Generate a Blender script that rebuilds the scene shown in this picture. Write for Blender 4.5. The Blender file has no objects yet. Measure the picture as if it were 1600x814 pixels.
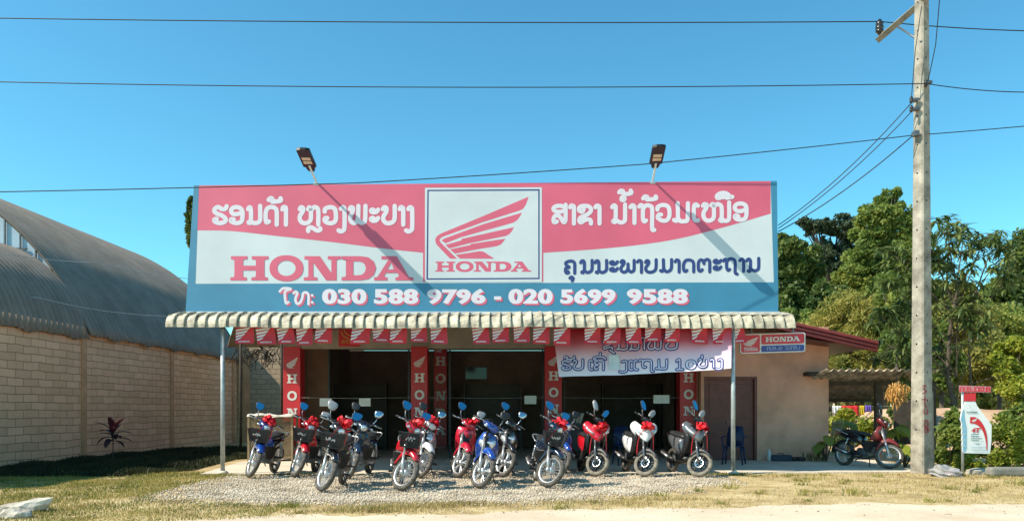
import bpy, bmesh, math, random
import numpy as np
from mathutils import Vector, Matrix
R = math.radians
rnd = random.Random(11)
scene = bpy.context.scene
col = scene.collection

# ------------------------------------------------------------------ camera, sky, sun, exposure
F, H, CX, CY = 1200.0, 1.3, 800.0, 640.0
cam = bpy.data.objects.new("camera", bpy.data.cameras.new("camera"))
col.objects.link(cam)
cam.location = (0, 0, H)
cam.rotation_euler = (R(90), 0, 0)
cam.data.sensor_width = 36
cam.data.lens = 36 * F / 1600
cam.data.shift_y = (CY - 407) / 1600
cam.data.clip_end = 3000
scene.camera = cam

SUN = Vector((-0.65, -0.25, 0.72)).normalized()          # towards the sun
world = bpy.data.worlds.new("World")
scene.world = world
world.use_nodes = True
wn = world.node_tree
wn.nodes.clear()
sky = wn.nodes.new("ShaderNodeTexSky")
sky.sky_type = 'NISHITA'
sky.sun_disc = False
sky.sun_elevation = math.asin(SUN.z)
sky.sun_rotation = math.atan2(SUN.x, SUN.y)
sky.altitude = 300
sky.air_density = 1.0
sky.dust_density = 0.6
sky.ozone_density = 1.2
bg = wn.nodes.new("ShaderNodeBackground")
bg.inputs[1].default_value = 0.14
wo = wn.nodes.new("ShaderNodeOutputWorld")
hs = wn.nodes.new("ShaderNodeHueSaturation")
hs.inputs["Saturation"].default_value = 1.16
tint = wn.nodes.new("ShaderNodeMix")
tint.data_type = 'RGBA'
tint.blend_type = 'MULTIPLY'
tint.inputs[0].default_value = 1.0
tint.inputs[7].default_value = (0.60, 1.17, 1.08, 1)
wn.links.new(sky.outputs[0], hs.inputs["Color"])
wn.links.new(hs.outputs[0], tint.inputs[6])
wn.links.new(tint.outputs[2], bg.inputs[0])
wn.links.new(bg.outputs[0], wo.inputs[0])

sl = bpy.data.lights.new("sun", 'SUN')
sl.energy = 5.0
sl.angle = R(0.5)
sl.color = (1.0, 0.90, 0.74)
so = bpy.data.objects.new("sun", sl)
col.objects.link(so)
so.location = (-20, -10, 30)
so.rotation_euler = (-SUN).to_track_quat('-Z', 'Y').to_euler()
scene.view_settings.view_transform = 'Standard'
scene.view_settings.look = 'None'
scene.view_settings.exposure = 0.5
scene.view_settings.gamma = 1.0
scene.view_settings.use_curve_mapping = False


# ------------------------------------------------------------------ helpers
def P(px, py, Y):
    """point of the place seen at photo pixel px,py at distance Y"""
    return Vector(((px - CX) * Y / F, Y, H - (py - CY) * Y / F))


def G(px, py):
    """point of the flat ground seen at photo pixel"""
    Y = F * H / (py - CY)
    return Vector(((px - CX) * Y / F, Y, 0))


def T(x, y, z):
    return Matrix.Translation((x, y, z))


def RX(a): return Matrix.Rotation(a, 4, 'X')
def RY(a): return Matrix.Rotation(a, 4, 'Y')
def RZ(a): return Matrix.Rotation(a, 4, 'Z')


def spline(pts, n=6, closed=False):
    """Catmull-Rom through the points (2D or 3D)"""
    p = [Vector(q) for q in pts]
    if len(p) < 3:
        return p
    out = []
    m = len(p)
    segs = m if closed else m - 1
    for i in range(segs):
        if closed:
            a, b, c, d = p[(i - 1) % m], p[i], p[(i + 1) % m], p[(i + 2) % m]
        else:
            a = p[i - 1] if i else p[0] * 2 - p[1]
            b, c = p[i], p[i + 1]
            d = p[i + 2] if i + 2 < m else p[-1] * 2 - p[-2]
        for k in range(n):
            t = k / n
            out.append(0.5 * ((2 * b) + (c - a) * t + (2 * a - 5 * b + 4 * c - d) * t * t
                              + (3 * b - a - 3 * c + d) * t ** 3))
    if not closed:
        out.append(p[-1])
    return out


class MB:
    def __init__(self):
        self.v, self.f, self.m, self.s = [], [], [], []

    def add(self, vs, fs, mat=0, smooth=False, M=None):
        o = len(self.v)
        for q in vs:
            q = Vector(q)
            self.v.append(tuple(M @ q) if M is not None else tuple(q))
        for fc in fs:
            self.f.append([i + o for i in fc])
            self.m.append(mat)
            self.s.append(smooth)
        return self

    def box(self, c, s, M=None, mat=0):
        x, y, z = s[0] / 2, s[1] / 2, s[2] / 2
        vs = [(c[0] + a * x, c[1] + b * y, c[2] + d * z) for d in (-1, 1) for b in (-1, 1) for a in (-1, 1)]
        fs = [(0, 2, 3, 1), (4, 5, 7, 6), (0, 1, 5, 4), (2, 6, 7, 3), (0, 4, 6, 2), (1, 3, 7, 5)]
        return self.add(vs, fs, mat, False, M)

    def tube(self, pts, r, n=8, mat=0, M=None, caps=True, flat=1.0):
        p = [Vector(q) for q in pts]
        m = len(p)
        rs = r if isinstance(r, (list, tuple)) else [r] * m
        vs, fs = [], []
        ref = None
        for i in range(m):
            d = (p[min(i + 1, m - 1)] - p[max(i - 1, 0)])
            if d.length < 1e-9:
                d = Vector((0, 0, 1))
            d.normalize()
            if ref is None:
                ref = Vector((0, 0, 1)) if abs(d.z) < 0.9 else Vector((1, 0, 0))
            a = (ref - d * ref.dot(d))
            if a.length < 1e-6:
                a = d.orthogonal()
            a.normalize()
            ref = a
            b = d.cross(a)
            for k in range(n):
                t = 2 * math.pi * k / n
                vs.append(p[i] + (a * math.cos(t) * flat + b * math.sin(t)) * rs[i])
        for i in range(m - 1):
            for k in range(n):
                k2 = (k + 1) % n
                fs.append((i * n + k, i * n + k2, (i + 1) * n + k2, (i + 1) * n + k))
        if caps:
            fs.append(tuple(range(n - 1, -1, -1)))
            fs.append(tuple((m - 1) * n + k for k in range(n)))
        return self.add(vs, fs, mat, n > 5, M)

    def lathe(self, prof, n=24, mat=0, M=None, axis='Z', closed=False):
        vs, fs = [], []
        m = len(prof)
        for (r, h) in prof:
            for k in range(n):
                t = 2 * math.pi * k / n
                c, s = r * math.cos(t), r * math.sin(t)
                vs.append((c, s, h) if axis == 'Z' else ((c, h, s) if axis == 'Y' else (h, c, s)))
        for i in range(m if closed else m - 1):
            j = (i + 1) % m
            for k in range(n):
                k2 = (k + 1) % n
                fs.append((i * n + k, i * n + k2, j * n + k2, j * n + k))
        return self.add(vs, fs, mat, True, M)

    def loft(self, rings, mat=0, M=None, closed=True, caps=True, smooth=True):
        n = len(rings[0])
        vs = [q for r_ in rings for q in r_]
        fs = []
        for i in range(len(rings) - 1):
            for k in range(n if closed else n - 1):
                k2 = (k + 1) % n
                fs.append((i * n + k, i * n + k2, (i + 1) * n + k2, (i + 1) * n + k))
        if caps and closed:
            fs.append(tuple(range(n - 1, -1, -1)))
            fs.append(tuple((len(rings) - 1) * n + k for k in range(n)))
        return self.add(vs, fs, mat, smooth, M)

    def prism(self, poly, z0, z1, mat=0, M=None):
        n = len(poly)
        vs = [(p[0], p[1], z0) for p in poly] + [(p[0], p[1], z1) for p in poly]
        fs = [tuple(range(n - 1, -1, -1)), tuple(range(n, 2 * n))]
        for k in range(n):
            k2 = (k + 1) % n
            fs.append((k, k2, n + k2, n + k))
        return self.add(vs, fs, mat, False, M)

    def ell(self, c, rad, mat=0, M=None, n=14, m=8):
        rings = []
        for i in range(1, m):
            a = math.pi * i / m
            rings.append([(c[0] + rad[0] * math.sin(a) * math.cos(2 * math.pi * k / n),
                           c[1] + rad[1] * math.sin(a) * math.sin(2 * math.pi * k / n),
                           c[2] - rad[2] * math.cos(a)) for k in range(n)])
        return self.loft(rings, mat, M)

    def join(self, other, off):
        o = len(self.v)
        self.v += other.v
        self.f += [[i + o for i in fc] for fc in other.f]
        self.m += [m + off for m in other.m]
        self.s += other.s
        return self

    def build(self, name, mats, parent=None, M=None, solid=0, bevel=0, sub=0, solid_off=0):
        me = bpy.data.meshes.new(name)
        me.from_pydata(self.v, [], self.f)
        if not isinstance(mats, (list, tuple)):
            mats = [mats]
        for mt in mats:
            me.materials.append(mt)
        me.polygons.foreach_set('material_index', self.m)
        me.polygons.foreach_set('use_smooth', self.s)
        me.update()
        o = bpy.data.objects.new(name, me)
        col.objects.link(o)
        if parent is not None:
            o.parent = parent
        if M is not None:
            o.matrix_basis = M
        if solid:
            q = o.modifiers.new('solid', 'SOLIDIFY')
            q.thickness = solid
            q.offset = solid_off
        if sub:
            q = o.modifiers.new('sub', 'SUBSURF')
            q.levels = q.render_levels = sub
        if bevel:
            q = o.modifiers.new('bevel', 'BEVEL')
            q.width = bevel
            q.segments = 2
            q.limit_method = 'ANGLE'
        return o


def npmesh(name, V, Fc, mats, parent=None, smooth=False, midx=None):
    """V (n,3), Fc (m,k) arrays -> one mesh object"""
    me = bpy.data.meshes.new(name)
    V = np.asarray(V, dtype=np.float32)
    Fc = np.asarray(Fc, dtype=np.int32)
    m, k = Fc.shape
    me.vertices.add(len(V))
    me.vertices.foreach_set('co', V.ravel())
    me.loops.add(m * k)
    me.loops.foreach_set('vertex_index', Fc.ravel())
    me.polygons.add(m)
    me.polygons.foreach_set('loop_start', np.arange(m, dtype=np.int32) * k)
    me.polygons.foreach_set('loop_total', np.full(m, k, dtype=np.int32))
    if smooth:
        me.polygons.foreach_set('use_smooth', np.ones(m, dtype=bool))
    if not isinstance(mats, (list, tuple)):
        mats = [mats]
    for mt in mats:
        me.materials.append(mt)
    if midx is not None:
        me.polygons.foreach_set('material_index', np.asarray(midx, dtype=np.int32))
    me.update(calc_edges=True)
    me.validate()
    o = bpy.data.objects.new(name, me)
    col.objects.link(o)
    if parent is not None:
        o.parent = parent
    return o


def tag(o, label=None, cat=None, group=None, kind=None):
    if label: o["label"] = label
    if cat: o["category"] = cat
    if group: o["group"] = group
    if kind: o["kind"] = kind
    return o


def empty(name, loc=(0, 0, 0), rot=(0, 0, 0), label=None, cat=None, group=None):
    o = bpy.data.objects.new(name, None)
    col.objects.link(o)
    o.empty_display_size = 0.1
    o.location = loc
    o.rotation_euler = rot
    return tag(o, label, cat, group)


# ------------------------------------------------------------------ materials
def nodes(name):
    m = bpy.data.materials.new(name)
    m.use_nodes = True
    nt = m.node_tree
    return m, nt, nt.nodes["Principled BSDF"]


def pmat(name, c, rough=0.6, metal=0.0, var=0.12, scale=6.0, bump=0.0, bscale=None, coat=0.0, spec=0.5,
         c2=None, emit=None, alpha=1.0, detail=6.0):
    m, nt, b = nodes(name)
    tc = nt.nodes.new("ShaderNodeTexCoord")
    nz = nt.nodes.new("ShaderNodeTexNoise")
    nz.inputs["Scale"].default_value = scale
    nz.inputs["Detail"].default_value = detail
    nz.inputs["Roughness"].default_value = 0.62
    nt.links.new(tc.outputs["Object"], nz.inputs["Vector"])
    rp = nt.nodes.new("ShaderNodeValToRGB")
    lo = [x * (1 - var) for x in c]
    hi = [min(1, x * (1 + var)) for x in (c2 or c)]
    rp.color_ramp.elements[0].position = 0.34
    rp.color_ramp.elements[1].position = 0.66
    rp.color_ramp.elements[0].color = (*lo, 1)
    rp.color_ramp.elements[1].color = (*hi, 1)
    nt.links.new(nz.outputs[0], rp.inputs[0])
    nt.links.new(rp.outputs[0], b.inputs["Base Color"])
    b.inputs["Roughness"].default_value = rough
    b.inputs["Metallic"].default_value = metal
    b.inputs["Specular IOR Level"].default_value = spec
    b.inputs["Coat Weight"].default_value = coat
    b.inputs["Coat Roughness"].default_value = 0.05
    b.inputs["Alpha"].default_value = alpha
    if emit:
        b.inputs["Emission Color"].default_value = (*emit[:3], 1)
        b.inputs["Emission Strength"].default_value = emit[3]
    if bump:
        bz = nz
        if bscale:
            bz = nt.nodes.new("ShaderNodeTexNoise")
            bz.inputs["Scale"].default_value = bscale
            bz.inputs["Detail"].default_value = 8
            nt.links.new(tc.outputs["Object"], bz.inputs["Vector"])
        bp = nt.nodes.new("ShaderNodeBump")
        bp.inputs["Strength"].default_value = bump
        bp.inputs["Distance"].default_value = 0.02
        nt.links.new(bz.outputs[0], bp.inputs["Height"])
        nt.links.new(bp.outputs[0], b.inputs["Normal"])
    return m


def leafmat(name, cols, trans=0.35, rough=0.55, patch=0.5):
    """foliage: every leaf its own tone, in paler and darker patches of growth"""
    m, nt, b = nodes(name)
    ge = nt.nodes.new("ShaderNodeNewGeometry")
    nz = nt.nodes.new("ShaderNodeTexNoise")
    nz.inputs["Scale"].default_value = patch
    nz.inputs["Detail"].default_value = 3
    nt.links.new(ge.outputs["Position"], nz.inputs["Vector"])
    mx = nt.nodes.new("ShaderNodeMath")
    mx.operation = 'ADD'
    m1 = nt.nodes.new("ShaderNodeMath")
    m1.operation = 'MULTIPLY'
    m1.inputs[1].default_value = 0.55
    nt.links.new(ge.outputs["Random Per Island"], m1.inputs[0])
    m2 = nt.nodes.new("ShaderNodeMath")
    m2.operation = 'MULTIPLY_ADD'
    m2.inputs[1].default_value = 1.7
    m2.inputs[2].default_value = -0.62
    nt.links.new(nz.outputs[0], m2.inputs[0])
    nt.links.new(m1.outputs[0], mx.inputs[0])
    nt.links.new(m2.outputs[0], mx.inputs[1])
    rp = nt.nodes.new("ShaderNodeValToRGB")
    el = rp.color_ramp.elements
    el[0].color = (*cols[0], 1)
    el[1].color = (*cols[-1], 1)
    for i, c in enumerate(cols[1:-1]):
        e = el.new((i + 1) / (len(cols) - 1))
        e.color = (*c, 1)
    nt.links.new(mx.outputs[0], rp.inputs[0])
    nt.links.new(rp.outputs[0], b.inputs["Base Color"])
    b.inputs["Roughness"].default_value = rough
    b.inputs["Specular IOR Level"].default_value = 0.35
    tr = nt.nodes.new("ShaderNodeBsdfTranslucent")
    nt.links.new(rp.outputs[0], tr.inputs[0])
    ms = nt.nodes.new("ShaderNodeMixShader")
    ms.inputs[0].default_value = trans
    out = nt.nodes["Material Output"]
    nt.links.new(b.outputs[0], ms.inputs[1])
    nt.links.new(tr.outputs[0], ms.inputs[2])
    nt.links.new(ms.outputs[0], out.inputs[0])
    return m


def groundmat(name, cols, sc, bump=0.5, fine=60.0, rough=0.95, dots=0.0):
    m, nt, b = nodes(name)
    tc = nt.nodes.new("ShaderNodeTexCoord")
    n1 = nt.nodes.new("ShaderNodeTexNoise")
    n1.inputs["Scale"].default_value = sc
    n1.inputs["Detail"].default_value = 9
    n1.inputs["Roughness"].default_value = 0.7
    n2 = nt.nodes.new("ShaderNodeTexNoise")
    n2.inputs["Scale"].default_value = fine
    n2.inputs["Detail"].default_value = 5
    for n in (n1, n2):
        nt.links.new(tc.outputs["Object"], n.inputs["Vector"])
    ad = nt.nodes.new("ShaderNodeMath")
    ad.operation = 'MULTIPLY_ADD'
    ad.inputs[1].default_value = 0.45
    nt.links.new(n2.outputs[0], ad.inputs[0])
    nt.links.new(n1.outputs[0], ad.inputs[2])
    sb = nt.nodes.new("ShaderNodeMapRange")
    sb.inputs[1].default_value = 0.5
    sb.inputs[2].default_value = 0.95
    nt.links.new(ad.outputs[0], sb.inputs[0])
    rp = nt.nodes.new("ShaderNodeValToRGB")
    el = rp.color_ramp.elements
    el[0].color = (*cols[0], 1)
    el[1].color = (*cols[-1], 1)
    for i, c in enumerate(cols[1:-1]):
        e = el.new((i + 1) / (len(cols) - 1))
        e.color = (*c, 1)
    nt.links.new(sb.outputs[0], rp.inputs[0])
    nt.links.new(rp.outputs[0], b.inputs["Base Color"])
    b.inputs["Roughness"].default_value = rough
    b.inputs["Specular IOR Level"].default_value = 0.15
    bp = nt.nodes.new("ShaderNodeBump")
    bp.inputs["Strength"].default_value = bump
    bp.inputs["Distance"].default_value = 0.03
    nt.links.new(ad.outputs[0], bp.inputs["Height"])
    nt.links.new(bp.outputs[0], b.inputs["Normal"])
    return m


def blockmat(name, c1, c2, mortar, bw=0.40, bh=0.2, dirt=(0.10, 0.07, 0.05)):
    """concrete-block masonry on the object's local x (along) and z (up)"""
    m, nt, b = nodes(name)
    tc = nt.nodes.new("ShaderNodeTexCoord")
    sp = nt.nodes.new("ShaderNodeSeparateXYZ")
    cb = nt.nodes.new("ShaderNodeCombineXYZ")
    nt.links.new(tc.outputs["Object"], sp.inputs[0])
    wob = nt.nodes.new("ShaderNodeTexNoise")
    wob.inputs["Scale"].default_value = 1.3
    nt.links.new(tc.outputs["Object"], wob.inputs["Vector"])
    wz = nt.nodes.new("ShaderNodeMath")
    wz.operation = 'MULTIPLY_ADD'
    wz.inputs[1].default_value = 0.09
    nt.links.new(wob.outputs[0], wz.inputs[0])
    nt.links.new(sp.outputs[2], wz.inputs[2])
    nt.links.new(sp.outputs[0], cb.inputs[0])
    nt.links.new(wz.outputs[0], cb.inputs[1])
    br = nt.nodes.new("ShaderNodeTexBrick")
    br.inputs["Color1"].default_value = (*c1, 1)
    br.inputs["Color2"].default_value = (*c2, 1)
    br.inputs["Mortar"].default_value = (*mortar, 1)
    br.inputs["Scale"].default_value = 1
    br.inputs["Mortar Size"].default_value = 0.009
    br.inputs["Mortar Smooth"].default_value = 0.25
    br.inputs["Bias"].default_value = 0.1
    br.inputs["Brick Width"].default_value = bw
    br.inputs["Row Height"].default_value = bh
    nt.links.new(cb.outputs[0], br.inputs["Vector"])
    nz = nt.nodes.new("ShaderNodeTexNoise")
    nz.inputs["Scale"].default_value = 2.2
    nz.inputs["Detail"].default_value = 9
    nz.inputs["Roughness"].default_value = 0.7
    nt.links.new(tc.outputs["Object"], nz.inputs["Vector"])
    mr = nt.nodes.new("ShaderNodeMapRange")
    mr.inputs[1].default_value = 0.45
    mr.inputs[2].default_value = 0.75
    mr.inputs[4].default_value = 0.4
    nt.links.new(nz.outputs[0], mr.inputs[0])
    mx = nt.nodes.new("ShaderNodeMix")
    mx.data_type = 'RGBA'
    nt.links.new(mr.outputs[0], mx.inputs[0])
    nt.links.new(br.outputs[0], mx.inputs[6])
    mx.inputs[7].default_value = (*dirt, 1)
    nt.links.new(mx.outputs[2], b.inputs["Base Color"])
    b.inputs["Roughness"].default_value = 0.92
    b.inputs["Specular IOR Level"].default_value = 0.15
    bp = nt.nodes.new("ShaderNodeBump")
    bp.inputs["Strength"].default_value = 0.7
    bp.inputs["Distance"].default_value = 0.02
    iv = nt.nodes.new("ShaderNodeMath")
    iv.operation = 'MULTIPLY_ADD'
    iv.inputs[1].default_value = -1
    nt.links.new(br.outputs["Fac"], iv.inputs[0])
    nt.links.new(nz.outputs[0], iv.inputs[2])
    nt.links.new(iv.outputs[0], bp.inputs["Height"])
    nt.links.new(bp.outputs[0], b.inputs["Normal"])
    return m


MT = {}
MT['chrome'] = pmat('chrome', (0.62, 0.62, 0.64), 0.18, 1.0, 0.05)
MT['alloy'] = pmat('alloy', (0.55, 0.55, 0.56), 0.38, 0.75, 0.1, 20)
MT['steel'] = pmat('steel_grey', (0.16, 0.17, 0.18), 0.45, 0.6, 0.25, 14)
MT['galv'] = pmat('galvanised', (0.42, 0.45, 0.46), 0.5, 0.35, 0.22, 7)
MT['blackplas'] = pmat('black_plastic', (0.018, 0.018, 0.02), 0.42, 0, 0.3, 9)
MT['seat'] = pmat('seat_vinyl', (0.03, 0.032, 0.034), 0.4, 0, 0.25, 15, bump=0.1)
MT['rubber'] = pmat('tyre_rubber', (0.035, 0.032, 0.029), 0.8, 0, 0.3, 14, c2=(0.085, 0.075, 0.062))
MT['rubber_dusty'] = pmat('tyre_rubber_dusty', (0.13, 0.115, 0.09), 0.85, 0, 0.25, 14, c2=(0.22, 0.195, 0.15))
MT['lens'] = pmat('lamp_lens', (0.75, 0.80, 0.84), 0.12, 0.6, 0.1, 30, coat=1)
MT['amber'] = pmat('amber_lens', (0.65, 0.22, 0.02), 0.15, 0, 0.1, 30, coat=1)
MT['redlens'] = pmat('red_lens', (0.45, 0.01, 0.01), 0.15, 0, 0.1, 30, coat=1)
MT['mirror'] = pmat('mirror_glass', (0.12, 0.36, 0.50), 0.12, 1.0, 0.03)
MT['mirrorgrey'] = pmat('mirror_shell_grey', (0.3, 0.3, 0.31), 0.3, 0.2, 0.1)
MT['bow'] = pmat('ribbon_red', (0.72, 0.012, 0.022), 0.32, 0, 0.15, 30, spec=0.6)
MT['red'] = pmat('paint_red', (0.5, 0.008, 0.02), 0.22, 0, 0.08, 5, coat=1)
MT['crimson'] = pmat('paint_crimson', (0.58, 0.01, 0.035), 0.22, 0, 0.08, 5, coat=1)
MT['blue'] = pmat('paint_blue', (0.006, 0.055, 0.30), 0.25, 0, 0.08, 5, coat=1)
MT['navy'] = pmat('paint_navy', (0.008, 0.02, 0.045), 0.2, 0, 0.15, 5, coat=1)
MT['black'] = pmat('paint_black', (0.009, 0.009, 0.011), 0.2, 0, 0.15, 5, coat=1)
MT['silver'] = pmat('paint_silver', (0.38, 0.41, 0.44), 0.3, 0.5, 0.08, 5, coat=1)
MT['white'] = pmat('paint_white', (0.78, 0.78, 0.78), 0.25, 0, 0.04, 5, coat=1)
MT['grey'] = pmat('paint_grey', (0.12, 0.125, 0.135), 0.25, 0.2, 0.1, 5, coat=1)
MT['shadered'] = pmat('paint_red_shade_darkened', (0.16, 0.012, 0.014), 0.45, 0, 0.2, 6, coat=0.2)  # darker copy of the red paint, shade put into its colour
MT['paper'] = pmat('paper', (0.72, 0.72, 0.7), 0.8, 0, 0.06)
MT['bottlewhite'] = pmat('print_white', (0.72, 0.75, 0.76), 0.5, 0, 0.05, 3)

# ------------------------------------------------------------------ setting: ground, road, gravel, slab
M_soil = groundmat('dry_grass_soil', [(0.17, 0.12, 0.06), (0.38, 0.275, 0.13), (0.53, 0.41, 0.22), (0.62, 0.51, 0.33)], 1.6)
M_sand = groundmat('sandy_verge', [(0.48, 0.37, 0.25), (0.61, 0.50, 0.37), (0.68, 0.575, 0.45)], 0.6, 0.25, 90)
M_grav = groundmat('gravel_bed', [(0.40, 0.33, 0.235), (0.56, 0.47, 0.355), (0.66, 0.57, 0.44)], 3.0, 0.9, 70)
M_conc = groundmat('concrete_floor', [(0.50, 0.43, 0.34), (0.62, 0.545, 0.44), (0.70, 0.62, 0.50)], 0.7, 0.15, 50)
M_dirt = groundmat('bare_pink_earth', [(0.36, 0.22, 0.14), (0.5, 0.33, 0.22), (0.58, 0.42, 0.3)], 0.8, 0.6, 20)

tag(MB().add([(-900, -300, 0), (900, -300, 0), (900, 1500, 0), (-900, 1500, 0)], [(0, 1, 2, 3)]).build('ground', M_soil), kind='structure')


def sheet(name, pts, z, m, jit=0.0, step=0.25):
    q = []
    for i in range(len(pts)):
        a, b = Vector(pts[i]), Vector(pts[(i + 1) % len(pts)])
        n = max(1, int((b - a).length / step)) if jit else 1
        n = min(n, 160)
        for k in range(n):
            p = a.lerp(b, k / n)
            q.append((p.x + rnd.uniform(-jit, jit), p.y + rnd.uniform(-jit, jit), z))
    return MB().add(q, [tuple(range(len(q)))]).build(name, m)


g1, g2, g3, g4 = G(240, 814), G(420, 808), G(800, 799), G(1280, 789)
road_edge = [(-60, 7.6), (-10, 8.0), (-5.5, 8.75), (g1.x, g1.y), (g2.x, g2.y), (g3.x, g3.y), (g4.x, g4.y), (8, 10.7), (14, 11.0), (60, 11.5)]
q = []
for i in range(len(road_edge) - 1):
    a, b = Vector(road_edge[i]), Vector(road_edge[i + 1])
    for k in range(30):
        p = a.lerp(b, k / 30)
        q.append((p.x, p.y + rnd.uniform(-0.09, 0.09) + 0.12 * math.sin(p.x * 1.7) + 0.08 * math.sin(p.x * 4.1), 0.004))
q += [(60, 11.5, 0.004), (60, -40, 0.004), (-60, -40, 0.004)]
tag(MB().add(q, [tuple(range(len(q)))]).build('road', M_sand), kind='structure')

gp = [(225, 778), (300, 756), (365, 744), (500, 742), (800, 741), (1000, 741), (1135, 744), (1150, 752), (1085, 764), (960, 778), (840, 787), (600, 791), (400, 789)]
gravel_poly = [(G(*p).x, G(*p).y) for p in gp]
gcx = sum(p[0] for p in gravel_poly) / len(gravel_poly)
gcy = sum(p[1] for p in gravel_poly) / len(gravel_poly)
inner = [(gcx + (p[0] - gcx) * 0.9, gcy + (p[1] - gcy) * 0.84) for p in gravel_poly]
tag(sheet('gravel_ground', inner, 0.008, M_grav, 0.2), kind='structure')
sp_ = [(312, 741.5), (600, 741), (1000, 740.5), (1452, 738)]
slab = [(G(*p).x, G(*p).y) for p in sp_] + [(9.3, 19.2), (8.2, 27.5), (-5.95, 27.5), (-5.95, 21.5), (G(378, 722).x, 19.0)]
mb = MB().prism(slab, -0.05, 0.022)
tag(mb.build('shop_floor', M_conc), kind='structure')


# ------------------------------------------------------------------ flat lettering, drawn on a plane in the place
class Face:
    """a flat printed face: photo pixels of the face -> points on its plane (o, n)"""
    def __init__(self, o, n):
        self.o, self.n = Vector(o), Vector(n).normalized()

    def at(self, px, py, d=0.0):
        ray = Vector(((px - CX) / F, 1, -(py - CY) / F))
        c = Vector((0, 0, H))
        t = ((self.o - c).dot(self.n)) / ray.dot(self.n)
        return c + ray * t + self.n * d


class Print:
    """collects coloured shapes lying on a face; f maps (u, v, depth) to a point"""
    def __init__(self, f, d0=0.004, step=0.0006):
        self.f, self.d, self.step = f, d0, step
        self.mb = MB()

    def poly(self, pts, mat=0, d=None):
        if d is None:
            self.d += self.step
            d = self.d
        self.mb.add([self.f(p[0], p[1], d) for p in pts], [tuple(range(len(pts)))], mat)

    def ring(self, outer, inner, mat=0):
        self.d += self.step
        n = len(outer)
        vs = [self.f(p[0], p[1], self.d) for p in outer] + [self.f(p[0], p[1], self.d) for p in inner]
        self.mb.add(vs, [(k, (k + 1) % n, n + (k + 1) % n, n + k) for k in range(n)], mat)

    def ribbon(self, pts, w, mat=0, n=5, dfix=None):
        p = spline([Vector((a[0], a[1])) for a in pts], n)
        if dfix is None:
            self.d += self.step
            d = self.d
        else:
            d = dfix
        m = len(p)
        vs = []
        for i in range(m):
            t = p[min(i + 1, m - 1)] - p[max(i - 1, 0)]
            t = t.normalized() if t.length > 1e-9 else Vector((1, 0))
            nn = Vector((-t.y, t.x)) * w / 2
            dd = d + self.step * 0.8 * i / m
            vs.append(self.f(p[i].x + nn.x, p[i].y + nn.y, dd))
            vs.append(self.f(p[i].x - nn.x, p[i].y - nn.y, dd))
        self.mb.add(vs, [(2 * i, 2 * i + 1, 2 * i + 3, 2 * i + 2) for i in range(m - 1)], mat)
        for e, off in ((p[0], 0.9), (p[-1], 1.0)):
            self.disc(e.x, e.y, w / 2, mat, d + self.step * off)

    def disc(self, x, y, r, mat=0, d=None, n=12):
        self.poly([(x + r * math.cos(2 * math.pi * k / n), y + r * math.sin(2 * math.pi * k / n)) for k in range(n)], mat, d)


def ellipse(cx, cy, rx, ry, n=36, p=2.0):
    out = []
    for k in range(n):
        t = 2 * math.pi * k / n
        c, s = math.cos(t), math.sin(t)
        out.append((cx + rx * math.copysign(abs(c) ** (2 / p), c), cy + ry * math.copysign(abs(s) ** (2 / p), s)))
    return out


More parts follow.
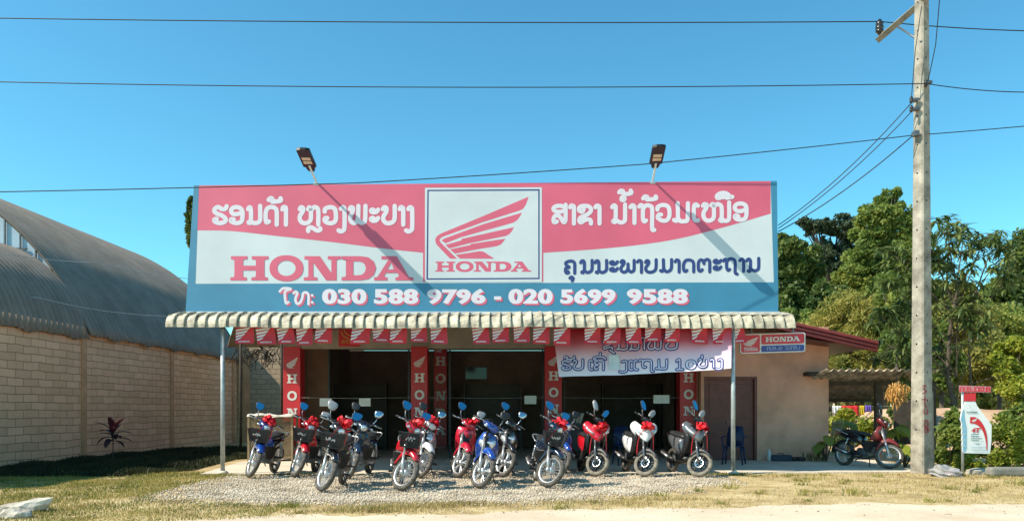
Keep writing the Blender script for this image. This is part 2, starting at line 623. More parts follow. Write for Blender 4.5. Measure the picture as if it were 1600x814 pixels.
def slab_letter(pr, ch, x, y, w, h, mat=0):
    """one slab-serif capital in the box x..x+w, y(top)..y+h"""
    t0 = pr.d
    box = {'H': (52, 360), 'O': (368, 642), 'N': (645, 945), 'D': (950, 1232), 'A': (1213, 1530)}[ch]
    fx = lambda a: x + (a - box[0]) / (box[1] - box[0]) * w
    fy = lambda b: y + (b - 53) / 195 * h
    Q = lambda pts: pr.poly([(fx(a), fy(b)) for a, b in pts], mat)
    if ch == 'H':
        Q([(57, 53), (190, 53), (190, 78), (163, 80), (155, 90), (155, 130), (258, 130), (258, 90), (250, 80), (225, 78), (225, 53), (360, 53),
           (360, 78), (336, 80), (328, 90), (328, 212), (334, 222), (355, 224), (355, 248), (222, 248), (222, 224), (250, 222), (258, 212),
           (258, 168), (155, 168), (155, 212), (163, 222), (185, 224), (185, 248), (52, 248), (52, 224), (77, 222), (85, 212), (85, 90), (77, 80), (57, 78)])
    elif ch == 'O':
        pr.ring([(fx(a), fy(b)) for a, b in ellipse(505, 150.5, 137, 105, 40, 2.15)],
                [(fx(a), fy(b)) for a, b in ellipse(505, 150.5, 74, 62, 40, 2.0)], mat)
    elif ch == 'N':
        Q([(650, 53), (775, 53), (868, 190), (868, 90), (860, 80), (838, 78), (838, 53), (945, 53), (945, 78), (918, 80), (910, 90), (910, 248),
           (825, 248), (722, 105), (722, 212), (730, 222), (755, 224), (755, 248), (645, 248), (645, 224), (674, 222), (682, 212), (682, 90), (674, 80), (650, 78)])
    elif ch == 'D':
        outer = [(950, 53), (1040, 53), (1100, 53), (1165, 62), (1210, 95), (1230, 150), (1210, 205), (1165, 238), (1100, 248), (1040, 248), (950, 248),
                 (950, 224), (978, 222), (985, 212), (985, 150), (985, 90), (978, 80), (950, 78)]
        inner = [(1045, 95), (1060, 95), (1085, 95), (1115, 100), (1138, 120), (1147, 150), (1138, 182), (1115, 202), (1085, 207), (1060, 207), (1047, 207),
                 (1045, 206), (1045, 202), (1045, 195), (1045, 150), (1045, 110), (1045, 100), (1045, 97)]
        pr.ring([(fx(a), fy(b)) for a, b in outer], [(fx(a), fy(b)) for a, b in inner], mat)
    else:
        outer = [(1272, 53), (1395, 53), (1495, 222), (1530, 224), (1530, 248), (1385, 248), (1385, 224), (1408, 222), (1412, 208), (1402, 188),
                 (1308, 188), (1296, 208), (1300, 222), (1320, 224), (1320, 248), (1213, 248), (1213, 224), (1240, 220), (1328, 84), (1320, 78), (1272, 78)]
        Q(outer[:2] + [(1412, 82), (1328, 82)] + outer[-2:])
        Q([(1328, 82.5), (1349, 82.5), (1352, 104), (1319, 160), (1319, 188), (1308, 188), (1296, 208), (1300, 222), (1320, 224), (1320, 248), (1213, 248), (1213, 224), (1240, 220)])
        Q([(1349, 82.5), (1412, 82.5), (1495, 222), (1530, 224), (1530, 248), (1385, 248), (1385, 224), (1408, 222), (1412, 208), (1402, 188), (1372, 188), (1372, 160), (1352, 104)])
        Q([(1319, 160), (1372, 160), (1372, 188), (1319, 188)])


def honda(pr, x, y, w, h, mat=0, word="HONDA"):
    lo, hi = 52, 1530
    box = {'H': (52, 360), 'O': (368, 642), 'N': (645, 945), 'D': (950, 1232), 'A': (1213, 1530)}
    for ch in word:
        a, b = box[ch]
        slab_letter(pr, ch, x + (a - lo) / (hi - lo) * w, y, (b - a) / (hi - lo) * w, h, mat)


WING = [
    [(870, 115), (856, 160), (845, 185), (828, 210), (800, 225), (500, 320), (187, 434), (166, 448), (162, 462), (172, 480), (302, 608), (246, 608),
     (138, 495), (128, 470), (130, 445), (145, 425), (172, 408), (520, 264)],
    [(818, 241), (800, 275), (780, 302), (748, 322), (440, 407), (330, 438), (210, 486), (178, 462), (200, 447), (505, 335)],
    [(754, 357), (738, 388), (718, 412), (690, 427), (405, 484), (240, 527), (208, 498), (335, 462), (338, 450)],
    [(686, 448), (668, 474), (650, 494), (618, 508), (478, 530), (284, 568), (244, 533), (405, 499), (412, 490)],
    [(290, 577), (480, 548), (512, 552), (598, 607), (325, 607)]]


def wing(pr, x, y, w, h, mat=0):
    """the wing emblem in the box x, y(top), w, h"""
    for pl in WING:
        pr.poly([(x + (a - 128) / 742 * w, y + (b - 115) / 493 * h) for a, b in pl], mat)


def text_verts(s, bold=0.0):
    cu = bpy.data.curves.new('t', 'FONT')
    cu.body = s
    cu.offset = bold
    cu.resolution_u = 4
    cu.space_character = 1.0 + bold * 2.2
    o = bpy.data.objects.new('t', cu)
    col.objects.link(o)
    dg = bpy.context.evaluated_depsgraph_get()
    me = bpy.data.meshes.new_from_object(o.evaluated_get(dg))
    V = [tuple(v.co) for v in me.vertices]
    Fs = [tuple(p.vertices) for p in me.polygons]
    bpy.data.objects.remove(o)
    bpy.data.meshes.remove(me)
    bpy.data.curves.remove(cu)
    return V, Fs


def text(pr, s, x, y, w, h, mat=0, bold=0.0, slant=0.0):
    V, Fs = text_verts(s, bold)
    if not V:
        return
    x0, x1 = min(v[0] for v in V), max(v[0] for v in V)
    y0, y1 = min(v[1] for v in V), max(v[1] for v in V)
    pr.d += pr.step
    vs = [pr.f(x + (v[0] - x0) / (x1 - x0) * w + slant * (v[1] - y0) / (y1 - y0) * h, y + h - (v[1] - y0) / max(1e-6, y1 - y0) * h, pr.d) for v in V]
    pr.mb.add(vs, Fs, mat)


# Lao letters as pen strokes, traced in enlarged photo pixels (baseline about 432/530/290, x-height about 215/295/110)
LAO_A = [  # first line, left half  (enlargement 8.889 from 320,300)
    [(305, 200), (290, 232), (240, 240), (190, 212), (145, 232), (134, 268), (170, 303), (240, 330), (288, 372), (282, 412), (215, 434), (145, 415), (134, 385), (168, 376)],
    [(402, 383), (368, 382), (368, 410), (440, 434), (508, 412), (524, 350), (524, 280), (500, 232), (445, 212), (388, 226), (368, 268), (398, 308), (450, 308), (512, 292)],
    [(602, 240), (622, 214), (640, 245), (640, 395), (604, 425), (636, 432)], [(640, 400), (665, 425), (705, 434), (752, 418), (770, 375), (770, 196)],
    [(892, 412), (862, 425), (848, 390), (848, 290), (872, 230), (928, 212), (980, 230), (1000, 280), (1000, 455)],
    [(888, 112), (915, 88), (945, 105), (928, 136), (1000, 134), (1056, 120), (1052, 90)],
    [(1080, 245), (1088, 218), (1112, 212), (1128, 245), (1128, 455)],
    [(1320, 240), (1338, 214), (1366, 228), (1362, 270), (1325, 330), (1322, 385), (1352, 425), (1402, 436), (1450, 415), (1474, 370), (1474, 245)],
    [(1436, 240), (1452, 214), (1474, 235)], [(1478, 255), (1520, 213), (1560, 225), (1577, 270), (1577, 455)],
    [(1438, 545), (1436, 515), (1460, 492), (1505, 505), (1560, 537), (1602, 528), (1604, 508)]]
LAO_B = [  # enlargement 8.889 from 480,300
    [(245, 275), (252, 235), (320, 213), (382, 235), (398, 300), (398, 380), (370, 425), (302, 434), (246, 404), (250, 366), (280, 364)],
    [(468, 235), (500, 214), (518, 250), (518, 490), (498, 538), (460, 548), (436, 534)],
    [(592, 240), (608, 214), (636, 226), (630, 272), (600, 340), (604, 400), (640, 432), (680, 420), (705, 380), (712, 196)], [(712, 380), (740, 425), (780, 425), (805, 388), (810, 196)],
    [(985, 248), (958, 280), (912, 284), (886, 262), (908, 246), (932, 262)], [(985, 364), (958, 396), (912, 400), (886, 378), (908, 362), (932, 378)],
    [(1052, 240), (1072, 214), (1102, 230), (1096, 282), (1062, 340), (1060, 392), (1100, 432), (1160, 432), (1204, 400), (1216, 340), (1216, 196)],
    [(1286, 240), (1302, 214), (1326, 220), (1334, 250), (1334, 455)],
    [(1406, 240), (1426, 214), (1450, 225), (1458, 260), (1458, 490), (1440, 535), (1405, 550), (1374, 535)]]
LAO_C = [  # enlargement 9.412 from 850,290
    [(318, 285), (316, 500), (290, 540), (250, 480), (212, 445), (160, 450), (140, 500), (152, 542), (190, 530)], [(306, 372), (240, 386), (166, 378), (138, 344), (168, 310), (240, 300), (306, 318)],
    [(384, 322), (398, 298), (430, 302), (440, 335), (440, 560)],
    [(585, 350), (565, 386), (522, 372), (515, 332), (560, 304), (640, 304), (686, 335), (684, 385), (630, 430), (542, 470), (518, 515), (545, 545), (580, 520), (630, 500), (675, 505), (690, 530), (690, 560)],
    [(756, 322), (776, 298), (806, 305), (816, 338), (816, 560)],
    [(1002, 320), (1026, 294), (1050, 305), (1054, 345), (1050, 498), (1012, 524), (1042, 540)], [(1052, 500), (1090, 530), (1140, 545), (1184, 522), (1192, 480), (1192, 280)],
    [(1142, 180), (1180, 180), (1180, 212), (1142, 212), (1142, 182)], [(1106, 102), (1128, 78), (1164, 88), (1158, 120), (1220, 126), (1284, 110), (1274, 76)],
    [(1270, 320), (1292, 294), (1320, 300), (1330, 338), (1330, 552)],
    [(1400, 312), (1422, 290), (1450, 302), (1454, 345), (1454, 490), (1476, 530), (1500, 515)], [(1456, 345), (1500, 296), (1560, 302), (1590, 352), (1590, 630), (1622, 655)],
    [(1458, 192), (1484, 164), (1520, 172), (1508, 205), (1570, 205), (1648, 192), (1642, 162)]]
LAO_D = [  # enlargement 9.412 from 1010,290
    [(162, 356), (168, 315), (240, 287), (310, 306), (336, 360), (336, 450), (300, 510), (230, 516), (166, 472), (184, 430), (216, 430)],
    [(460, 262), (462, 480), (440, 520), (406, 508)], [(465, 480), (500, 525), (560, 525), (604, 495), (610, 262)],
    [(756, 300), (726, 280), (700, 312), (698, 460), (720, 512), (760, 512)],
    [(830, 300), (850, 276), (886, 286), (880, 332), (840, 400), (845, 470), (890, 515), (950, 510), (990, 460), (990, 300)], [(952, 294), (975, 272), (990, 292)],
    [(994, 310), (1040, 276), (1082, 286), (1105, 330), (1105, 480), (1078, 508), (1108, 524)], [(1107, 490), (1150, 520), (1198, 512), (1216, 470), (1216, 250)],
    [(1078, 186), (1040, 184), (1040, 150), (1085, 118), (1150, 112), (1205, 138), (1218, 178)], [(1180, 184), (1262, 168)], [(1118, 158), (1134, 158), (1134, 174), (1118, 174), (1118, 159)],
    [(1352, 455), (1312, 440), (1302, 470), (1340, 500), (1420, 500), (1464, 460), (1470, 330), (1440, 280), (1372, 266), (1312, 290), (1300, 340), (1340, 376), (1400, 376), (1458, 352)]]
LAO_E = [  # enlargement 9.412 from 870,395
    [(162, 274), (172, 292), (142, 298), (126, 265), (136, 225), (182, 212), (142, 184), (132, 148), (182, 124), (236, 128), (262, 165), (262, 302)], [(192, 372), (214, 356), (240, 375), (226, 412)],
    [(350, 146), (368, 120), (394, 122), (404, 158), (400, 268), (362, 284), (384, 294)], [(402, 262), (450, 290), (500, 270), (518, 230), (518, 112)],
    [(563, 146), (581, 120), (607, 122), (617, 158), (613, 268), (575, 284), (597, 294)], [(615, 262), (663, 290), (713, 270), (731, 230), (731, 112)],
    [(892, 132), (860, 165), (812, 166), (786, 146), (820, 130), (838, 148)], [(892, 230), (860, 263), (812, 264), (786, 244), (820, 228), (838, 246)],
    [(944, 140), (960, 116), (986, 126), (984, 162), (944, 220), (950, 265), (985, 286), (1030, 265), (1046, 220), (1046, 165)], [(1046, 235), (1085, 282), (1130, 260), (1136, 210), (1136, 112)],
    [(1186, 136), (1206, 114), (1235, 120), (1244, 152), (1244, 290)],
    [(1304, 140), (1324, 115), (1350, 126), (1345, 165), (1310, 215), (1315, 265), (1360, 286), (1420, 275), (1456, 230), (1460, 102)]]
LAO_F = [  # enlargement 9.412 from 1030,395
    [(18, 262), (42, 272), (62, 235), (60, 102)], [(64, 232), (100, 276), (150, 265), (178, 220), (181, 100)],
    [(234, 132), (256, 106), (284, 115), (292, 148), (292, 284)],
    [(406, 258), (386, 274), (360, 254), (358, 170), (390, 116), (440, 106), (490, 125), (506, 170), (506, 280)],
    [(632, 250), (606, 270), (578, 250), (576, 150), (605, 106), (640, 115), (658, 160)], [(662, 122), (700, 97), (735, 115), (742, 160), (742, 280)],
    [(906, 112), (875, 145), (826, 146), (806, 126), (836, 108), (856, 124)], [(906, 208), (875, 241), (826, 242), (806, 222), (836, 204), (856, 220)],
    [(945, 120), (965, 96), (990, 112), (990, 210), (1010, 258), (1036, 245)], [(992, 132), (1030, 92), (1090, 96), (1116, 140), (1116, 288), (1146, 314)],
    [(1186, 116), (1210, 92), (1235, 105), (1241, 142), (1241, 274)],
    [(1284, 120), (1310, 92), (1335, 105), (1341, 142), (1336, 252), (1302, 268), (1330, 276)], [(1342, 236), (1400, 266), (1450, 245), (1462, 200), (1462, 82)]]
LAO_T = [[(450, 338), (480, 312), (542, 318), (494, 338), (494, 400), (502, 432), (520, 424)],
         [(562, 352), (576, 340), (592, 352), (576, 400), (590, 436), (616, 425), (632, 388), (640, 352), (666, 346), (682, 372), (682, 440)], [(711, 368), (713, 370)], [(711, 424), (713, 426)]]


def lao(pr, strokes, ox, oy, s, w, mat=0, dx=0, dy=0):
    d0 = pr.d
    for st in strokes:
        pr.d = max(d0, pr.d - 4 * pr.step) if len(strokes) > 3 else pr.d
        pr.ribbon([(ox + dx + a / s, oy + dy + b / s) for a, b in st], w, mat)
# ------------------------------------------------------------------ the big billboard
S_red = pmat('billboard_red', (0.56, 0.10, 0.165), 0.5, 0, 0.09, 0.5, bump=0.04, bscale=1.6)
S_white = pmat('billboard_white', (0.50, 0.55, 0.575), 0.5, 0, 0.08, 0.6, bump=0.04, bscale=1.6)
S_teal = pmat('billboard_teal', (0.04, 0.19, 0.31), 0.5, 0, 0.12, 0.6, bump=0.04, bscale=1.6)
S_text = pmat('billboard_letter_white', (0.60, 0.575, 0.63), 0.5, 0, 0.04, 0.8)
S_navy = pmat('billboard_navy', (0.022, 0.045, 0.17), 0.5, 0, 0.08, 0.8)
S_edge = pmat('billboard_edge', (0.55, 0.57, 0.58), 0.5, 0.2, 0.12, 3)

zb = 1.3 + 153 * 15.9 / F
k_ = 0.092
bill = Face((0, 15.9, zb), (0, -1, k_))
BF = bill.at
root = empty('billboard', BF(753, 487), (0, 0, 0), "long red, white and teal billboard with wing emblem and phone numbers above the awning", "billboard")
ROOTM = root.matrix_basis.copy()
ROOTM.translation = root.location
INV = T(*(-root.location))
MB_build = MB.build


def wbuild(mb, name, mats, parent, **kw):
    """build from world coordinates under a thing whose base is not at the origin"""
    L = parent.location
    p = parent
    M = Matrix.Identity(4)
    chain = []
    while p is not None:
        chain.append(p)
        p = p.parent
    for q in reversed(chain):
        M = M @ q.matrix_basis
    Mi = M.inverted()
    mb.v = [tuple(Mi @ Vector(v)) for v in mb.v]
    return mb.build(name, mats, parent, **kw)


bpy.context.view_layer.update()
corners = [(303, 290), (1214, 283), (1216, 487), (290, 487)]
mb = MB()
fr = [BF(x, y, 0) for x, y in corners]
bk = [BF(x, y, 0) + Vector((0, 0.07, 0)) for x, y in corners]
mb.add(fr + bk, [(0, 1, 2, 3), (7, 6, 5, 4), (0, 4, 5, 1), (1, 5, 6, 2), (2, 6, 7, 3), (3, 7, 4, 0)], 0)
pr = Print(BF, 0.004)
pr.mb = mb
lc = spline([(308, 360), (360, 361), (430, 368.5), (520, 378.5), (600, 388.5), (661, 395)], 6)
pr.poly([(303, 290), (661, 287.3)] + [(p.x, p.y) for p in reversed(lc)] + [(303, 360)], 1, 0.0012)
pr.poly([(661, 287.3), (849, 285.8), (849, 440.5), (661, 440.5)], 1, 0.0012)
rc = spline([(849, 395), (930, 389.5), (1000, 382.5), (1060, 373), (1130, 355.5), (1204, 334)], 6)
pr.poly([(849, 285.8), (1204, 283.1)] + [(p.x, p.y) for p in reversed(rc)], 1, 0.0012)
pr.poly([(303, 290), (311, 289.94), (305.4, 443.3), (292.9, 443.4)], 2, 0.0024)
pr.poly([(292.9, 443.4), (1216, 441), (1216, 487), (290, 487)], 2, 0.0024)
pr.poly([(1204, 283.1), (1214, 283), (1215.6, 441), (1209, 441)], 2, 0.0034)
panel_mb = mb
# printed words
pr = Print(BF, 0.0045, 0.00012)
lao(pr, LAO_A, 320, 300, 8.889, 6.9, 0)
lao(pr, LAO_B, 480, 300, 8.889, 6.9, 0)
lao(pr, LAO_C, 850, 290, 9.412, 6.6, 0)
lao(pr, LAO_D, 1010, 290, 9.412, 6.6, 0)
lao(pr, LAO_E, 870, 395, 9.412, 5.0, 1)
lao(pr, LAO_F, 1030, 395, 9.412, 5.0, 1)
honda(pr, 360, 400.3, 286, 37.8, 2)
for dx, dy, mt in ((2.6, 2.6, 2), (0, 0, 0)):
    lao(pr, LAO_T, 350, 390, 5.161, 4.0, mt, dx, dy)
    for s, x, w in (("030", 504, 68), ("588", 585, 68), ("9796", 668, 90), ("020", 795, 68), ("5699", 876, 85), ("9588", 980, 94)):
        for e in (-0.7, 0.7):
            text(pr, s, x + dx + e, 451.5 + dy, w, 23.5, mt, 0.04)
    pr.poly([(772 + dx, 463 + dy), (783 + dx, 463 + dy), (783 + dx, 468.5 + dy), (772 + dx, 468.5 + dy)], mt)
wbuild(panel_mb.join(pr.mb, 3), 'panel', [S_white, S_red, S_teal, S_text, S_navy, S_red], root)
# emblem square
pr = Print(BF, 0.0045, 0.0002)
pr.poly([(664, 293.8), (846.7, 293), (846.7, 441), (664, 441)], 0)
fro = [(667.8, 296.9), (843.2, 296), (843.2, 436.3), (666.3, 437.2)]
fri = [(670.0, 299.1), (841.0, 298.4), (841.0, 434), (668.8, 434.9)]
pr.ring(fro, fri, 1)
wing(pr, 655 + 128 / 5.09, 285 + 115 / 5.09, 742 / 5.09, 493 / 5.09, 2)
honda(pr, 655 + 128 / 5.09, 285 + 630 / 5.09, 762 / 5.09, 80 / 5.09, 2)
wbuild(pr.mb, 'emblem_panel', [S_white, S_navy, S_red], root)
mb = MB()
L, Rr = BF(290, 487), BF(1216, 487)
mb.box(((L.x + Rr.x) / 2, L.y - 0.02, L.z - 0.035), (Rr.x - L.x + 0.04, 0.12, 0.06))
wbuild(mb, 'bottom_rail', S_edge, root, bevel=0.006)
mb = MB()
for i in range(9):
    x = -6.4 + i * 1.47
    mb.box((x, 16.28, 4.6), (0.05, 0.05, 2.7))
for z in (3.4, 4.6, 5.9):
    mb.box((-0.5, 16.34, z), (12.0, 0.05, 0.05))
wbuild(mb, 'back_frame', MT['steel'], root)

# ------------------------------------------------------------------ lamps on top of the billboard
M_lampb = pmat('lamp_body_black', (0.010, 0.010, 0.012), 0.45, 0.2, 0.25, 12)
M_led = pmat('led_panel', (0.62, 0.52, 0.36), 0.3, 0, 0.08, 60)
M_arm = pmat('lamp_arm_white', (0.6, 0.6, 0.6), 0.4, 0.4, 0.1, 10)


def lamp(bpx, hx0, hx1, label):
    b = BF(bpx, 287 if bpx < 800 else 284.5, -0.03)
    r = empty('flood_lamp', b, (0, 0, 0), label, "lamp", "solar lamps on the billboard")
    Y0, Y1 = 15.62, 15.0
    y0, y1 = (262, 236) if bpx < 800 else (257, 231)
    p0, p1 = P(hx0, y0, Y0), P(hx1, y1, Y1)
    mb = MB()
    mb.tube([b - Vector((0, 0, 0.12)), b + Vector((0, 0, 0.03)), p0.lerp(p1, 0.12)], 0.024, 8)
    wbuild(mb, 'arm', M_arm, r)
    d = (p1 - p0)
    L = d.length
    d.normalize()
    s = Vector((1, 0, 0)) - d * d.x
    s.normalize()
    n = d.cross(s)
    if n.z > 0:
        n = -n
    W = Matrix.Identity(4)
    for i, a in enumerate((s, d, n)):
        W[0][i], W[1][i], W[2][i] = a
    W.translation = p0
    mb = MB()
    mb.prism([(-0.06, -0.16), (0.06, -0.16), (0.085, -0.07), (0.09, 0), (0.13, 0.01), (0.13, L), (0.05, L + 0.03), (-0.05, L + 0.03), (-0.13, L), (-0.13, 0.01), (-0.09, 0), (-0.085, -0.07)], -0.06, 0.0, 0, W)
    h = wbuild(mb, 'lamp_head', M_lampb, r, bevel=0.006)
    mb = MB()
    for q in (0.17, 0.31):
        mb.box((0, q + 0.03, 0.006), (0.17, 0.10, 0.008), W)
    wbuild(mb, 'led_strip', M_led, r)
    mb = MB()
    mb.box((b.x, b.y, b.z - 0.01), (0.12, 0.08, 0.05))
    wbuild(mb, 'clamp', M_arm, r)
    return r


lamp(494, 484.5, 473, "black solar lamp on white arm above the Lao word at the billboard's phone-side left half")
lamp(1020, 1024.5, 1030, "black solar lamp on white arm above the billboard between emblem and pole")

# ------------------------------------------------------------------ awning with its scalloped front edge, and two posts
M_tile = pmat('cream_roof_sheet', (0.30, 0.265, 0.195), 0.6, 0, 0.35, 5, c2=(0.45, 0.41, 0.31), bump=0.2)
M_soffit = pmat('soffit_boards', (0.22, 0.19, 0.15), 0.8, 0, 0.15, 4)
M_redpaint = pmat('red_oxide_paint', (0.21, 0.03, 0.03), 0.5, 0, 0.2, 8)
aw = empty('awning', (-0.6, 15.3, 2.95), (0, 0, 0), "long cream scalloped roof sheet awning under the billboard, along the shop front", "awning")
Xl, Xr = P(258, 500, 15.25).x, P(1245, 500, 15.25).x
prof = [(16.35, 3.36), (15.95, 3.33), (15.6, 3.27), (15.42, 3.22), (15.31, 3.16), (15.25, 3.08), (15.225, 3.0), (15.22, 2.93)]
nT = 60
pitch = (Xr - Xl) / nT
vs, fs = [], []
nx = 0
xs = []
for i in range(nT):
    for t, hgt in ((0.0, 0.0), (0.05, 0.002), (0.25, 0.014), (0.5, 0.029), (0.70, 0.040), (0.80, 0.042), (0.83, -0.012), (0.97, -0.015)):
        xs.append((Xl + (i + t) * pitch, hgt + rnd.uniform(-0.0015, 0.0015)))
for (y, z) in prof:
    pass
for j, (y, z) in enumerate(prof):
    a, b = prof[max(j - 1, 0)], prof[min(j + 1, len(prof) - 1)]
    ty, tz = b[0] - a[0], b[1] - a[1]
    l_ = math.hypot(ty, tz)
    ny, nz_ = tz / l_, -ty / l_
    for x, hgt in xs:
        wv = 0.012 * math.sin(x * 0.9 + 1) + 0.006 * math.sin(x * 3.3)
        vs.append((x, y + ny * (hgt - 0.04), z + nz_ * (hgt - 0.04) + wv))
n_ = len(xs)
for j in range(len(prof) - 1):
    for i in range(n_ - 1):
        fs.append((j * n_ + i, j * n_ + i + 1, (j + 1) * n_ + i + 1, (j + 1) * n_ + i))
mb = MB().add(vs, fs, 0, False)
wbuild(mb, 'roof_sheet', M_tile, aw, solid=0.006)
mb = MB()
mb.box(((Xl + Xr) / 2, 15.5, 3.12), (Xr - Xl - 0.2, 0.06, 0.1))
mb.box(((Xl + Xr) / 2, 16.0, 3.22), (Xr - Xl - 0.2, 0.06, 0.1))
wbuild(mb, 'purlin', MT['steel'], aw)
mb = MB()
for i in range(7):
    x = Xl + 0.4 + i * (Xr - Xl - 0.8) / 6
    mb.tube([(x, 15.42, 3.10), (x, 20.0, 3.42)], 0.035, 6)
wbuild(mb, 'rafter', M_redpaint, aw)
mb = MB().add([(Xl, 15.4, 3.2), (Xr, 15.4, 3.2), (Xr, 20.2, 3.5), (Xl, 20.2, 3.5)], [(0, 1, 2, 3)])
wbuild(mb, 'soffit', M_soffit, aw, solid=0.02)

for px, lab in ((348, "thin grey steel post under the awning beside the block warehouse wall"), (1145.5, "thin grey steel post in front of the brown door, banner tied to it")):
    b = P(px, 741, 15.45)
    b.z = 0.022
    r = empty('awning_post', b, (0, 0, 0), lab, "post", "awning posts")
    MB().tube([(0, 0, 0), (0, 0, 3.08)], 0.043, 14).build('shaft', MT['galv'], r)
    MB().lathe([(0.0, 0), (0.11, 0), (0.11, 0.025), (0.07, 0.05), (0.047, 0.06)], 14).build('footing', M_conc, r)
    MB().box((0, 0, 3.085), (0.14, 0.14, 0.012)).build('cap_plate', MT['galv'], r)

# ------------------------------------------------------------------ shop building
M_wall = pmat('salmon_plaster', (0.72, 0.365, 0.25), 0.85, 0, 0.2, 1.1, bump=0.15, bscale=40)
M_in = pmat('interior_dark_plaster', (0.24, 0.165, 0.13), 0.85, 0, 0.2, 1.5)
M_tan = pmat('beam_plaster', (0.36, 0.31, 0.25), 0.85, 0, 0.15, 2)
M_door = pmat('door_wood', (0.16, 0.042, 0.032), 0.45, 0, 0.25, 6)
M_roof = pmat('roof_tile_brown', (0.24, 0.165, 0.13), 0.85, 0, 0.3, 5)
M_vinyl = pmat('vinyl_red', (0.55, 0.02, 0.03), 0.4, 0, 0.1, 2)
M_vinylw = pmat('vinyl_white', (0.72, 0.70, 0.68), 0.45, 0, 0.05, 2)
M_dark = pmat('dark_glass_frame', (0.02, 0.02, 0.022), 0.4, 0.3, 0.2, 8)
M_glass = pmat('tinted_shop_glass', (0.012, 0.012, 0.014), 0.08, 0, 0.1, 2, spec=0.4)
YF = 20.0
shop = empty('shop_building', (0, 20, 0), (0, 0, 0), "single-storey motorcycle shop with salmon walls, open dark bays and red lettered pillars", "building")
XA, XB, XC = -5.95, 4.80, 8.04
mb = MB()
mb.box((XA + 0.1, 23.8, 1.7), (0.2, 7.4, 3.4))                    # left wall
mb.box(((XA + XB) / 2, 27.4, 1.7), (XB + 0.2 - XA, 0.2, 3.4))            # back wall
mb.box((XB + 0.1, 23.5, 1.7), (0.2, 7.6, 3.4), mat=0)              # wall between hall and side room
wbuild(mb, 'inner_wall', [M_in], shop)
mb = MB()
dx0, dx1, dz = P(1100, 0, 19.5).x, P(1183, 0, 19.5).x, P(0, 588, 19.5).z
mb.box(((XB + dx0) / 2, 19.6, 1.7), (dx0 - XB, 0.2, 3.4))
mb.box(((dx1 + XC) / 2, 19.6, 1.7), (XC - dx1, 0.2, 3.4))
mb.box(((dx0 + dx1) / 2, 19.6, (dz + 3.4) / 2), (dx1 - dx0, 0.196, 3.4 - dz))
mb.box((XC - 0.1, 21.1, 1.7), (0.2, 2.8, 3.4))
mb.box(((XB + XC) / 2, 22.6, 1.7), (XC - XB, 0.2, 3.4))
wbuild(mb, 'wall', [M_wall], shop)
d = MB()
d.box(((dx0 + dx1) / 2, 19.62, dz / 2), (dx1 - dx0 - 0.12, 0.05, dz - 0.06))
for q in range(2):
    cx = dx0 + (dx1 - dx0) * (0.27 + 0.46 * q)
    for z0, z1 in ((0.2, 0.95), (1.1, 1.95)):
        d.box((cx, 19.59, (z0 + z1) / 2), (0.42, 0.02, z1 - z0))
do = wbuild(d, 'door', M_door, shop, bevel=0.006)
d = MB()
d.box((dx0 + 0.03, 19.56, dz / 2), (0.06, 0.1, dz))
d.box((dx1 - 0.03, 19.56, dz / 2), (0.06, 0.1, dz))
d.box(((dx0 + dx1) / 2, 19.56, dz - 0.03), (dx1 - dx0 - 0.125, 0.1, 0.06))
wbuild(d, 'frame', M_door, do)
d = MB().ell(((dx0 + dx1) / 2 - 0.06, 19.56, 1.0), (0.02, 0.03, 0.02))
wbuild(d, 'handle', MT['alloy'], do)
# beam over the bays, roof
mb = MB().box(((XA + XB) / 2, 20.06, 3.25), (XB - XA, 0.24, 0.72))
wbuild(mb, 'lintel', M_tan, shop)
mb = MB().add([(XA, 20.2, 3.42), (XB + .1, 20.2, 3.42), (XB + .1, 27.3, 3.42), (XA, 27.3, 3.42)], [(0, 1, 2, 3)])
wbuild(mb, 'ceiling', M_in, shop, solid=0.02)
eL, eT = P(1372, 541, 18.55), P(1240, 511, 18.55)
sl_ = (eT.z - eL.z) / (eL.x - eT.x)
zr = eL.z + sl_ * (eL.x - 1.0)
ov = []
mb = MB()
xl2 = XA
zl2 = zr - sl_ * (1.0 - XA)
sec = lambda y: [(eL.x, y, eL.z + 0.1), (1.0, y, zr + 0.1), (xl2, y, zl2 + 0.1), (xl2, y, zl2 + 0.02), (1.0, y, zr + 0.02), (eL.x, y, eL.z + 0.02)]
mb.loft([sec(18.62), sec(23.0)], smooth=False)
rf = wbuild(mb, 'roof', M_roof, shop)
mb = MB()
for i, (dz_, dy) in enumerate(((0.085, 0.0), (0.0, 0.03), (-0.085, 0.06))):
    for sx in (1, -1):
        xa, xb_ = (1.0, eL.x) if sx == 1 else (1.0, xl2)
        vs = []
        for x, z in ((xa, zr), (xb_, eL.z if sx == 1 else zl2)):
            for yy, zz in ((18.5 + dy, z + dz_ + 0.036), (18.62 + dy, z + dz_ + 0.036), (18.62 + dy, z + dz_ - 0.04), (18.5 + dy, z + dz_ - 0.04)):
                vs.append((x, yy, zz))
        mb.add(vs, [(0, 1, 2, 3), (7, 6, 5, 4), (0, 4, 5, 1), (1, 5, 6, 2), (2, 6, 7, 3), (3, 7, 4, 0)])
wbuild(mb, 'verge_board', pmat('verge_red', (0.22, 0.03, 0.035), 0.5, 0, 0.12, 3), rf, bevel=0.012)
mb = MB().add([(XB, 18.7, 3.3), (eL.x - .05, 18.7, eL.z - 0.02), (eL.x - .05, 22.9, eL.z - 0.02), (XB, 22.9, 3.3)], [(0, 1, 2, 3)])
wbuild(mb, 'eave_lining', M_door, rf, solid=0.015)
# gable triangle over the right-hand wall
mb = MB().add([(XB, 19.55, 3.35), (XC, 19.55, 3.35), (XC, 19.55, eL.z + sl_ * (eL.x - XC)), (XB, 19.55, eL.z + sl_ * (eL.x - XB))], [(0, 1, 2, 3)])
# pillars with their red vinyl
LET_Y = [590, 617, 645, 673, 700]


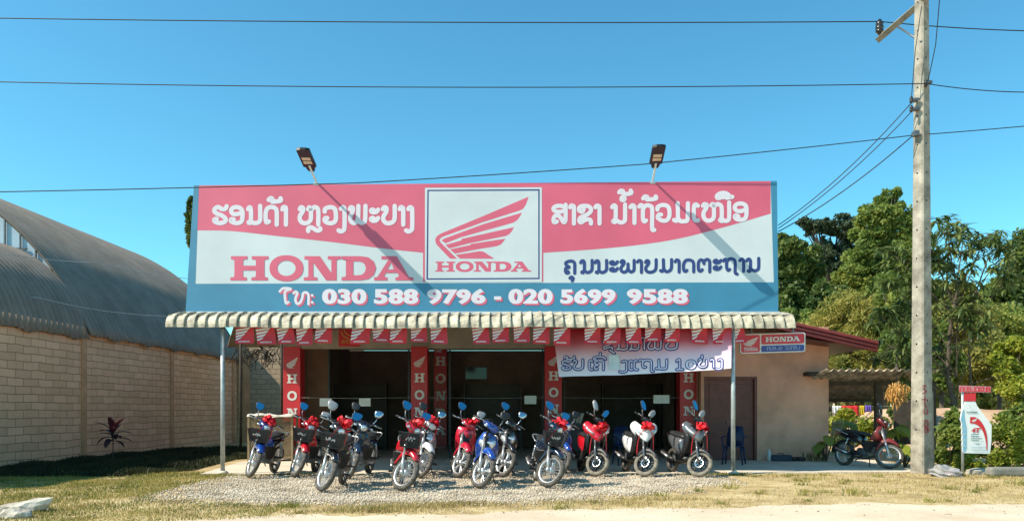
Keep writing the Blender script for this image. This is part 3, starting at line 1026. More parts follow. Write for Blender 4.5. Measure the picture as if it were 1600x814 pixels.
def pillar(px, Y, w, top, ly, logo_y, step, zc=0.0, lit=True, word="HONDA"):
    c = P(px, 0, Y)
    mb = MB().box((c.x, Y + 0.21, 1.5), (w, 0.42, 3.0))
    pl = wbuild(mb, 'pillar', M_tan, shop)
    hw = w / 2 + 0.012
    zt = P(0, top, Y).z
    mb = MB().box((c.x, Y + 0.20, zt / 2 + 0.03), (w + 0.02, 0.44, zt - 0.08))
    fc = Face((c.x, Y - 0.02, 1), (0, -1, 0))
    pr = Print(fc.at, 0.004, 0.0005)
    wing(pr, px - 8.5, logo_y - 9, 18, 17, 0)
    for i, ch in enumerate(word):
        ww = {'H': 16, 'O': 15, 'N': 16.5, 'D': 15.5, 'A': 17}[ch]
        slab_letter(pr, ch, px - ww / 2 + 0.5, ly + i * step - 7, ww, 14, 0)
    wbuild(mb.join(pr.mb, 1), 'vinyl_wrap', [M_vinyl, M_vinylw], pl)
    return pl


pillar(456, YF - 0.1, 0.42, 541, 591.5, 567, 26.6)
pillar(655, YF - 0.1, 0.40, 541, 590, 565, 26.6)
pillar(688, YF + 5.6, 0.40, 535, 564, 542, 27.0)
pillar(864.5, YF - 0.1, 0.42, 540, 587, 563, 25.8)
pillar(1075.5, YF - 0.1, 0.42, 545, 590, 566, 25.8)
# salmon pier right of the last pillar
mb = MB().box((P(1094, 0, YF).x - 0.02, 20.02, 1.5), (0.2, 0.3, 3.0))
wbuild(mb, 'pier', M_wall, shop)
# steel shutter rails of the open bays, and what can be made out in the dark hall
for px in (514, 639, 703, 848, 882, 1058):
    x = P(px, 0, 20.35).x
    wbuild(MB().box((x, 20.35, 1.44), (0.05, 0.06, 2.86)), 'shutter_rail', M_dark, shop)
mb = MB()
x0, x1 = P(466, 0, 21.6).x, P(512, 0, 21.6).x
mb.box(((x0 + x1) / 2 - 0.2, 21.65, 1.6), (x1 - x0 + 0.4, 0.12, 3.2))
wbuild(mb, 'return_wall', pmat('brown_plaster', (0.26, 0.145, 0.095), 0.85, 0, 0.15, 2), shop)
M_shelf = pmat('shelf_dark', (0.07, 0.055, 0.05), 0.6, 0, 0.2, 6)
for px, lab in ((560, "dark goods shelf deep inside the first bay"), (770, "dark goods shelf deep inside the middle bay"), (985, "dark goods shelf deep inside the third bay")):
    c = P(px, 0, 24.6)
    r = empty('goods_shelf', (c.x, 24.6, 0.022), (0, 0, 0), lab, "shelf", "shelves in the hall")
    mb = MB()
    for sx in (-0.9, 0.9):
        mb.box((sx, 0, 1.05), (0.05, 0.4, 2.1))
    mb.box((0, 0.18, 1.05), (1.74, 0.02, 2.1))
    mb.build('frame', M_shelf, r)
    for z in (0.15, 0.65, 1.15, 1.65):
        MB().box((0, -0.02, z), (1.74, 0.36, 0.03)).build('shelf_board', M_shelf, r)

# string with sheets of paper, inside the bays
st = empty('notice_string', (0, 19.85, 1.6), (0, 0, 0), "thin string across the open bays with printed paper sheets clipped to it", "string")
mb = MB()
for a, b in ((470, 642), (669, 851), (879, 1062)):
    p0, p1 = P(a, 621, 19.9), P(b, 621, 19.9)
    mb.tube([p0, p0.lerp(p1, 0.5) - Vector((0, 0, 0.02)), p1], 0.004, 5)
wbuild(mb, 'cord', MT['galv'], st)
for a, b, y0, y1 in ((499.5, 518, 622, 634.5), (561, 579, 622, 634.5), (819.5, 838, 618, 631), (1021, 1046, 617, 630)):
    p = [P(a, y0, 19.88), P(b, y0, 19.88), P(b, y1, 19.86), P(a, y1, 19.86)]
    wbuild(MB().add(p, [(0, 1, 2, 3)]), 'paper_sheet', MT['paper'], st, solid=0.002)

# wall television and cabinet shapes deep in the hall
tv = P(744, 583, 21.3)
t = empty('television', tv, (0, 0, 0), "black flat television hanging above the middle bay's motorcycles", "television")
MB().box((0, 0, 0), (0.62, 0.05, 0.36)).build('case', MT['blackplas'], t, bevel=0.01)
MB().box((0, -0.028, 0.005), (0.57, 0.008, 0.31)).build('screen', M_glass, t)

# two blue plastic chairs
M_bluep = pmat('blue_plastic', (0.008, 0.022, 0.075), 0.5, 0, 0.12, 5)


def chair(x, y, rz, label):
    r = empty('plastic_chair', (x, y, 0.022), (0, 0, rz), label, "chair", "blue plastic chairs")
    MB().prism([(-0.22, -0.22), (0.22, -0.22), (0.2, 0.2), (-0.2, 0.2)], 0.42, 0.445).build('seat', M_bluep, r, bevel=0.01)
    b = MB()
    b.loft([[(-0.2, 0.19, 0.44), (0, 0.22, 0.44), (0.2, 0.19, 0.44)], [(-0.2, 0.24, 0.66), (0, 0.28, 0.66), (0.2, 0.24, 0.66)], [(-0.16, 0.28, 0.88), (0, 0.32, 0.9), (0.16, 0.28, 0.88)]], closed=False)
    b.build('backrest', M_bluep, r, solid=0.018)
    for sx in (-1, 1):
        for sy in (-1, 1):
            MB().tube([(sx * 0.19, sy * 0.18, 0.42), (sx * 0.23, sy * 0.23, 0.0)], [0.026, 0.018], 8).build('leg', M_bluep, r)
        MB().tube([(sx * 0.21, -0.2, 0.43), (sx * 0.25, -0.16, 0.64), (sx * 0.24, 0.2, 0.66)], 0.018, 8).build('armrest', M_bluep, r)
    return r


c1 = G(966, 722)
chair(c1.x, 17.9, R(10), "blue plastic armchair standing between the red and white scooters")
c2 = G(1128, 722)
chair(c2.x, 18.0, R(-25), "blue plastic armchair standing behind the black scooter near the post")

# silver chevron mark on a dark display board
r = empty('display_board', (P(891, 0, 19.2).x, 19.2, 0.022), (0, 0, 0), "dark display board with two silver chevron shapes behind the navy motorcycle", "board")
MB().box((0, 0.03, 0.72), (0.62, 0.04, 1.0)).build('board', MT['blackplas'], r, bevel=0.01)
mb = MB()
for s in (-1, 1):
    for q in range(3):
        x0 = s * (0.05 + 0.08 * q)
        mb.prism([(x0, -0.0), (x0 + s * 0.055, 0.0), (x0 + s * 0.14, 0.24), (x0 + s * 0.07, 0.24)], 0, 0.008, 0, T(0, 0.0, 0.95 + 0.0) @ RX(R(90)))
mb.build('chevron', MT['grey'], r)
for s in (-1, 1):
    MB().box((s * 0.25, 0.09, 0.11), (0.04, 0.25, 0.22)).build('foot', MT['blackplas'], r)

# wooden threshold block in the sun
tb = G(583, 712)
tag(MB().box((tb.x, 20.6, 0.11), (0.62, 0.3, 0.17)).build('wooden_step', pmat('pale_wood', (0.42, 0.32, 0.2), 0.8, 0, 0.2, 8), bevel=0.01),
    "pale wooden step on the floor behind the black motorcycle", "step")

# ------------------------------------------------------------------ string of pennants under the awning edge
M_flagr = pmat('flag_red', (0.56, 0.018, 0.035), 0.55, 0, 0.12, 4)
M_flagw = pmat('flag_white', (0.68, 0.68, 0.70), 0.55, 0, 0.06, 4)
fl = empty('pennant_string', (0, 15.55, 2.95), (0, 0, 0), "string of small red pennants with white wing stripes under the awning edge", "bunting")
flags = [(368, 396), (398.5, 428), (431, 457), (462, 488), (494, 519.5), (551, 580), (580.5, 607), (611, 637), (641.5, 667), (672, 698),
         (737, 763), (769, 795), (802, 827), (833, 858.5), (865, 891), (913, 938), (945, 970), (977, 1001), (1008, 1033), (1040, 1063), (1080, 1105), (1113, 1139), (1143, 1162)]
cord = MB()
pts = []
for i, (a, b) in enumerate(flags):
    Yf = 15.42 + 0.7 * rnd.uniform(-0.03, 0.03)
    top = 510 + rnd.uniform(-1, 2) - 2 * abs(math.sin((a - 368) / 150))
    p0, p1 = P(a, top, Yf), P(b, top + rnd.uniform(-1, 1), Yf)
    pts += [p0, p1]
    h = 27.5 * rnd.uniform(0.88, 1.06) * Yf / F
    w = (p1 - p0).length
    sk = rnd.uniform(-0.06, 0.06)
    ux = (p1 - p0).normalized()
    tw = rnd.uniform(-0.7, 0.7)
    def fm(u, v, d, p0=p0, ux=ux, w=w, h=h, sk=sk, tw=tw):
        bow = 0.02 * math.sin(3.1 * v) * (1 if sk > 0 else -1) + tw * 0.12 * (u - 0.5) * v
        return p0 + ux * (u * w + sk * v) + Vector((0, bow - d, -v * h))
    mb = MB()
    vs = [fm(u / 4, v / 4, 0) for v in range(5) for u in range(5)]
    mb.add(vs, [(r_ * 5 + c_, r_ * 5 + c_ + 1, r_ * 5 + c_ + 6, r_ * 5 + c_ + 5) for r_ in range(4) for c_ in range(4)], 0, True)
    pr = Print(fm, 0.006, 0.0006)
    pr.mb = mb
    for q in range(4):
        y0 = 0.10 + q * 0.185
        xr0 = 0.86 - q * 0.16
        pr.poly([(0.015, y0 + 0.05), (xr0, y0 - 0.085), (xr0 - 0.10, y0 + 0.035), (xr0 - 0.2, y0 + 0.075), (0.015, y0 + 0.155)], 1)
    honda(pr, 0.17, 0.83, 0.62, 0.085, 1)
    wbuild(mb, 'pennant', [M_flagr, M_flagw], fl)
cord.tube(pts, 0.005, 5)
wbuild(cord, 'cord', MT['galv'], fl)
# red board with gold ornament behind the pennants
rb = Face((0, 19.55, 3), (0, -1, 0))
r = empty('gold_lettered_board', rb.at(545, 527), (0, 0, 0), "small red board with gold ornament on the beam above the first bay", "sign")
mb = MB()
q = [rb.at(529, 514), rb.at(562, 514), rb.at(562, 541), rb.at(529, 541)]
mb.add(q + [v + Vector((0, 0.03, 0)) for v in q], [(0, 1, 2, 3), (7, 6, 5, 4), (0, 4, 5, 1), (1, 5, 6, 2), (2, 6, 7, 3), (3, 7, 4, 0)])
pr = Print(rb.at, 0.004)
pr.ribbon([(533, 518), (537, 525), (545, 529)], 2, 0)
pr.ribbon([(538, 516), (541, 521), (549, 525)], 1.6, 0)
for i in range(4):
    slab_letter(pr, "HO"[i % 2], 534 + i * 6, 531, 4.6, 5, 0)
wbuild(mb.join(pr.mb, 1), 'panel', [M_vinyl, pmat('gold_print', (0.5, 0.3, 0.06), 0.4, 0, 0.1)], r)

# ------------------------------------------------------------------ cloth banner tied between pillar and post
M_cloth = None
m, nt, b = nodes('banner_cloth')
tc = nt.nodes.new("ShaderNodeTexCoord")
sp = nt.nodes.new("ShaderNodeSeparateXYZ")
nt.links.new(tc.outputs["Object"], sp.inputs[0])
rp = nt.nodes.new("ShaderNodeValToRGB")
mr = nt.nodes.new("ShaderNodeMapRange")
mr.inputs[1].default_value = -1.0
mr.inputs[2].default_value = 0.0
nt.links.new(sp.outputs[2], mr.inputs[0])
nt.links.new(mr.outputs[0], rp.inputs[0])
e = rp.color_ramp.elements
e[0].position, e[0].color = 0.0, (0.80, 0.77, 0.85, 1)
e[1].position, e[1].color = 1.0, (0.55, 0.012, 0.025, 1)
q = e.new(0.45); q.color = (0.68, 0.46, 0.57, 1)
q = e.new(0.72); q.color = (0.55, 0.10, 0.15, 1)
nt.links.new(rp.outputs[0], b.inputs["Base Color"])
b.inputs["Roughness"].default_value = 0.6
M_cloth = m
bl_, br_ = P(866, 515, 16.38), P(1143, 512, 15.41)
dd = br_ - bl_
n2 = Vector((dd.y, -dd.x, 0.16 * dd.x)).normalized()
ban = Face(br_, n2)
broot = empty('cloth_banner', ban.at(1005, 512), (0, 0, 0), "white and red cloth banner with outlined Lao words, tied between pillar and right post", "banner")


def bmap(u, v, d):
    """u,v photo pixels on the banner with slight folds"""
    f = 0.018 * math.sin(u * 0.05) + 0.012 * math.sin(u * 0.13 + v * 0.04)
    return ban.at(u, v, d + f)


vs, fs = [], []
NU, NV = 60, 12
for j in range(NV + 1):
    for i in range(NU + 1):
        s, t = i / NU, j / NV
        xt, xb_ = 864 + s * (1143.5 - 864), 873 + s * (1142.5 - 873)
        yt = 514 - 2 * s
        yb = 588.5 - 13 * s ** 1.0 - 3.0 * math.sin(s * 3.14) * -1 * 0.6
        vs.append(bmap(xt + (xb_ - xt) * t, yt + (yb - yt) * t, 0))
for j in range(NV):
    for i in range(NU):
        fs.append((j * (NU + 1) + i, j * (NU + 1) + i + 1, (j + 1) * (NU + 1) + i + 1, (j + 1) * (NU + 1) + i))
cloth_mb = MB().add(vs, fs, 0, True)
pr = Print(bmap, 0.006, 0.00015)


def bx(strokes, x0, x1, ytop, ybase, src):
    """place traced strokes into a box of the banner: outline below, pale body on top"""
    sx0, sx1, sy0, sy1 = src
    out = []
    for s in strokes:
        out.append([(x0 + (a - sx0) / (sx1 - sx0) * (x1 - x0), ytop + (b_ - sy0) / (sy1 - sy0) * (ybase - ytop)) for a, b_ in s])
    return out


words = []
yT, yB = 563.5, 577.5
words += bx(LAO_A[0:1], 879, 893, yT, yB, (134, 305, 212, 434))
words += bx([LAO_A[5]], 882, 898, yT - 6, yT - 2, (888, 1056, 88, 136))
words += bx([LAO_B[6]], 897, 911, yT, yB, (1052, 1216, 214, 434))
words += bx([LAO_D[3]], 921, 926, yT, yB, (698, 756, 280, 512))
words += bx([LAO_E[0]], 929, 943, yT, yB, (126, 262, 124, 302))
words += bx([LAO_D[8]], 928, 946, yT - 6, yT - 1.5, (1040, 1218, 112, 186))
words += [[(938, yT - 8), (938, yT - 12)]]
words += bx([LAO_B[8]], 968, 979, yT, yB + 3.5, (1374, 1458, 214, 550))
words += bx([LAO_D[3]], 983, 988, yT, yB, (698, 756, 280, 512)) + bx([LAO_D[3]], 991, 996, yT, yB, (698, 756, 280, 512))
words += bx(LAO_C[10:12], 999, 1021, yT - 1, yB + 2.5, (1400, 1622, 290, 655))
words += bx(LAO_D[1:3], 1025, 1042, yT - 1, yB - 1, (406, 610, 262, 525))
words += bx(LAO_A[7:8], 1092, 1104, yT - 2, yB - 4, (1320, 1474, 214, 436)) + [[(1097, yT - 4), (1097, yT - 8)]]
words += bx([LAO_B[7]], 1110, 1115, yT - 2, yB - 4, (1286, 1334, 214, 455))
words += bx([LAO_B[8]], 1119, 1128, yT - 2, yB - 1, (1374, 1458, 214, 550))
words += [[(1057.5, yT + 1), (1062, yT - 1.5), (1062, yB - 0.5)], [(1057.5, yB - 0.2), (1066.5, yB - 0.6)]]
y1T, y1B = 532, 546
words += bx(LAO_C[3:4], 943, 957, y1T, y1B, (515, 690, 304, 560)) + [[(953, y1B + 1), (960, y1B + 6)]]
words += bx(LAO_A[2:4], 963, 980, y1T, y1B, (602, 770, 214, 434))
words += bx(LAO_A[2:4], 983, 998, y1T, y1B, (602, 770, 214, 434))
words += bx([LAO_B[7]], 1002, 1007, y1T - 4, y1B, (1286, 1334, 214, 455))
words += bx(LAO_B[2:4], 1012, 1033, y1T, y1B, (592, 810, 214, 432))
words += bx([LAO_B[6]], 1040, 1058, y1T, y1B, (1052, 1216, 214, 434)) + [[(1040, y1T - 4), (1040, y1T - 9)]]
for s in words:
    pr.ribbon(s, 5.2, 0, 4)
for x, w, s in ((1071, 17, "0"),):
    text(pr, s, x - 0.8, yT - 2.6, w + 1.6, 17.2, 0, 0.03)
pr.d = 0.016
for s in words:
    pr.ribbon(s, 1.9, 1, 4)
for x, w, s in ((1071, 17, "0"),):
    text(pr, s, x + .4, yT - 1.2, w - .8, 14.4, 1, 0.0)
wbuild(cloth_mb.join(pr.mb, 1), 'cloth', [M_cloth, pmat('banner_navy', (0.02, 0.035, 0.22), 0.6), pmat('banner_pale', (0.62, 0.60, 0.72), 0.6)], broot)
pr = Print(bmap, 0.03)
pr.poly([(951, 555), (968, 554), (968.5, 577), (952.5, 578.5)], 0)
tag(wbuild(pr.mb, 'paper_patch', pmat('patch_pale', (0.55, 0.63, 0.66), 0.6), broot), "blank pale paper patch covering one letter")

# ------------------------------------------------------------------ small lightbox sign at the right
sg = Face(P(1207, 537, 15.75), (0, -1, 0))
r = empty('small_sign', sg.at(1207, 537), (0, 0, 0), "small red and blue rounded sign with white border on the salmon wall", "sign")


def rrect(x0, y0, x1, y1, rad, skew=-0.03, cx=1207):
    out = []
    for cx_, cy_, a0 in ((x1 - rad, y0 + rad, -90), (x1 - rad, y1 - rad, 0), (x0 + rad, y1 - rad, 90), (x0 + rad, y0 + rad, 180)):
        for k in range(5):
            a = R(a0 + k * 22.5)
            x, y = cx_ + rad * math.cos(a), cy_ + rad * math.sin(a)
            out.append((x, y + (x - cx) * skew))
    return out


o_ = rrect(1156, 520.5, 1258.5, 551, 4)
fr = [sg.at(x, y, 0) for x, y in o_]
n_ = len(fr)
mb = MB().add(fr + [v + Vector((0, 0.06, 0)) for v in fr], [tuple(range(n_)), tuple(range(2 * n_ - 1, n_ - 1, -1))] + [(k, n_ + k, n_ + (k + 1) % n_, (k + 1) % n_) for k in range(n_)])
pr = Print(sg.at, 0.004, 0.0006)
pr.mb = mb
pr.poly(rrect(1158, 522.4, 1187.2, 549.4, 2.6), 1)
pr.poly(rrect(1189.4, 522.4, 1256.5, 537.6, 2.6), 1)
pr.poly(rrect(1189.4, 539.6, 1256.5, 549.4, 2.6), 2)
wing(pr, 1161.5, 526.5, 23, 14, 0)
honda(pr, 1162, 542.8, 22, 3.0, 0)
pr.poly([(1162, 547), (1184, 546.4), (1184, 547.4), (1162, 548)], 0)
pr2 = pr.f
pr.f = lambda x, y, d: pr2(x, y + (x - 1207) * -0.03, d)
honda(pr, 1195.5, 526.4, 54.5, 7.6, 0)
for i, (s, a, b) in enumerate(((LAO_E[0], 126, 262), (LAO_B[6], 1052, 1216), (LAO_A[1], 365, 524), (LAO_A[3], 640, 770), (LAO_B[6], 1052, 1216), (LAO_C[5], 1002, 1054),
                               (LAO_B[0], 245, 398), (LAO_E[0], 126, 262), (LAO_A[1], 365, 524), (LAO_A[3], 640, 770))):
    ys = [q[1] for q in s]
    x0 = 1198 + i * 4.9 + (3 if i > 4 else 0)
    pr.ribbon([(x0 + (q[0] - a) / (b - a) * 3.6, 541.8 + (q[1] - min(ys)) / (max(ys) - min(ys)) * 4.6) for q in s], 0.75, 3, 3)
wbuild(mb, 'panel', [pmat('sign_white', (0.6, 0.58, 0.58), 0.4), pmat('sign_red', (0.55, 0.025, 0.045), 0.35), pmat('sign_blue', (0.035, 0.055, 0.25), 0.35), pmat('sign_paleblue', (0.3, 0.38, 0.62), 0.4)], r)
mb = MB()
for px in (1175, 1240):
    p = sg.at(px, 520)
    mb.box((p.x, p.y + 0.03, p.z + 0.14), (0.03, 0.03, 0.3))
wbuild(mb, 'bracket', MT['steel'], r)
# ------------------------------------------------------------------ warehouse at the left
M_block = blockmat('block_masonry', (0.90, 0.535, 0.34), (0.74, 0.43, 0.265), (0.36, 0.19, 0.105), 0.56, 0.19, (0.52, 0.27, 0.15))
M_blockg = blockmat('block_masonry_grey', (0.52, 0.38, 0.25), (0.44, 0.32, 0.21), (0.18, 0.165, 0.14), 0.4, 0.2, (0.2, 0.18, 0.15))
M_post = pmat('concrete_pilaster', (0.56, 0.30, 0.16), 0.9, 0, 0.15, 3, bump=0.3)
M_sheetm = pmat('weathered_roof_sheet', (0.20, 0.165, 0.135), 0.78, 0.0, 0.06, 1.6, c2=(0.25, 0.21, 0.175))
M_rust = pmat('rusty_roof_sheet', (0.28, 0.21, 0.15), 0.8, 0.1, 0.35, 3, c2=(0.42, 0.34, 0.26))
M_transl = pmat('skylight_sheet', (0.40, 0.50, 0.58), 0.35, 0, 0.1, 2)
ang = math.atan2(1, 0.02)
W0 = Vector((-11.43, 17.1, 0))
wh = empty('warehouse', W0, (0, 0, ang), "long concrete-block warehouse with curved corrugated grey roof at the left", "building")
L0, LJ, L1 = -5.4, 3.3, 14.0
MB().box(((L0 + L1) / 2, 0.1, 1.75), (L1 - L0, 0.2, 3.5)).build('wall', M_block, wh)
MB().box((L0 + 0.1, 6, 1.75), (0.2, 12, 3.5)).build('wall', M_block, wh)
for l in (-4.6, -1.0, LJ - 0.05, 8.3, 13.6):
    MB().box((l, 0.09, 1.72), (0.22, 0.26, 3.44)).build('pilaster', M_post, wh)


def vault(name, l0, l1, D, R_, th, z0, pitch=0.22, amp=0.045, over=0.32):
    vs, fs = [], []
    nl = int((l1 - l0) / pitch) * 6
    arc = []
    a0, n = R(th), 26
    zc = z0 - R_ * math.cos(a0)
    # straight drop over the eave, then the arc over and down the far side
    ex, ez = -math.cos(a0) * over, -math.sin(a0) * over
    arc.append((ex, z0 + ez, -math.sin(a0), math.cos(a0)))
    for k in range(2 * n + 1):
        a = a0 - 2 * a0 * k / (2 * n)
        arc.append((D - R_ * math.sin(a), zc + R_ * math.cos(a), -math.sin(a), math.cos(a)))
    for i in range(nl + 1):
        l = l0 + (l1 - l0) * i / nl
        ph = 2 * math.pi * (l - l0) / pitch
        h = amp * math.cos(ph)
        drop = 0.05 * math.sin(l * 5.1) * math.sin(l * 1.7)
        for j, (u, z, nu, nz) in enumerate(arc):
            e = drop if j == 0 else 0
            vs.append((l, u + nu * h - e * 0.3, z + nz * h + e))
    m = len(arc)
    for i in range(nl):
        for j in range(m - 1):
            fs.append((i * m + j, i * m + j + 1, (i + 1) * m + j + 1, (i + 1) * m + j))
    return MB().add(vs, fs, 0, True).build(name, M_sheetm, wh, solid=0.012)


DA, RA_, TA = 7.45, 8.22, 65
DB, RB_, TB = 3.0, 3.1, 75
vault('roof', LJ, L1 + 0.4, DA, RA_, TA, 3.56)
v2 = vault('porch_roof', L0 - 0.3, LJ + 0.12, DB, RB_, TB, 3.48)
# glazed gable of the high roof above the low one
gz = lambda u, D, R_, th, z0: z0 - R_ * math.cos(R(th)) + math.sqrt(max(0, R_ * R_ - (D - u) ** 2))
gv, gf = [], []
us = np.linspace(0.15, 14.0, 40)
for u in us:
    gv += [(LJ + 0.10, u, 2.6), (LJ + 0.10, u, gz(u, DA, RA_, TA, 3.56) - 0.03)]
for i in range(len(us) - 1):
    gf.append((2 * i, 2 * i + 2, 2 * i + 3, 2 * i + 1))
g = MB().add(gv, gf).build('gable_glazing', M_transl, wh)
mb = MB()
for u in np.arange(0.5, 14, 0.42):
    mb.box((LJ + 0.06, u, (2.7 + gz(u, DA, RA_, TA, 3.56)) / 2), (0.04, 0.035, gz(u, DA, RA_, TA, 3.56) - 2.75))
for z in (5.6, 6.6):
    u0 = next(u for u in us if gz(u, DA, RA_, TA, 3.56) > z + 0.1)
    mb.box((LJ + 0.055, (u0 + 12) / 2, z), (0.03, 12 - u0, 0.035))
mb.build('mullion', MT['steel'], g)
# seam trims on the roof sheets
# far cross wall behind, and gap post
e1 = wh.matrix_basis @ Vector((L1, 0, 0))
bw = empty('yard_wall', (e1.x + 0.1, e1.y + 0.3, 0), (0, 0, R(0)), "grey concrete-block yard wall in shade between the warehouse and the shop", "wall")
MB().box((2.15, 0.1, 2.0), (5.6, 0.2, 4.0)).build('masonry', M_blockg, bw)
MB().box((0.22, -0.04, 1.75), (0.22, 0.2, 3.5)).build('pilaster', M_post, bw)
MB().box((2.75, -0.01, 1.6), (0.2, 0.2, 3.2)).build('pilaster', M_post, bw)

# dry creeper hanging under the eaves
M_vine = pmat('dry_vine', (0.055, 0.042, 0.03), 0.9, 0, 0.3, 8)
vin = MB()
for i in range(60):
    a = P(rnd.uniform(372, 442), rnd.uniform(538, 556), 23.6 + rnd.uniform(-0.4, 0.4))
    pts = [a]
    for k in range(4):
        pts.append(pts[-1] + Vector((rnd.uniform(-0.16, 0.16), rnd.uniform(-0.1, 0.1), -rnd.uniform(0.02, 0.17))))
    vin.tube(pts, rnd.uniform(0.006, 0.018), 5)
vr = empty('dry_creeper', P(405, 540, 23.6), (0, 0, 0), "tangle of dead brown creeper hanging under the eaves by the first red pillar", "plant")
wbuild(vin, 'stems', M_vine, vr)
lr = MB()
p0, p1, p2, p3 = P(366, 506, 22.5), P(448, 506, 22.5), P(450, 542, 28.5), P(355, 542, 28.5)
r = empty('lean_to_roof', p0, (0, 0, 0), "old dark lean-to sheet over the gap between warehouse and shop", "roof")
wbuild(MB().add([p0, p1, p2, p3], [(0, 1, 2, 3)]), 'sheet', M_rust, r, solid=0.03)
mb = MB()
for px in (376, 440):
    a = P(px, 506, 22.6)
    mb = MB().tube([(a.x, a.y, 0), (a.x, a.y, a.z)], 0.04, 8)
    wbuild(mb, 'post', M_vine, r)

# wire cage under a pale sheet, left of the first pillar
cg = empty('wire_cage', (P(411, 0, 18.6).x, 19.4, 0.0), (0, 0, R(4)), "woven wire cage covered by a crumpled pale sheet beside the first red pillar", "cage")
M_cage = pmat('cage_wood', (0.30, 0.22, 0.13), 0.85, 0, 0.25, 8)
mb = MB()
cw, cd, chh = 1.06, 0.6, 1.16
for x in (-cw / 2, cw / 2):
    for y in (-cd / 2, cd / 2):
        mb.box((x, y, chh / 2), (0.05, 0.05, chh))
for z in (0.12, chh - 0.03):
    for y in (-cd / 2, cd / 2):
        mb.box((0, y, z), (cw - 0.055, 0.04, 0.045))
mb.build('frame', M_cage, cg)
mb = MB()
for k in range(-24, 26):
    for s in (-1, 1):
        x0 = k * 0.055
        a, b_ = (x0, 0.14), (x0 + s * (chh - 0.2) * 0.8, chh - 0.06)
        # clip to the panel width
        def at(xq):
            t = (xq - a[0]) / (b_[0] - a[0])
            return a[1] + t * (b_[1] - a[1])
        xl, xr = sorted((a[0], b_[0]))
        xl, xr = max(xl, -cw / 2), min(xr, cw / 2)
        if xr - xl > 0.02:
            mb.tube([(xl, -cd / 2 - 0.01 * s, at(xl)), (xr, -cd / 2 - 0.01 * s, at(xr))], 0.009, 4)
mb.build('mesh_side', M_cage, cg)
MB().box((0.0, 0.05, 0.55), (cw - 0.12, cd - 0.2, 0.9)).build('stored_sacks', pmat('sacking', (0.15, 0.11, 0.075), 0.9, 0, 0.35, 6, bump=0.5), cg, bevel=0.06)
vs, fs = [], []
for j in range(8):
    for i in range(18):
        x, y = -0.56 + 1.14 * i / 17, -0.38 + 0.72 * j / 7
        z = chh + 0.02 + 0.012 * math.sin(i * 1.3 + j) + 0.018 * math.sin(i * 0.45) + rnd.uniform(-0.012, 0.012)
        if j == 0: z -= 0.05 + 0.02 * math.sin(i * 0.9)
        vs.append((x, y, z))
for j in range(7):
    for i in range(17):
        fs.append((j * 18 + i, j * 18 + i + 1, j * 18 + i + 19, j * 18 + i + 18))
MB().add(vs, fs, 0, True).build('cover_sheet', pmat('pale_tarp', (0.58, 0.55, 0.5), 0.6, 0, 0.1, 5), cg, solid=0.006)

# ------------------------------------------------------------------ rocks at the left front
M_rock = pmat('pale_rock', (0.30, 0.265, 0.215), 0.9, 0, 0.25, 4, c2=(0.50, 0.45, 0.38), bump=0.8, bscale=18)


def rock(px, py, Y, sx, sy, sz, label, rz=0, seed=1):
    rg = random.Random(seed)
    bm = bmesh.new()
    bmesh.ops.create_icosphere(bm, subdivisions=3, radius=1)
    ph = [rg.uniform(0, 6) for _ in range(6)]
    for v in bm.verts:
        c = v.co
        k = 1 + 0.16 * math.sin(3 * c.x + ph[0]) * math.sin(2.5 * c.y + ph[1]) + 0.10 * math.sin(7 * c.x + ph[2]) * math.cos(6 * c.z + ph[3]) + rg.uniform(-0.03, 0.03)
        f = Vector((c.x * sx, c.y * sy, math.copysign(abs(c.z) ** 0.6, c.z) * sz)) * k
        v.co = f
    me = bpy.data.meshes.new('rock')
    bm.to_mesh(me)
    bm.free()
    me.materials.append(M_rock)
    o = bpy.data.objects.new('rock', me)
    col.objects.link(o)
    g_ = G(px, py)
    o.location = (g_.x, g_.y, sz * 0.42)
    o.rotation_euler = (0.05, -0.22 if seed == 1 else 0.05, rz)
    return tag(o, label, "rock")


rock(36, 799, 10, 0.34, 0.14, 0.10, "long flat grey slab of rock on the grass at the left front", 0.1, 1)
rock(24, 808, 9.6, 0.19, 0.11, 0.075, "small grey rock lying against the long slab of rock", -0.1, 2)

# ------------------------------------------------------------------ dark red cordyline in front of the warehouse wall
M_cord = leafmat('dark_red_leaf', [(0.012, 0.004, 0.007), (0.03, 0.008, 0.012), (0.06, 0.012, 0.018)], 0.25)


def leaf_strip(mb, base, d, L, w, droop, up=0.0, mat=0, n=6, fold=0.0):
    d = Vector(d).normalized()
    p = Vector(base)
    side = d.cross(Vector((0, 0, 1)))
    if side.length < 0.05:
        side = Vector((1, 0, 0))
    side.normalize()
    vs, fs = [], []
    cur = d.copy()
    for k in range(n + 1):
        t = k / n
        ww = w * (math.sin(math.pi * min(1, t * 0.9 + 0.1)) ** 0.8) * 0.5
        if k == n: ww = w * 0.03
        nn = side.cross(cur).normalized()
        vs += [p + side * ww + nn * fold * ww, p.copy(), p - side * ww + nn * fold * ww]
        p = p + cur * (L / n)
        cur = (cur + Vector((0, 0, -droop / n))).normalized()
    for k in range(n):
        for q in range(2):
            a = k * 3 + q
            fs.append((a, a + 1, a + 4, a + 3))
    mb.add(vs, fs, mat, True)


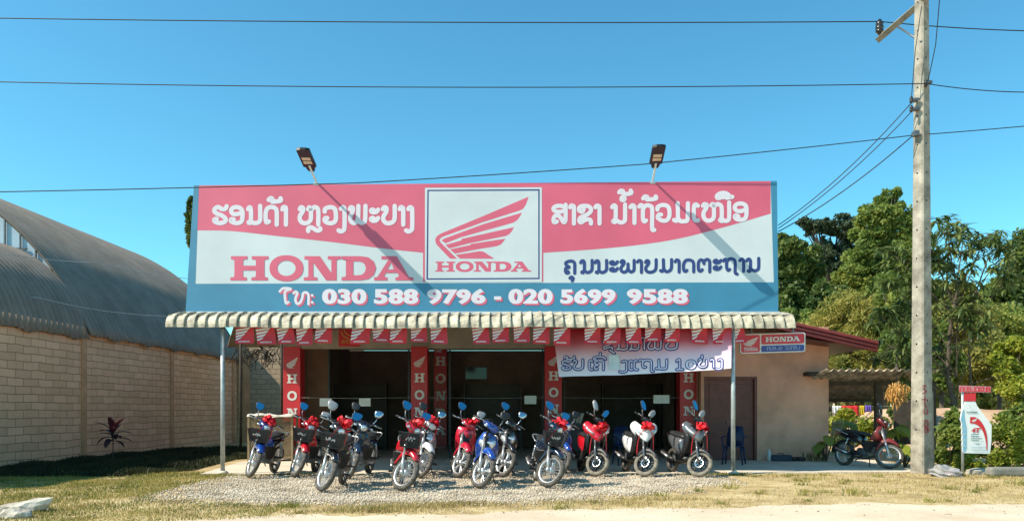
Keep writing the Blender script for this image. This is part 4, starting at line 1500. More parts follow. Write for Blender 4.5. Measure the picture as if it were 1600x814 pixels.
g0 = G(176, 734)
cp = empty('cordyline_plant', (g0.x, g0.y, 0), (0, 0, 0), "dark red broad-leaved plant on a thin stem before the block wall", "plant")
MB().tube([(0, 0, 0), (0.01, 0, 0.45), (0.0, 0, 0.85)], [0.014, 0.012, 0.010], 6).build('stem', M_vine, cp)
mb = MB()
for i in range(17):
    a = i * 2.4
    lv = 0.62 + 0.30 * i / 17
    el = 0.1 + 1.25 * (i / 17) ** 1.6
    leaf_strip(mb, (0.0, 0, lv), (math.cos(a) * math.cos(el), math.sin(a) * math.cos(el) * 0.8, math.sin(el)), rnd.uniform(0.3, 0.46), 0.15, rnd.uniform(1.1, 2.2) * (1 - i / 22), fold=0.25)
mb.build('leaves', M_cord, cp)

# ------------------------------------------------------------------ utility pole
M_pole = pmat('pole_concrete', (0.24, 0.21, 0.17), 0.9, 0, 0.28, 3, c2=(0.35, 0.315, 0.26), bump=0.5, bscale=25)
M_pole2 = pmat('pole_concrete_old', (0.26, 0.235, 0.19), 0.9, 0, 0.25, 4, bump=0.5, bscale=25)
M_woodarm = pmat('crossarm_concrete', (0.30, 0.25, 0.19), 0.9, 0, 0.25, 5, bump=0.3)
M_ins = pmat('insulator_brown', (0.018, 0.014, 0.014), 0.25, 0, 0.2, 10, coat=0.6)
M_wire = pmat('cable_black', (0.012, 0.012, 0.014), 0.6, 0, 0.2, 5)
PY = 15.7
pb = P(1440, 740, PY)
up = empty('utility_pole', (pb.x, PY, 0), (0, 0, R(24)), "tall square concrete utility pole with crossarm and red painted marks, right of the shop", "utility pole")
def sq(h, z, dx=0): return [(-h + dx, -h, z), (h + dx, -h, z), (h + dx, h, z), (-h + dx, h, z)]
PH = 10.6
mb = MB()
rings = []
for k in range(13):
    t = k / 12
    h = 0.158 - 0.058 * t
    c = 0.03
    z = PH * t
    rings.append([(-h + c, -h, z), (h - c, -h, z), (h, -h + c, z), (h, h - c, z), (h - c, h, z), (-h + c, h, z), (-h, h - c, z), (-h, -h + c, z)])
mb.loft(rings, smooth=False)
for k in range(16):                                          # the row of bolt holes down one face
    z = 0.9 + k * 0.58
    t = z / PH
    h = 0.158 - 0.058 * t
    mb.lathe([(0.022, 0), (0.016, 0.004), (0.0, 0.004)], 8, 1, T(-h * 0.15, -h - 0.003, z) @ RX(R(90)))
    mb.lathe([(0.022, 0), (0.016, 0.004), (0.0, 0.004)], 8, 1, T(-h - 0.003, -0.0, z) @ RY(R(-90)))
mb.build('shaft', [M_pole, M_ins], up)
MB().loft([[(0.19, 0.0, 0), (0.40, 0.0, 0), (0.40, 0.24, 0), (0.19, 0.24, 0)], [(0.19, 0.01, 1.68), (0.37, 0.01, 1.68), (0.37, 0.23, 1.68), (0.19, 0.23, 1.68)]], smooth=False).build('stub_post', M_pole2, up, bevel=0.015)
# crossarm: runs away from the road
Wp = lambda v: Vector(v)
arm_end = P(1373, 62, 17.25)
arm_z = arm_end.z
mb = MB()
a0 = Vector((pb.x + 0.02, PY - 1.6, arm_z + 0.05))
dirv = (arm_end - Vector((pb.x, PY, arm_z))).normalized()
a_s = Vector((pb.x, PY - 0.15, arm_z)) - dirv * 1.5
mb.tube([a_s + Vector((0, -0.0, 0)), arm_end], 0.085, 4)
wbuild(mb, 'crossarm', M_woodarm, up)
mb = MB()
mb.tube([P(1440, 66, PY - 0.12), Vector((pb.x, PY, arm_z)) + dirv * 0.85 + Vector((0, 0, -0.06))], 0.022, 6)
wbuild(mb, 'brace', MT['steel'], up)


def insulator(p, parent, s=1.0):
    mb = MB().lathe([(0.0, 0), (0.03, 0), (0.05, 0.05), (0.085, 0.06), (0.09, 0.10), (0.06, 0.115), (0.09, 0.13), (0.09, 0.18), (0.06, 0.195), (0.085, 0.21), (0.08, 0.28), (0.04, 0.30), (0.04, 0.34), (0.0, 0.345)], 14, 0,
                    T(*p) @ Matrix.Scale(s, 4))
    return wbuild(mb, 'insulator', M_ins, parent)


insulator(arm_end + Vector((-0.02, -0.08, 0.06)), up)
insulator(Vector((pb.x, PY, arm_z)) - dirv * 1.3 + Vector((0, 0, 0.08)), up)
for (px, py) in ((1424, 158), (1424, 172), (1447, 133)):
    p = P(px, py + 4, PY - 0.16)
    insulator(p, up, 0.42)
mb = MB()
for py in (160, 174, 210, 214):
    p = P(1424, py, PY)
    mb.box((p.x + 0.03, PY - 0.1, p.z), (0.1, 0.14, 0.045))
p = P(1448, 132, PY)
mb.box((p.x - 0.01, PY - 0.05, p.z), (0.12, 0.16, 0.05))
wbuild(mb, 'clamp', MT['steel'], up)
# painted marks on the shaded face
fn = RZ(R(24)) @ Vector((0, -1, 0))
fo = up.matrix_basis @ Vector((0, -0.150, 1.2))
pfc = Face(fo, fn)
pr = Print(pfc.at, 0.012, 0.0008)
M_paintr = pmat('spray_red', (0.42, 0.02, 0.035), 0.6, 0, 0.1)
red_marks = [[(1441, 603), (1446, 602), (1442, 608), (1447, 611), (1441, 615)], [(1440, 624), (1448, 624)], [(1444, 619), (1444, 633)],
             [(1446, 634), (1446, 637)], [(1443, 639), (1443, 645), (1448, 646), (1448, 639)],
             [(1447, 656), (1444, 659), (1444, 666), (1448, 666), (1449, 659), (1446, 656)], [(1447, 668), (1444, 670), (1445, 675), (1449, 674), (1449, 669), (1446, 668)]]
for s in red_marks:
    pr.ribbon(s, 1.5, 0, 4)
wbuild(pr.mb, 'painted_marks', M_paintr, up)


def cable(pts, r, label, sag=0.0, cat="cable", n=26, group="overhead cables"):
    p = [Vector(q) for q in pts]
    out = []
    for i in range(len(p) - 1):
        for k in range(n):
            t = k / n
            q = p[i].lerp(p[i + 1], t)
            out.append(q + Vector((0, 0, -4 * sag * t * (1 - t))))
    out.append(p[-1])
    o = MB().tube(out, r, 6).build('overhead_cable', M_wire)
    return tag(o, label, cat, group)


cable([P(-700, 24, 17.3), P(-60, 28, 17.2), arm_end + Vector((-0.02, -0.08, 0.36)), P(1700, 50, 17.2), P(2500, 60, 17.2)], 0.0125, "highest black cable crossing the sky to the crossarm insulator", 0.06)
cable([P(-700, 122, 15.6), P(-60, 127, 15.6), P(1447, 131, 15.5), P(1700, 141, 15.6), P(2500, 155, 15.6)], 0.0101, "second black cable crossing the sky below the crossarm", 0.10)
cable([P(-700, 310, 13.4), P(-60, 301, 13.4), P(560, 286, 14.2), P(1010, 256.5, 15.0), P(1424, 212, PY - 0.05), P(1700, 188, 15.4), P(2400, 140, 14)], 0.0094, "lowest black cable rising past the billboard's top to the pole", 0.012)
hook = P(1216, 352, 16.4)
cable([P(1424, 161, PY - 0.1), hook], 0.0094, "uppermost service cable from the pole to the billboard's right edge", 0.16)
cable([P(1424, 175, PY - 0.1), P(1216, 357, 16.4)], 0.0094, "middle service cable from the pole to the billboard's right edge", 0.14)
cable([P(1424, 214, PY - 0.1), P(1216, 362, 16.4)], 0.0109, "lowest service cable from the pole to the billboard's right edge", 0.12)
cable([P(1473, -60, 14.6), P(1462, 70, 15.2), P(1449, 130, PY - 0.1)], 0.0094, "thin cable dropping steeply down to the clamp on the pole's right side", 0.02)
cable([P(1440, 10, PY - 0.2), P(1430, 80, PY - 0.22), P(1424, 155, PY - 0.16)], 0.0086, "short jumper wire running down the pole's left side from the crossarm", 0.0)
M_wire_g = MT['galv']
o = cable([P(-300, 372, 17), P(0, 395, 18), P(150, 410, 20), P(300, 436, 24)], 0.0078, "thin pale wire running in front of the warehouse roof crest", 0.05)
o.data.materials[0] = M_wire_g
o = cable([P(-300, 430, 17), P(60, 465, 18.5), P(200, 490, 21), P(310, 492, 24)], 0.008, "thin pale wire low across the dark part of the warehouse roof", 0.05)
o.data.materials[0] = M_wire_g

# ------------------------------------------------------------------ oil bottle board on a pole, bag, kerb stones
by = 15.25
bo = empty('bottle_board', (P(1504, 742, by).x, by, 0), (0, 0, 0), "bottle-shaped white oil advertising board with red cap on a thin post", "sign")
bf = Face((0, by - 0.03, 1), (0, -1, 0))
MB().tube([(0, 0, 0), (0, 0, 1.78)], 0.026, 10).build('post', MT['galv'], bo)
outl = [(1508, 627), (1524, 627), (1527, 634), (1547, 660), (1549.5, 664), (1549, 690), (1547, 707.5), (1545, 708.5), (1506, 707.5), (1504, 705), (1504, 698), (1503, 694), (1504.5, 690), (1503, 686), (1504, 681), (1502.5, 677), (1503.5, 672), (1502, 667), (1503, 662), (1500.5, 655), (1502, 646), (1504, 637)]
fr = [bf.at(x, y, 0) for x, y in outl]
n_ = len(fr)
mb = MB().add(fr + [v + Vector((0, 0.025, 0)) for v in fr], [tuple(range(n_)), tuple(range(2 * n_ - 1, n_ - 1, -1))] + [(k, n_ + k, n_ + (k + 1) % n_, (k + 1) % n_) for k in range(n_)])
pr = Print(bf.at, 0.003, 0.0006)
pr.mb = mb
pr.poly([(1504.6, 640), (1506.5, 640), (1507.5, 655), (1510.5, 668), (1510.5, 700), (1507, 707), (1504.6, 704), (1504.4, 698), (1503.6, 694), (1505, 690), (1503.5, 686), (1504.5, 681), (1503, 677), (1504, 672), (1502.6, 667), (1503.6, 662), (1501.2, 655)], 1)
for yy in (667, 676, 685, 694):
    pr.poly([(1503.4, yy), (1509, yy + 1.0), (1508.5, yy + 3.2), (1504.2, yy + 3)], 4)
arc = spline([(1515.5, 651), (1525, 652), (1534, 660), (1540.5, 674), (1542.6, 690), (1542.4, 703)], 5)
arc2 = spline([(1515.5, 661), (1522, 661.5), (1530, 666), (1536.5, 676), (1540.2, 690), (1541.2, 703)], 5)
pr.poly([(p.x, p.y) for p in arc] + [(p.x, p.y) for p in reversed(arc2)], 2)
wing(pr, 1518, 653, 8.5, 5.6, 0)
text(pr, "4T", 1517, 668, 13, 7.6, 2, 0.06, 0.25)
text(pr, "SUPREME", 1510, 642.5, 17, 2.6, 3, 0.03)
for yy, w in ((677.5, 12), (681, 14), (684, 17), (687, 14)):
    for k in range(int(w / 2.4)):
        pr.poly([(1517 + k * 2.4, yy), (1518.8 + k * 2.4, yy), (1518.8 + k * 2.4, yy + 1.5), (1517 + k * 2.4, yy + 1.5)], 3)
text(pr, "1L", 1525, 692, 5, 3, 3, 0.02)
for yy in (698, 700.5, 703):
    pr.poly([(1517, yy), (1540, yy - 0.3), (1540, yy + 0.5), (1517, yy + 0.8)], 4)
pr.ribbon([(1513, 632), (1515, 634), (1514.5, 638)], 0.6, 4, 3)
wbuild(mb, 'bottle_panel', [MT['bottlewhite'], pmat('bottle_blue', (0.20, 0.42, 0.56), 0.5, 0, 0.1, 5), M_vinyl, pmat('bottle_teal', (0.05, 0.17, 0.19), 0.5), pmat('bottle_grey', (0.36, 0.48, 0.55), 0.5)], bo)
q = [(1507.5, 614), (1524.5, 614), (1524.5, 626.5), (1507.5, 626.5)]
fr = [bf.at(x, y, 0.006) for x, y in q]
mb = MB().add(fr + [v + Vector((0, 0.035, 0)) for v in fr], [(0, 1, 2, 3), (7, 6, 5, 4), (0, 4, 5, 1), (1, 5, 6, 2), (2, 6, 7, 3), (3, 7, 4, 0)])
wbuild(mb, 'cap', M_vinyl, bo)
pr = Print(bf.at, 0.004, 0.0006)
q = [(1498, 602), (1548, 603.5), (1548, 613), (1499, 612.5)]
pr.poly(q, 0)
x = 1499
for i, (s, a, b) in enumerate([(LAO_E[0], 126, 262), (LAO_B[6], 1052, 1216), (LAO_A[1], 365, 524), (LAO_A[3], 640, 770), (LAO_B[0], 245, 398), (LAO_A[0], 134, 305), (LAO_B[6], 1052, 1216), (LAO_A[1], 365, 524)]):
    ys = [t[1] for t in s]
    pr.ribbon([(1499.5 + i * 6 + (t[0] - a) / (b - a) * 5, 604.5 + (t[1] - min(ys)) / (max(ys) - min(ys)) * 7) for t in s], 1.3, 1, 3)
wbuild(pr.mb, 'header_strip', [pmat('strip_pink', (0.5, 0.22, 0.25), 0.6), M_vinyl], bo, solid=0.004)

# crumpled clear bag
bm = bmesh.new()
bmesh.ops.create_icosphere(bm, subdivisions=4, radius=1)
rg = random.Random(4)
ph = [rg.uniform(0, 6) for _ in range(9)]
for v in bm.verts:
    c = v.co.copy()
    k = 1 + 0.14 * math.sin(6 * c.x + ph[0]) * math.sin(5 * c.y + ph[1]) + 0.10 * math.sin(11 * c.z + ph[2] + 4 * c.x) + 0.07 * abs(math.sin(15 * c.x + 9 * c.y + ph[3]))
    pk = max(0, 1 - math.hypot(c.x + 0.5, c.y) * 1.4) * 0.35
    v.co = Vector((c.x * 0.29 * k, c.y * 0.2 * k, max(-0.05, (c.z * 0.12 + pk * 0.28) * k)))
me = bpy.data.meshes.new('plastic_bag')
bm.to_mesh(me); bm.free()
m, nt, b = nodes('clear_plastic')
b.inputs["Base Color"].default_value = (0.42, 0.40, 0.40, 1)
b.inputs["Roughness"].default_value = 0.22
b.inputs["Alpha"].default_value = 0.72
me.materials.append(m)
o = bpy.data.objects.new('plastic_bag', me); col.objects.link(o)
g_ = G(1479, 744)
o.location = (g_.x, g_.y, 0.05)
tag(o, "crumpled clear plastic bag on the grass at the pole's foot", "bag")
bm = bmesh.new(); bmesh.ops.create_icosphere(bm, subdivisions=2, radius=1)
for v in bm.verts: v.co = Vector((v.co.x * 0.13 + 0.05, v.co.y * 0.08, v.co.z * 0.05))
me = bpy.data.meshes.new('bag_contents'); bm.to_mesh(me); bm.free()
me.materials.append(pmat('pink_scraps', (0.6, 0.3, 0.35), 0.7, 0, 0.4, 20))
c_ = bpy.data.objects.new('contents', me); col.objects.link(c_); c_.parent = o
g_ = G(1575, 744)
M_kerb = pmat('kerb_concrete', (0.20, 0.19, 0.165), 0.9, 0, 0.2, 5, bump=0.5, bscale=30)
o = MB().box((0, 0, 0.09), (0.95, 0.24, 0.18)).build('concrete_block', M_kerb, bevel=0.05)
o.location = (g_.x + 0.1, g_.y + 0.05, 0); o.rotation_euler = (0, 0, R(2))
tag(o, "long rounded grey concrete block at the right edge below the hedge", "block")
g_ = G(1527, 742)
rock(1526, 741, 15, 0.26, 0.13, 0.09, "flat brown stone between the bottle board's post and the long concrete block", 0.2, 5)

# ------------------------------------------------------------------ shed at the right, with what hangs in it
M_wood = pmat('shed_wood', (0.075, 0.055, 0.04), 0.9, 0, 0.3, 6)
sh = empty('shed', (P(1372, 0, 21).x, 20.5, 0), (0, 0, 0), "open wooden lean-to shed with rusty corrugated roof beside the shop's right wall", "shed")
SY = 18.5
fr0, fr1 = P(1292, 578, SY), P(1470, 578, SY)
vs, fs = [], []
nC = 15 * 8
for i in range(nC + 1):
    x = fr0.x + (fr1.x - fr0.x) * i / nC
    h = 0.035 * math.cos(2 * math.pi * i / 8)
    for (y, z) in ((SY, fr0.z), (20.6, fr0.z - 0.32), (22.8, fr0.z - 0.72)):
        vs.append((x, y, z + h))
for i in range(nC):
    for j in range(2):
        fs.append((i * 3 + j, i * 3 + j + 1, i * 3 + j + 4, i * 3 + j + 3))
wbuild(MB().add(vs, fs, 0, True), 'roof_sheet', M_rust, sh, solid=0.012)
for px, Y in ((1372, 19.6), (1458, 19.6), (1372, 22.0), (1458, 22.0)):
    a = P(px, 590, Y)
    zt = fr0.z - 0.05 - (Y - 18.5) * 0.165
    wbuild(MB().box((a.x, Y, zt / 2), (0.17 if px == 1372 and Y < 20 else 0.1, 0.12, zt)), 'post', M_wood, sh)
for Y in (19.6, 22.0):
    wbuild(MB().box(((fr0.x + fr1.x) / 2, Y, fr0.z - 0.10 - (Y - 18.5) * 0.165), (fr1.x - fr0.x, 0.08, 0.11)), 'beam', M_wood, sh)
a, b_ = P(1262, 574, 19.2), P(1300, 585, 19.2)
wbuild(MB().box(((a.x + b_.x) / 2 + 0.1, 19.35, b_.z + 0.02), (0.8, 0.35, 0.1)), 'gutter_board', M_wood, sh)
# board added to darken the see-through back of the shed
x0, x1 = P(1402, 0, 22.1).x, P(1460, 0, 22.1).x
wbuild(MB().box(((x0 + x1) / 2, 22.3, 0.95), (x1 - x0, 0.04, 1.3)), 'added_dark_board', M_wood, sh)

cb_ = P(1402, 612, 18.4)
gr = empty('drying_corn', cb_, (0, 0, 0), "bunch of dry golden seed heads hanging from the shed roof's edge", "bunch")
M_straw = leafmat('dry_straw', [(0.40, 0.17, 0.04), (0.66, 0.34, 0.09), (0.8, 0.52, 0.2)], 0.2, patch=4)
mb = MB()
for i in range(260):
    a = rnd.uniform(0, 6.28)
    rr = 0.26 * rnd.uniform(0, 1) ** 0.6
    p = Vector((math.cos(a) * rr, math.sin(a) * rr * 0.7, rnd.uniform(-0.27, 0.27) * (1 - rr * 1.5)))
    mb.tube([p, p + Vector((rnd.uniform(-.05, .05), rnd.uniform(-.05, .05), -rnd.uniform(0.05, 0.14)))], [0.014, 0.007], 5)
for i in range(12):
    p = Vector((rnd.uniform(-0.1, 0.1), rnd.uniform(-0.1, 0.1), -0.15))
    mb.tube([p, p + Vector((rnd.uniform(-.06, .06), 0, -rnd.uniform(0.15, 0.3)))], 0.006, 4)
mb.build('seed_heads', M_straw, gr)
MB().tube([(0, 0, 0.1), (0, 0.02, 0.45)], 0.008, 5).build('string', M_wire, gr)

# washing line
wl = empty('washing_line', (P(1335, 0, 27).x, 27, 0), (0, 0, 0), "washing line on bamboo sticks behind the shed", "washing line")
c0, c1 = P(1300, 634, 27), P(1395, 634, 27)
wbuild(MB().tube([c0, c0.lerp(c1, .5) - Vector((0, 0, .03)), c1], 0.006, 5), 'line', MT['galv'], wl)
M_bam = pmat('bamboo', (0.42, 0.34, 0.2), 0.7, 0, 0.2, 8)
for px in (1303, 1393):
    a = P(px, 630, 27)
    wbuild(MB().tube([(a.x, 27, 0), (a.x, 27, a.z)], 0.04, 8), 'pole', M_bam, wl)
cl = [(1300.5, 1314, 634, 646, (0.75, 0.75, 0.75), "white cloth hanging leftmost on the washing line"),
      (1315, 1341, 633.5, 651.5, (0.62, 0.02, 0.03), "bright red cloth hanging on the washing line"),
      (1342.5, 1351, 633.5, 648, (0.62, 0.46, 0.03), "yellow cloth hanging on the washing line beside the red one"),
      (1352, 1361, 633, 643, (0.14, 0.09, 0.42), "purple cloth hanging on the washing line")]
for a, b_, y0, y1, c, lab in cl:
    vs, fs = [], []
    for j in range(6):
        for i in range(10):
            p = P(a + (b_ - a) * i / 9, y0 + (y1 - y0) * j / 5 + (2 if (i in (0, 9) and j == 5) else 0), 26.95)
            p.y += 0.05 * math.sin(i * 1.9 + a) * (j + 1) / 6
            vs.append(p)
    for j in range(5):
        for i in range(9):
            fs.append((j * 10 + i, j * 10 + i + 1, j * 10 + i + 11, j * 10 + i + 10))
    o = MB().add(vs, fs, 0, True).build('hanging_cloth', pmat('cloth_' + lab.split()[0], c, 0.85, 0, 0.1), solid=0.006)
    tag(o, lab, "laundry", "laundry on the line")
# bamboo fence behind the shop corner
fe = empty('bamboo_fence', (P(1306, 0, 23).x, 23, 0), (0, 0, 0), "low pale bamboo fence piece beside the shop's right corner", "fence")
for k in range(5):
    a = P(1301 + k * 3.4, 656 + (k % 2) * 2, 23)
    wbuild(MB().tube([(a.x, 23, 0), (a.x + 0.01, 23, a.z)], 0.022, 6), 'stake', M_bam, fe)
for py in (661, 676):
    wbuild(MB().tube([P(1299, py, 22.96), P(1320, py, 22.96)], 0.02, 6), 'rail', M_bam, fe)

# tools on the floor against the salmon wall
g_ = G(1222, 722)
for px, w, lab, cc in ((1204, 0.10, "pale plastic bottle at the foot of the salmon wall", 'b'), (1222, 0.5, "dark blue tool case at the foot of the salmon wall", 'c'), (1247, 0.36, "dark folded rag heap beside the tool case", 'r')):
    x = P(px, 0, 19.1).x
    if cc == 'b':
        o = MB().lathe([(0, 0), (0.05, 0), (0.05, 0.2), (0.02, 0.26), (0.02, 0.3), (0, 0.3)], 12).build('bottle', MT['paper'])
        tag(o, lab, "bottle")
    elif cc == 'c':
        o = MB().box((0, 0, 0.08), (0.5, 0.22, 0.15)).build('tool_case', pmat('case_blue', (0.02, 0.03, 0.06), 0.5), bevel=0.02)
        MB().tube([(-0.08, 0, 0.155), (-0.07, 0, 0.19), (0.07, 0, 0.19), (0.08, 0, 0.155)], 0.01, 6).build('handle', MT['blackplas'], o)
        tag(o, lab, "tool case")
    else:
        mb = MB()
        for k in range(5):
            mb.ell((rnd.uniform(-.12, .12), rnd.uniform(-.06, .06), 0.05), (0.1, 0.08, 0.06))
        o = mb.build('rag_heap', MT['blackplas'])
        tag(o, lab, "rags")
    o.location = (x, 19.2, 0.022)
# ------------------------------------------------------------------ motorcycles
def wheel_tyre(Ro, tw):
    r = Ro
    s = tw / 2
    pf = [(r - 0.075, -s * 0.62), (r - 0.06, -s * 0.85), (r - 0.03, -s), (r - 0.012, -s * 0.8), (r - 0.002, -s * 0.4), (r, 0), (r - 0.002, s * 0.4), (r - 0.012, s * 0.8), (r - 0.03, s), (r - 0.06, s * 0.85), (r - 0.075, s * 0.62)]
    return MB().lathe(pf, 40, 0, None, 'Y', True)


def wheel_rim(Ro, tw, style):
    mb = MB()
    r = Ro - 0.07
    s = tw * 0.36
    mb.lathe([(r, -s), (r + 0.008, -s), (r - 0.008, -s * 0.5), (r - 0.014, 0), (r - 0.008, s * 0.5), (r + 0.008, s), (r, s), (r - 0.012, s * 0.8), (r - 0.026, 0), (r - 0.012, -s * 0.8)], 40, 0, None, 'Y', True)
    if style == 'spoke':
        for k in range(18):
            for sgn in (-1, 1):
                a = 2 * math.pi * k / 18 + sgn * 0.11
                b = a - sgn * 0.42
                mb.tube([(0.045 * math.cos(b), sgn * 0.035, 0.045 * math.sin(b)), (r * math.cos(a), sgn * 0.006, r * math.sin(a))], 0.0028, 4, 0, None, False)
    else:
        for k in range(5):
            a = 2 * math.pi * k / 5 + 0.3
            for off in (-0.17, 0.17):
                mb.tube([(0.035 * math.cos(a), 0, 0.035 * math.sin(a)), (r * 0.55 * math.cos(a + off * 0.55), 0, r * 0.55 * math.sin(a + off * 0.55)), (r * math.cos(a + off), 0, r * math.sin(a + off))], [0.02, 0.012, 0.013], 6, 0, None, False)
    mb.lathe([(0, -0.055), (0.045, -0.055), (0.062, -0.035), (0.06, 0.0), (0.06, 0.035), (0.045, 0.055), (0, 0.055)], 20, 0, None, 'Y')
    return mb


def disc_mb(r, y):
    mb = MB()
    mb.lathe([(r, y - 0.003), (r, y + 0.003), (r * 0.66, y + 0.003), (r * 0.66, y - 0.003)], 30, 0, None, 'Y', True)
    for k in range(5):
        a = 2 * math.pi * k / 5
        mb.tube([(0.03 * math.cos(a), y, 0.03 * math.sin(a)), (r * 0.7 * math.cos(a + .2), y, r * 0.7 * math.sin(a + .2))], 0.009, 5)
    return mb


def bow_mb(seed, s=1.0):
    rg = random.Random(seed)
    mb = MB()
    for i in range(18):
        a = rg.uniform(0, 6.28)
        el = rg.uniform(-0.3, 1.2)
        d = Vector((math.cos(a) * math.cos(el), math.sin(a) * math.cos(el), math.sin(el)))
        side = d.cross(Vector((0, 0, 1))).normalized()
        up_ = side.cross(d)
        L, w = rg.uniform(0.075, 0.11) * s, rg.uniform(0.014, 0.02) * s
        tw = rg.uniform(0, 3.1)
        wd = side * math.cos(tw) + up_ * math.sin(tw)
        nn = d.cross(wd)
        ring = []
        for t, h in ((0, 0.0), (0.35, 0.3), (0.75, 0.34), (1.0, 0.0), (0.75, -0.26), (0.35, -0.2), (0.02, 0)):
            c = d * L * t + nn * L * h
            ring.append([c + wd * w, c - wd * w])
        mb.loft(ring, 0, None, False, False, False)
    return mb


def mirror_parts(parent, S, base, y, tip, blue, sw=0.075, sh=0.062, yaw=0.0, tilt=0.25, shape='round', shell='blackplas'):
    """stalk and head; a mirror turned forward shows its glass to the road"""
    b = Vector((base[0], base[1], base[2]))
    t = Vector(tip)
    mb = MB().tube([b, b.lerp(t, 0.45) + Vector((0, 0.02 * (1 if y > 0 else -1), 0)), t], [0.011, 0.009, 0.008], 7)
    sg_ = 1 if y > 0 else -1
    if shape == 'round':
        o2 = [(-0.65, -0.9), (0.2, -1.0), (0.8, -0.4), (1.05, 0.55), (0.6, 1.0), (-0.75, 0.8), (-1.0, 0.1)]
    else:
        o2 = [(-1.0, -0.9), (0.1, -0.95), (0.95, 0.1), (1.05, 0.75), (0.6, 1.05), (-0.3, 0.7), (-0.95, -0.2)]
    sm = spline([(a * sw * sg_, c * sh, 0) for a, c in o2], 3, True)
    Mh = T(t.x, t.y, t.z + sh * 0.5) @ RZ(yaw) @ RY(-tilt)
    mb2 = MB()
    rings = []
    for x, k in ((0.026, 0.5), (0.022, 0.82), (0.012, 1.0), (-0.004, 1.02), (-0.01, 0.96)):
        xx = -x if blue else x
        rings.append([(xx, p.x * k, p.y * k) for p in sm])
    mb.loft(rings, 1, Mh)
    o = mb.build('mirror', [MT['steel'] if shell != 'chrome' else MT['chrome'], MT[shell]], parent, S)
    xg = 0.012 if blue else -0.012
    MB().add([(xg, p.x * 0.92, p.y * 0.92) for p in sm], [tuple(range(len(sm)))], 0, False, Mh).build('mirror_glass', MT['mirror'], o)
    return o


def place_bike(root, px, py, Y, wb, psi, lean, zoff=0.0):
    yaw = R(psi) - math.pi / 2
    X = (px - CX) * Y / F
    f = Vector((math.cos(yaw), math.sin(yaw), 0))
    loc = Vector((X, Y, zoff)) - f * wb / 2
    root.location = loc
    root.rotation_euler = (-R(lean), 0, yaw)


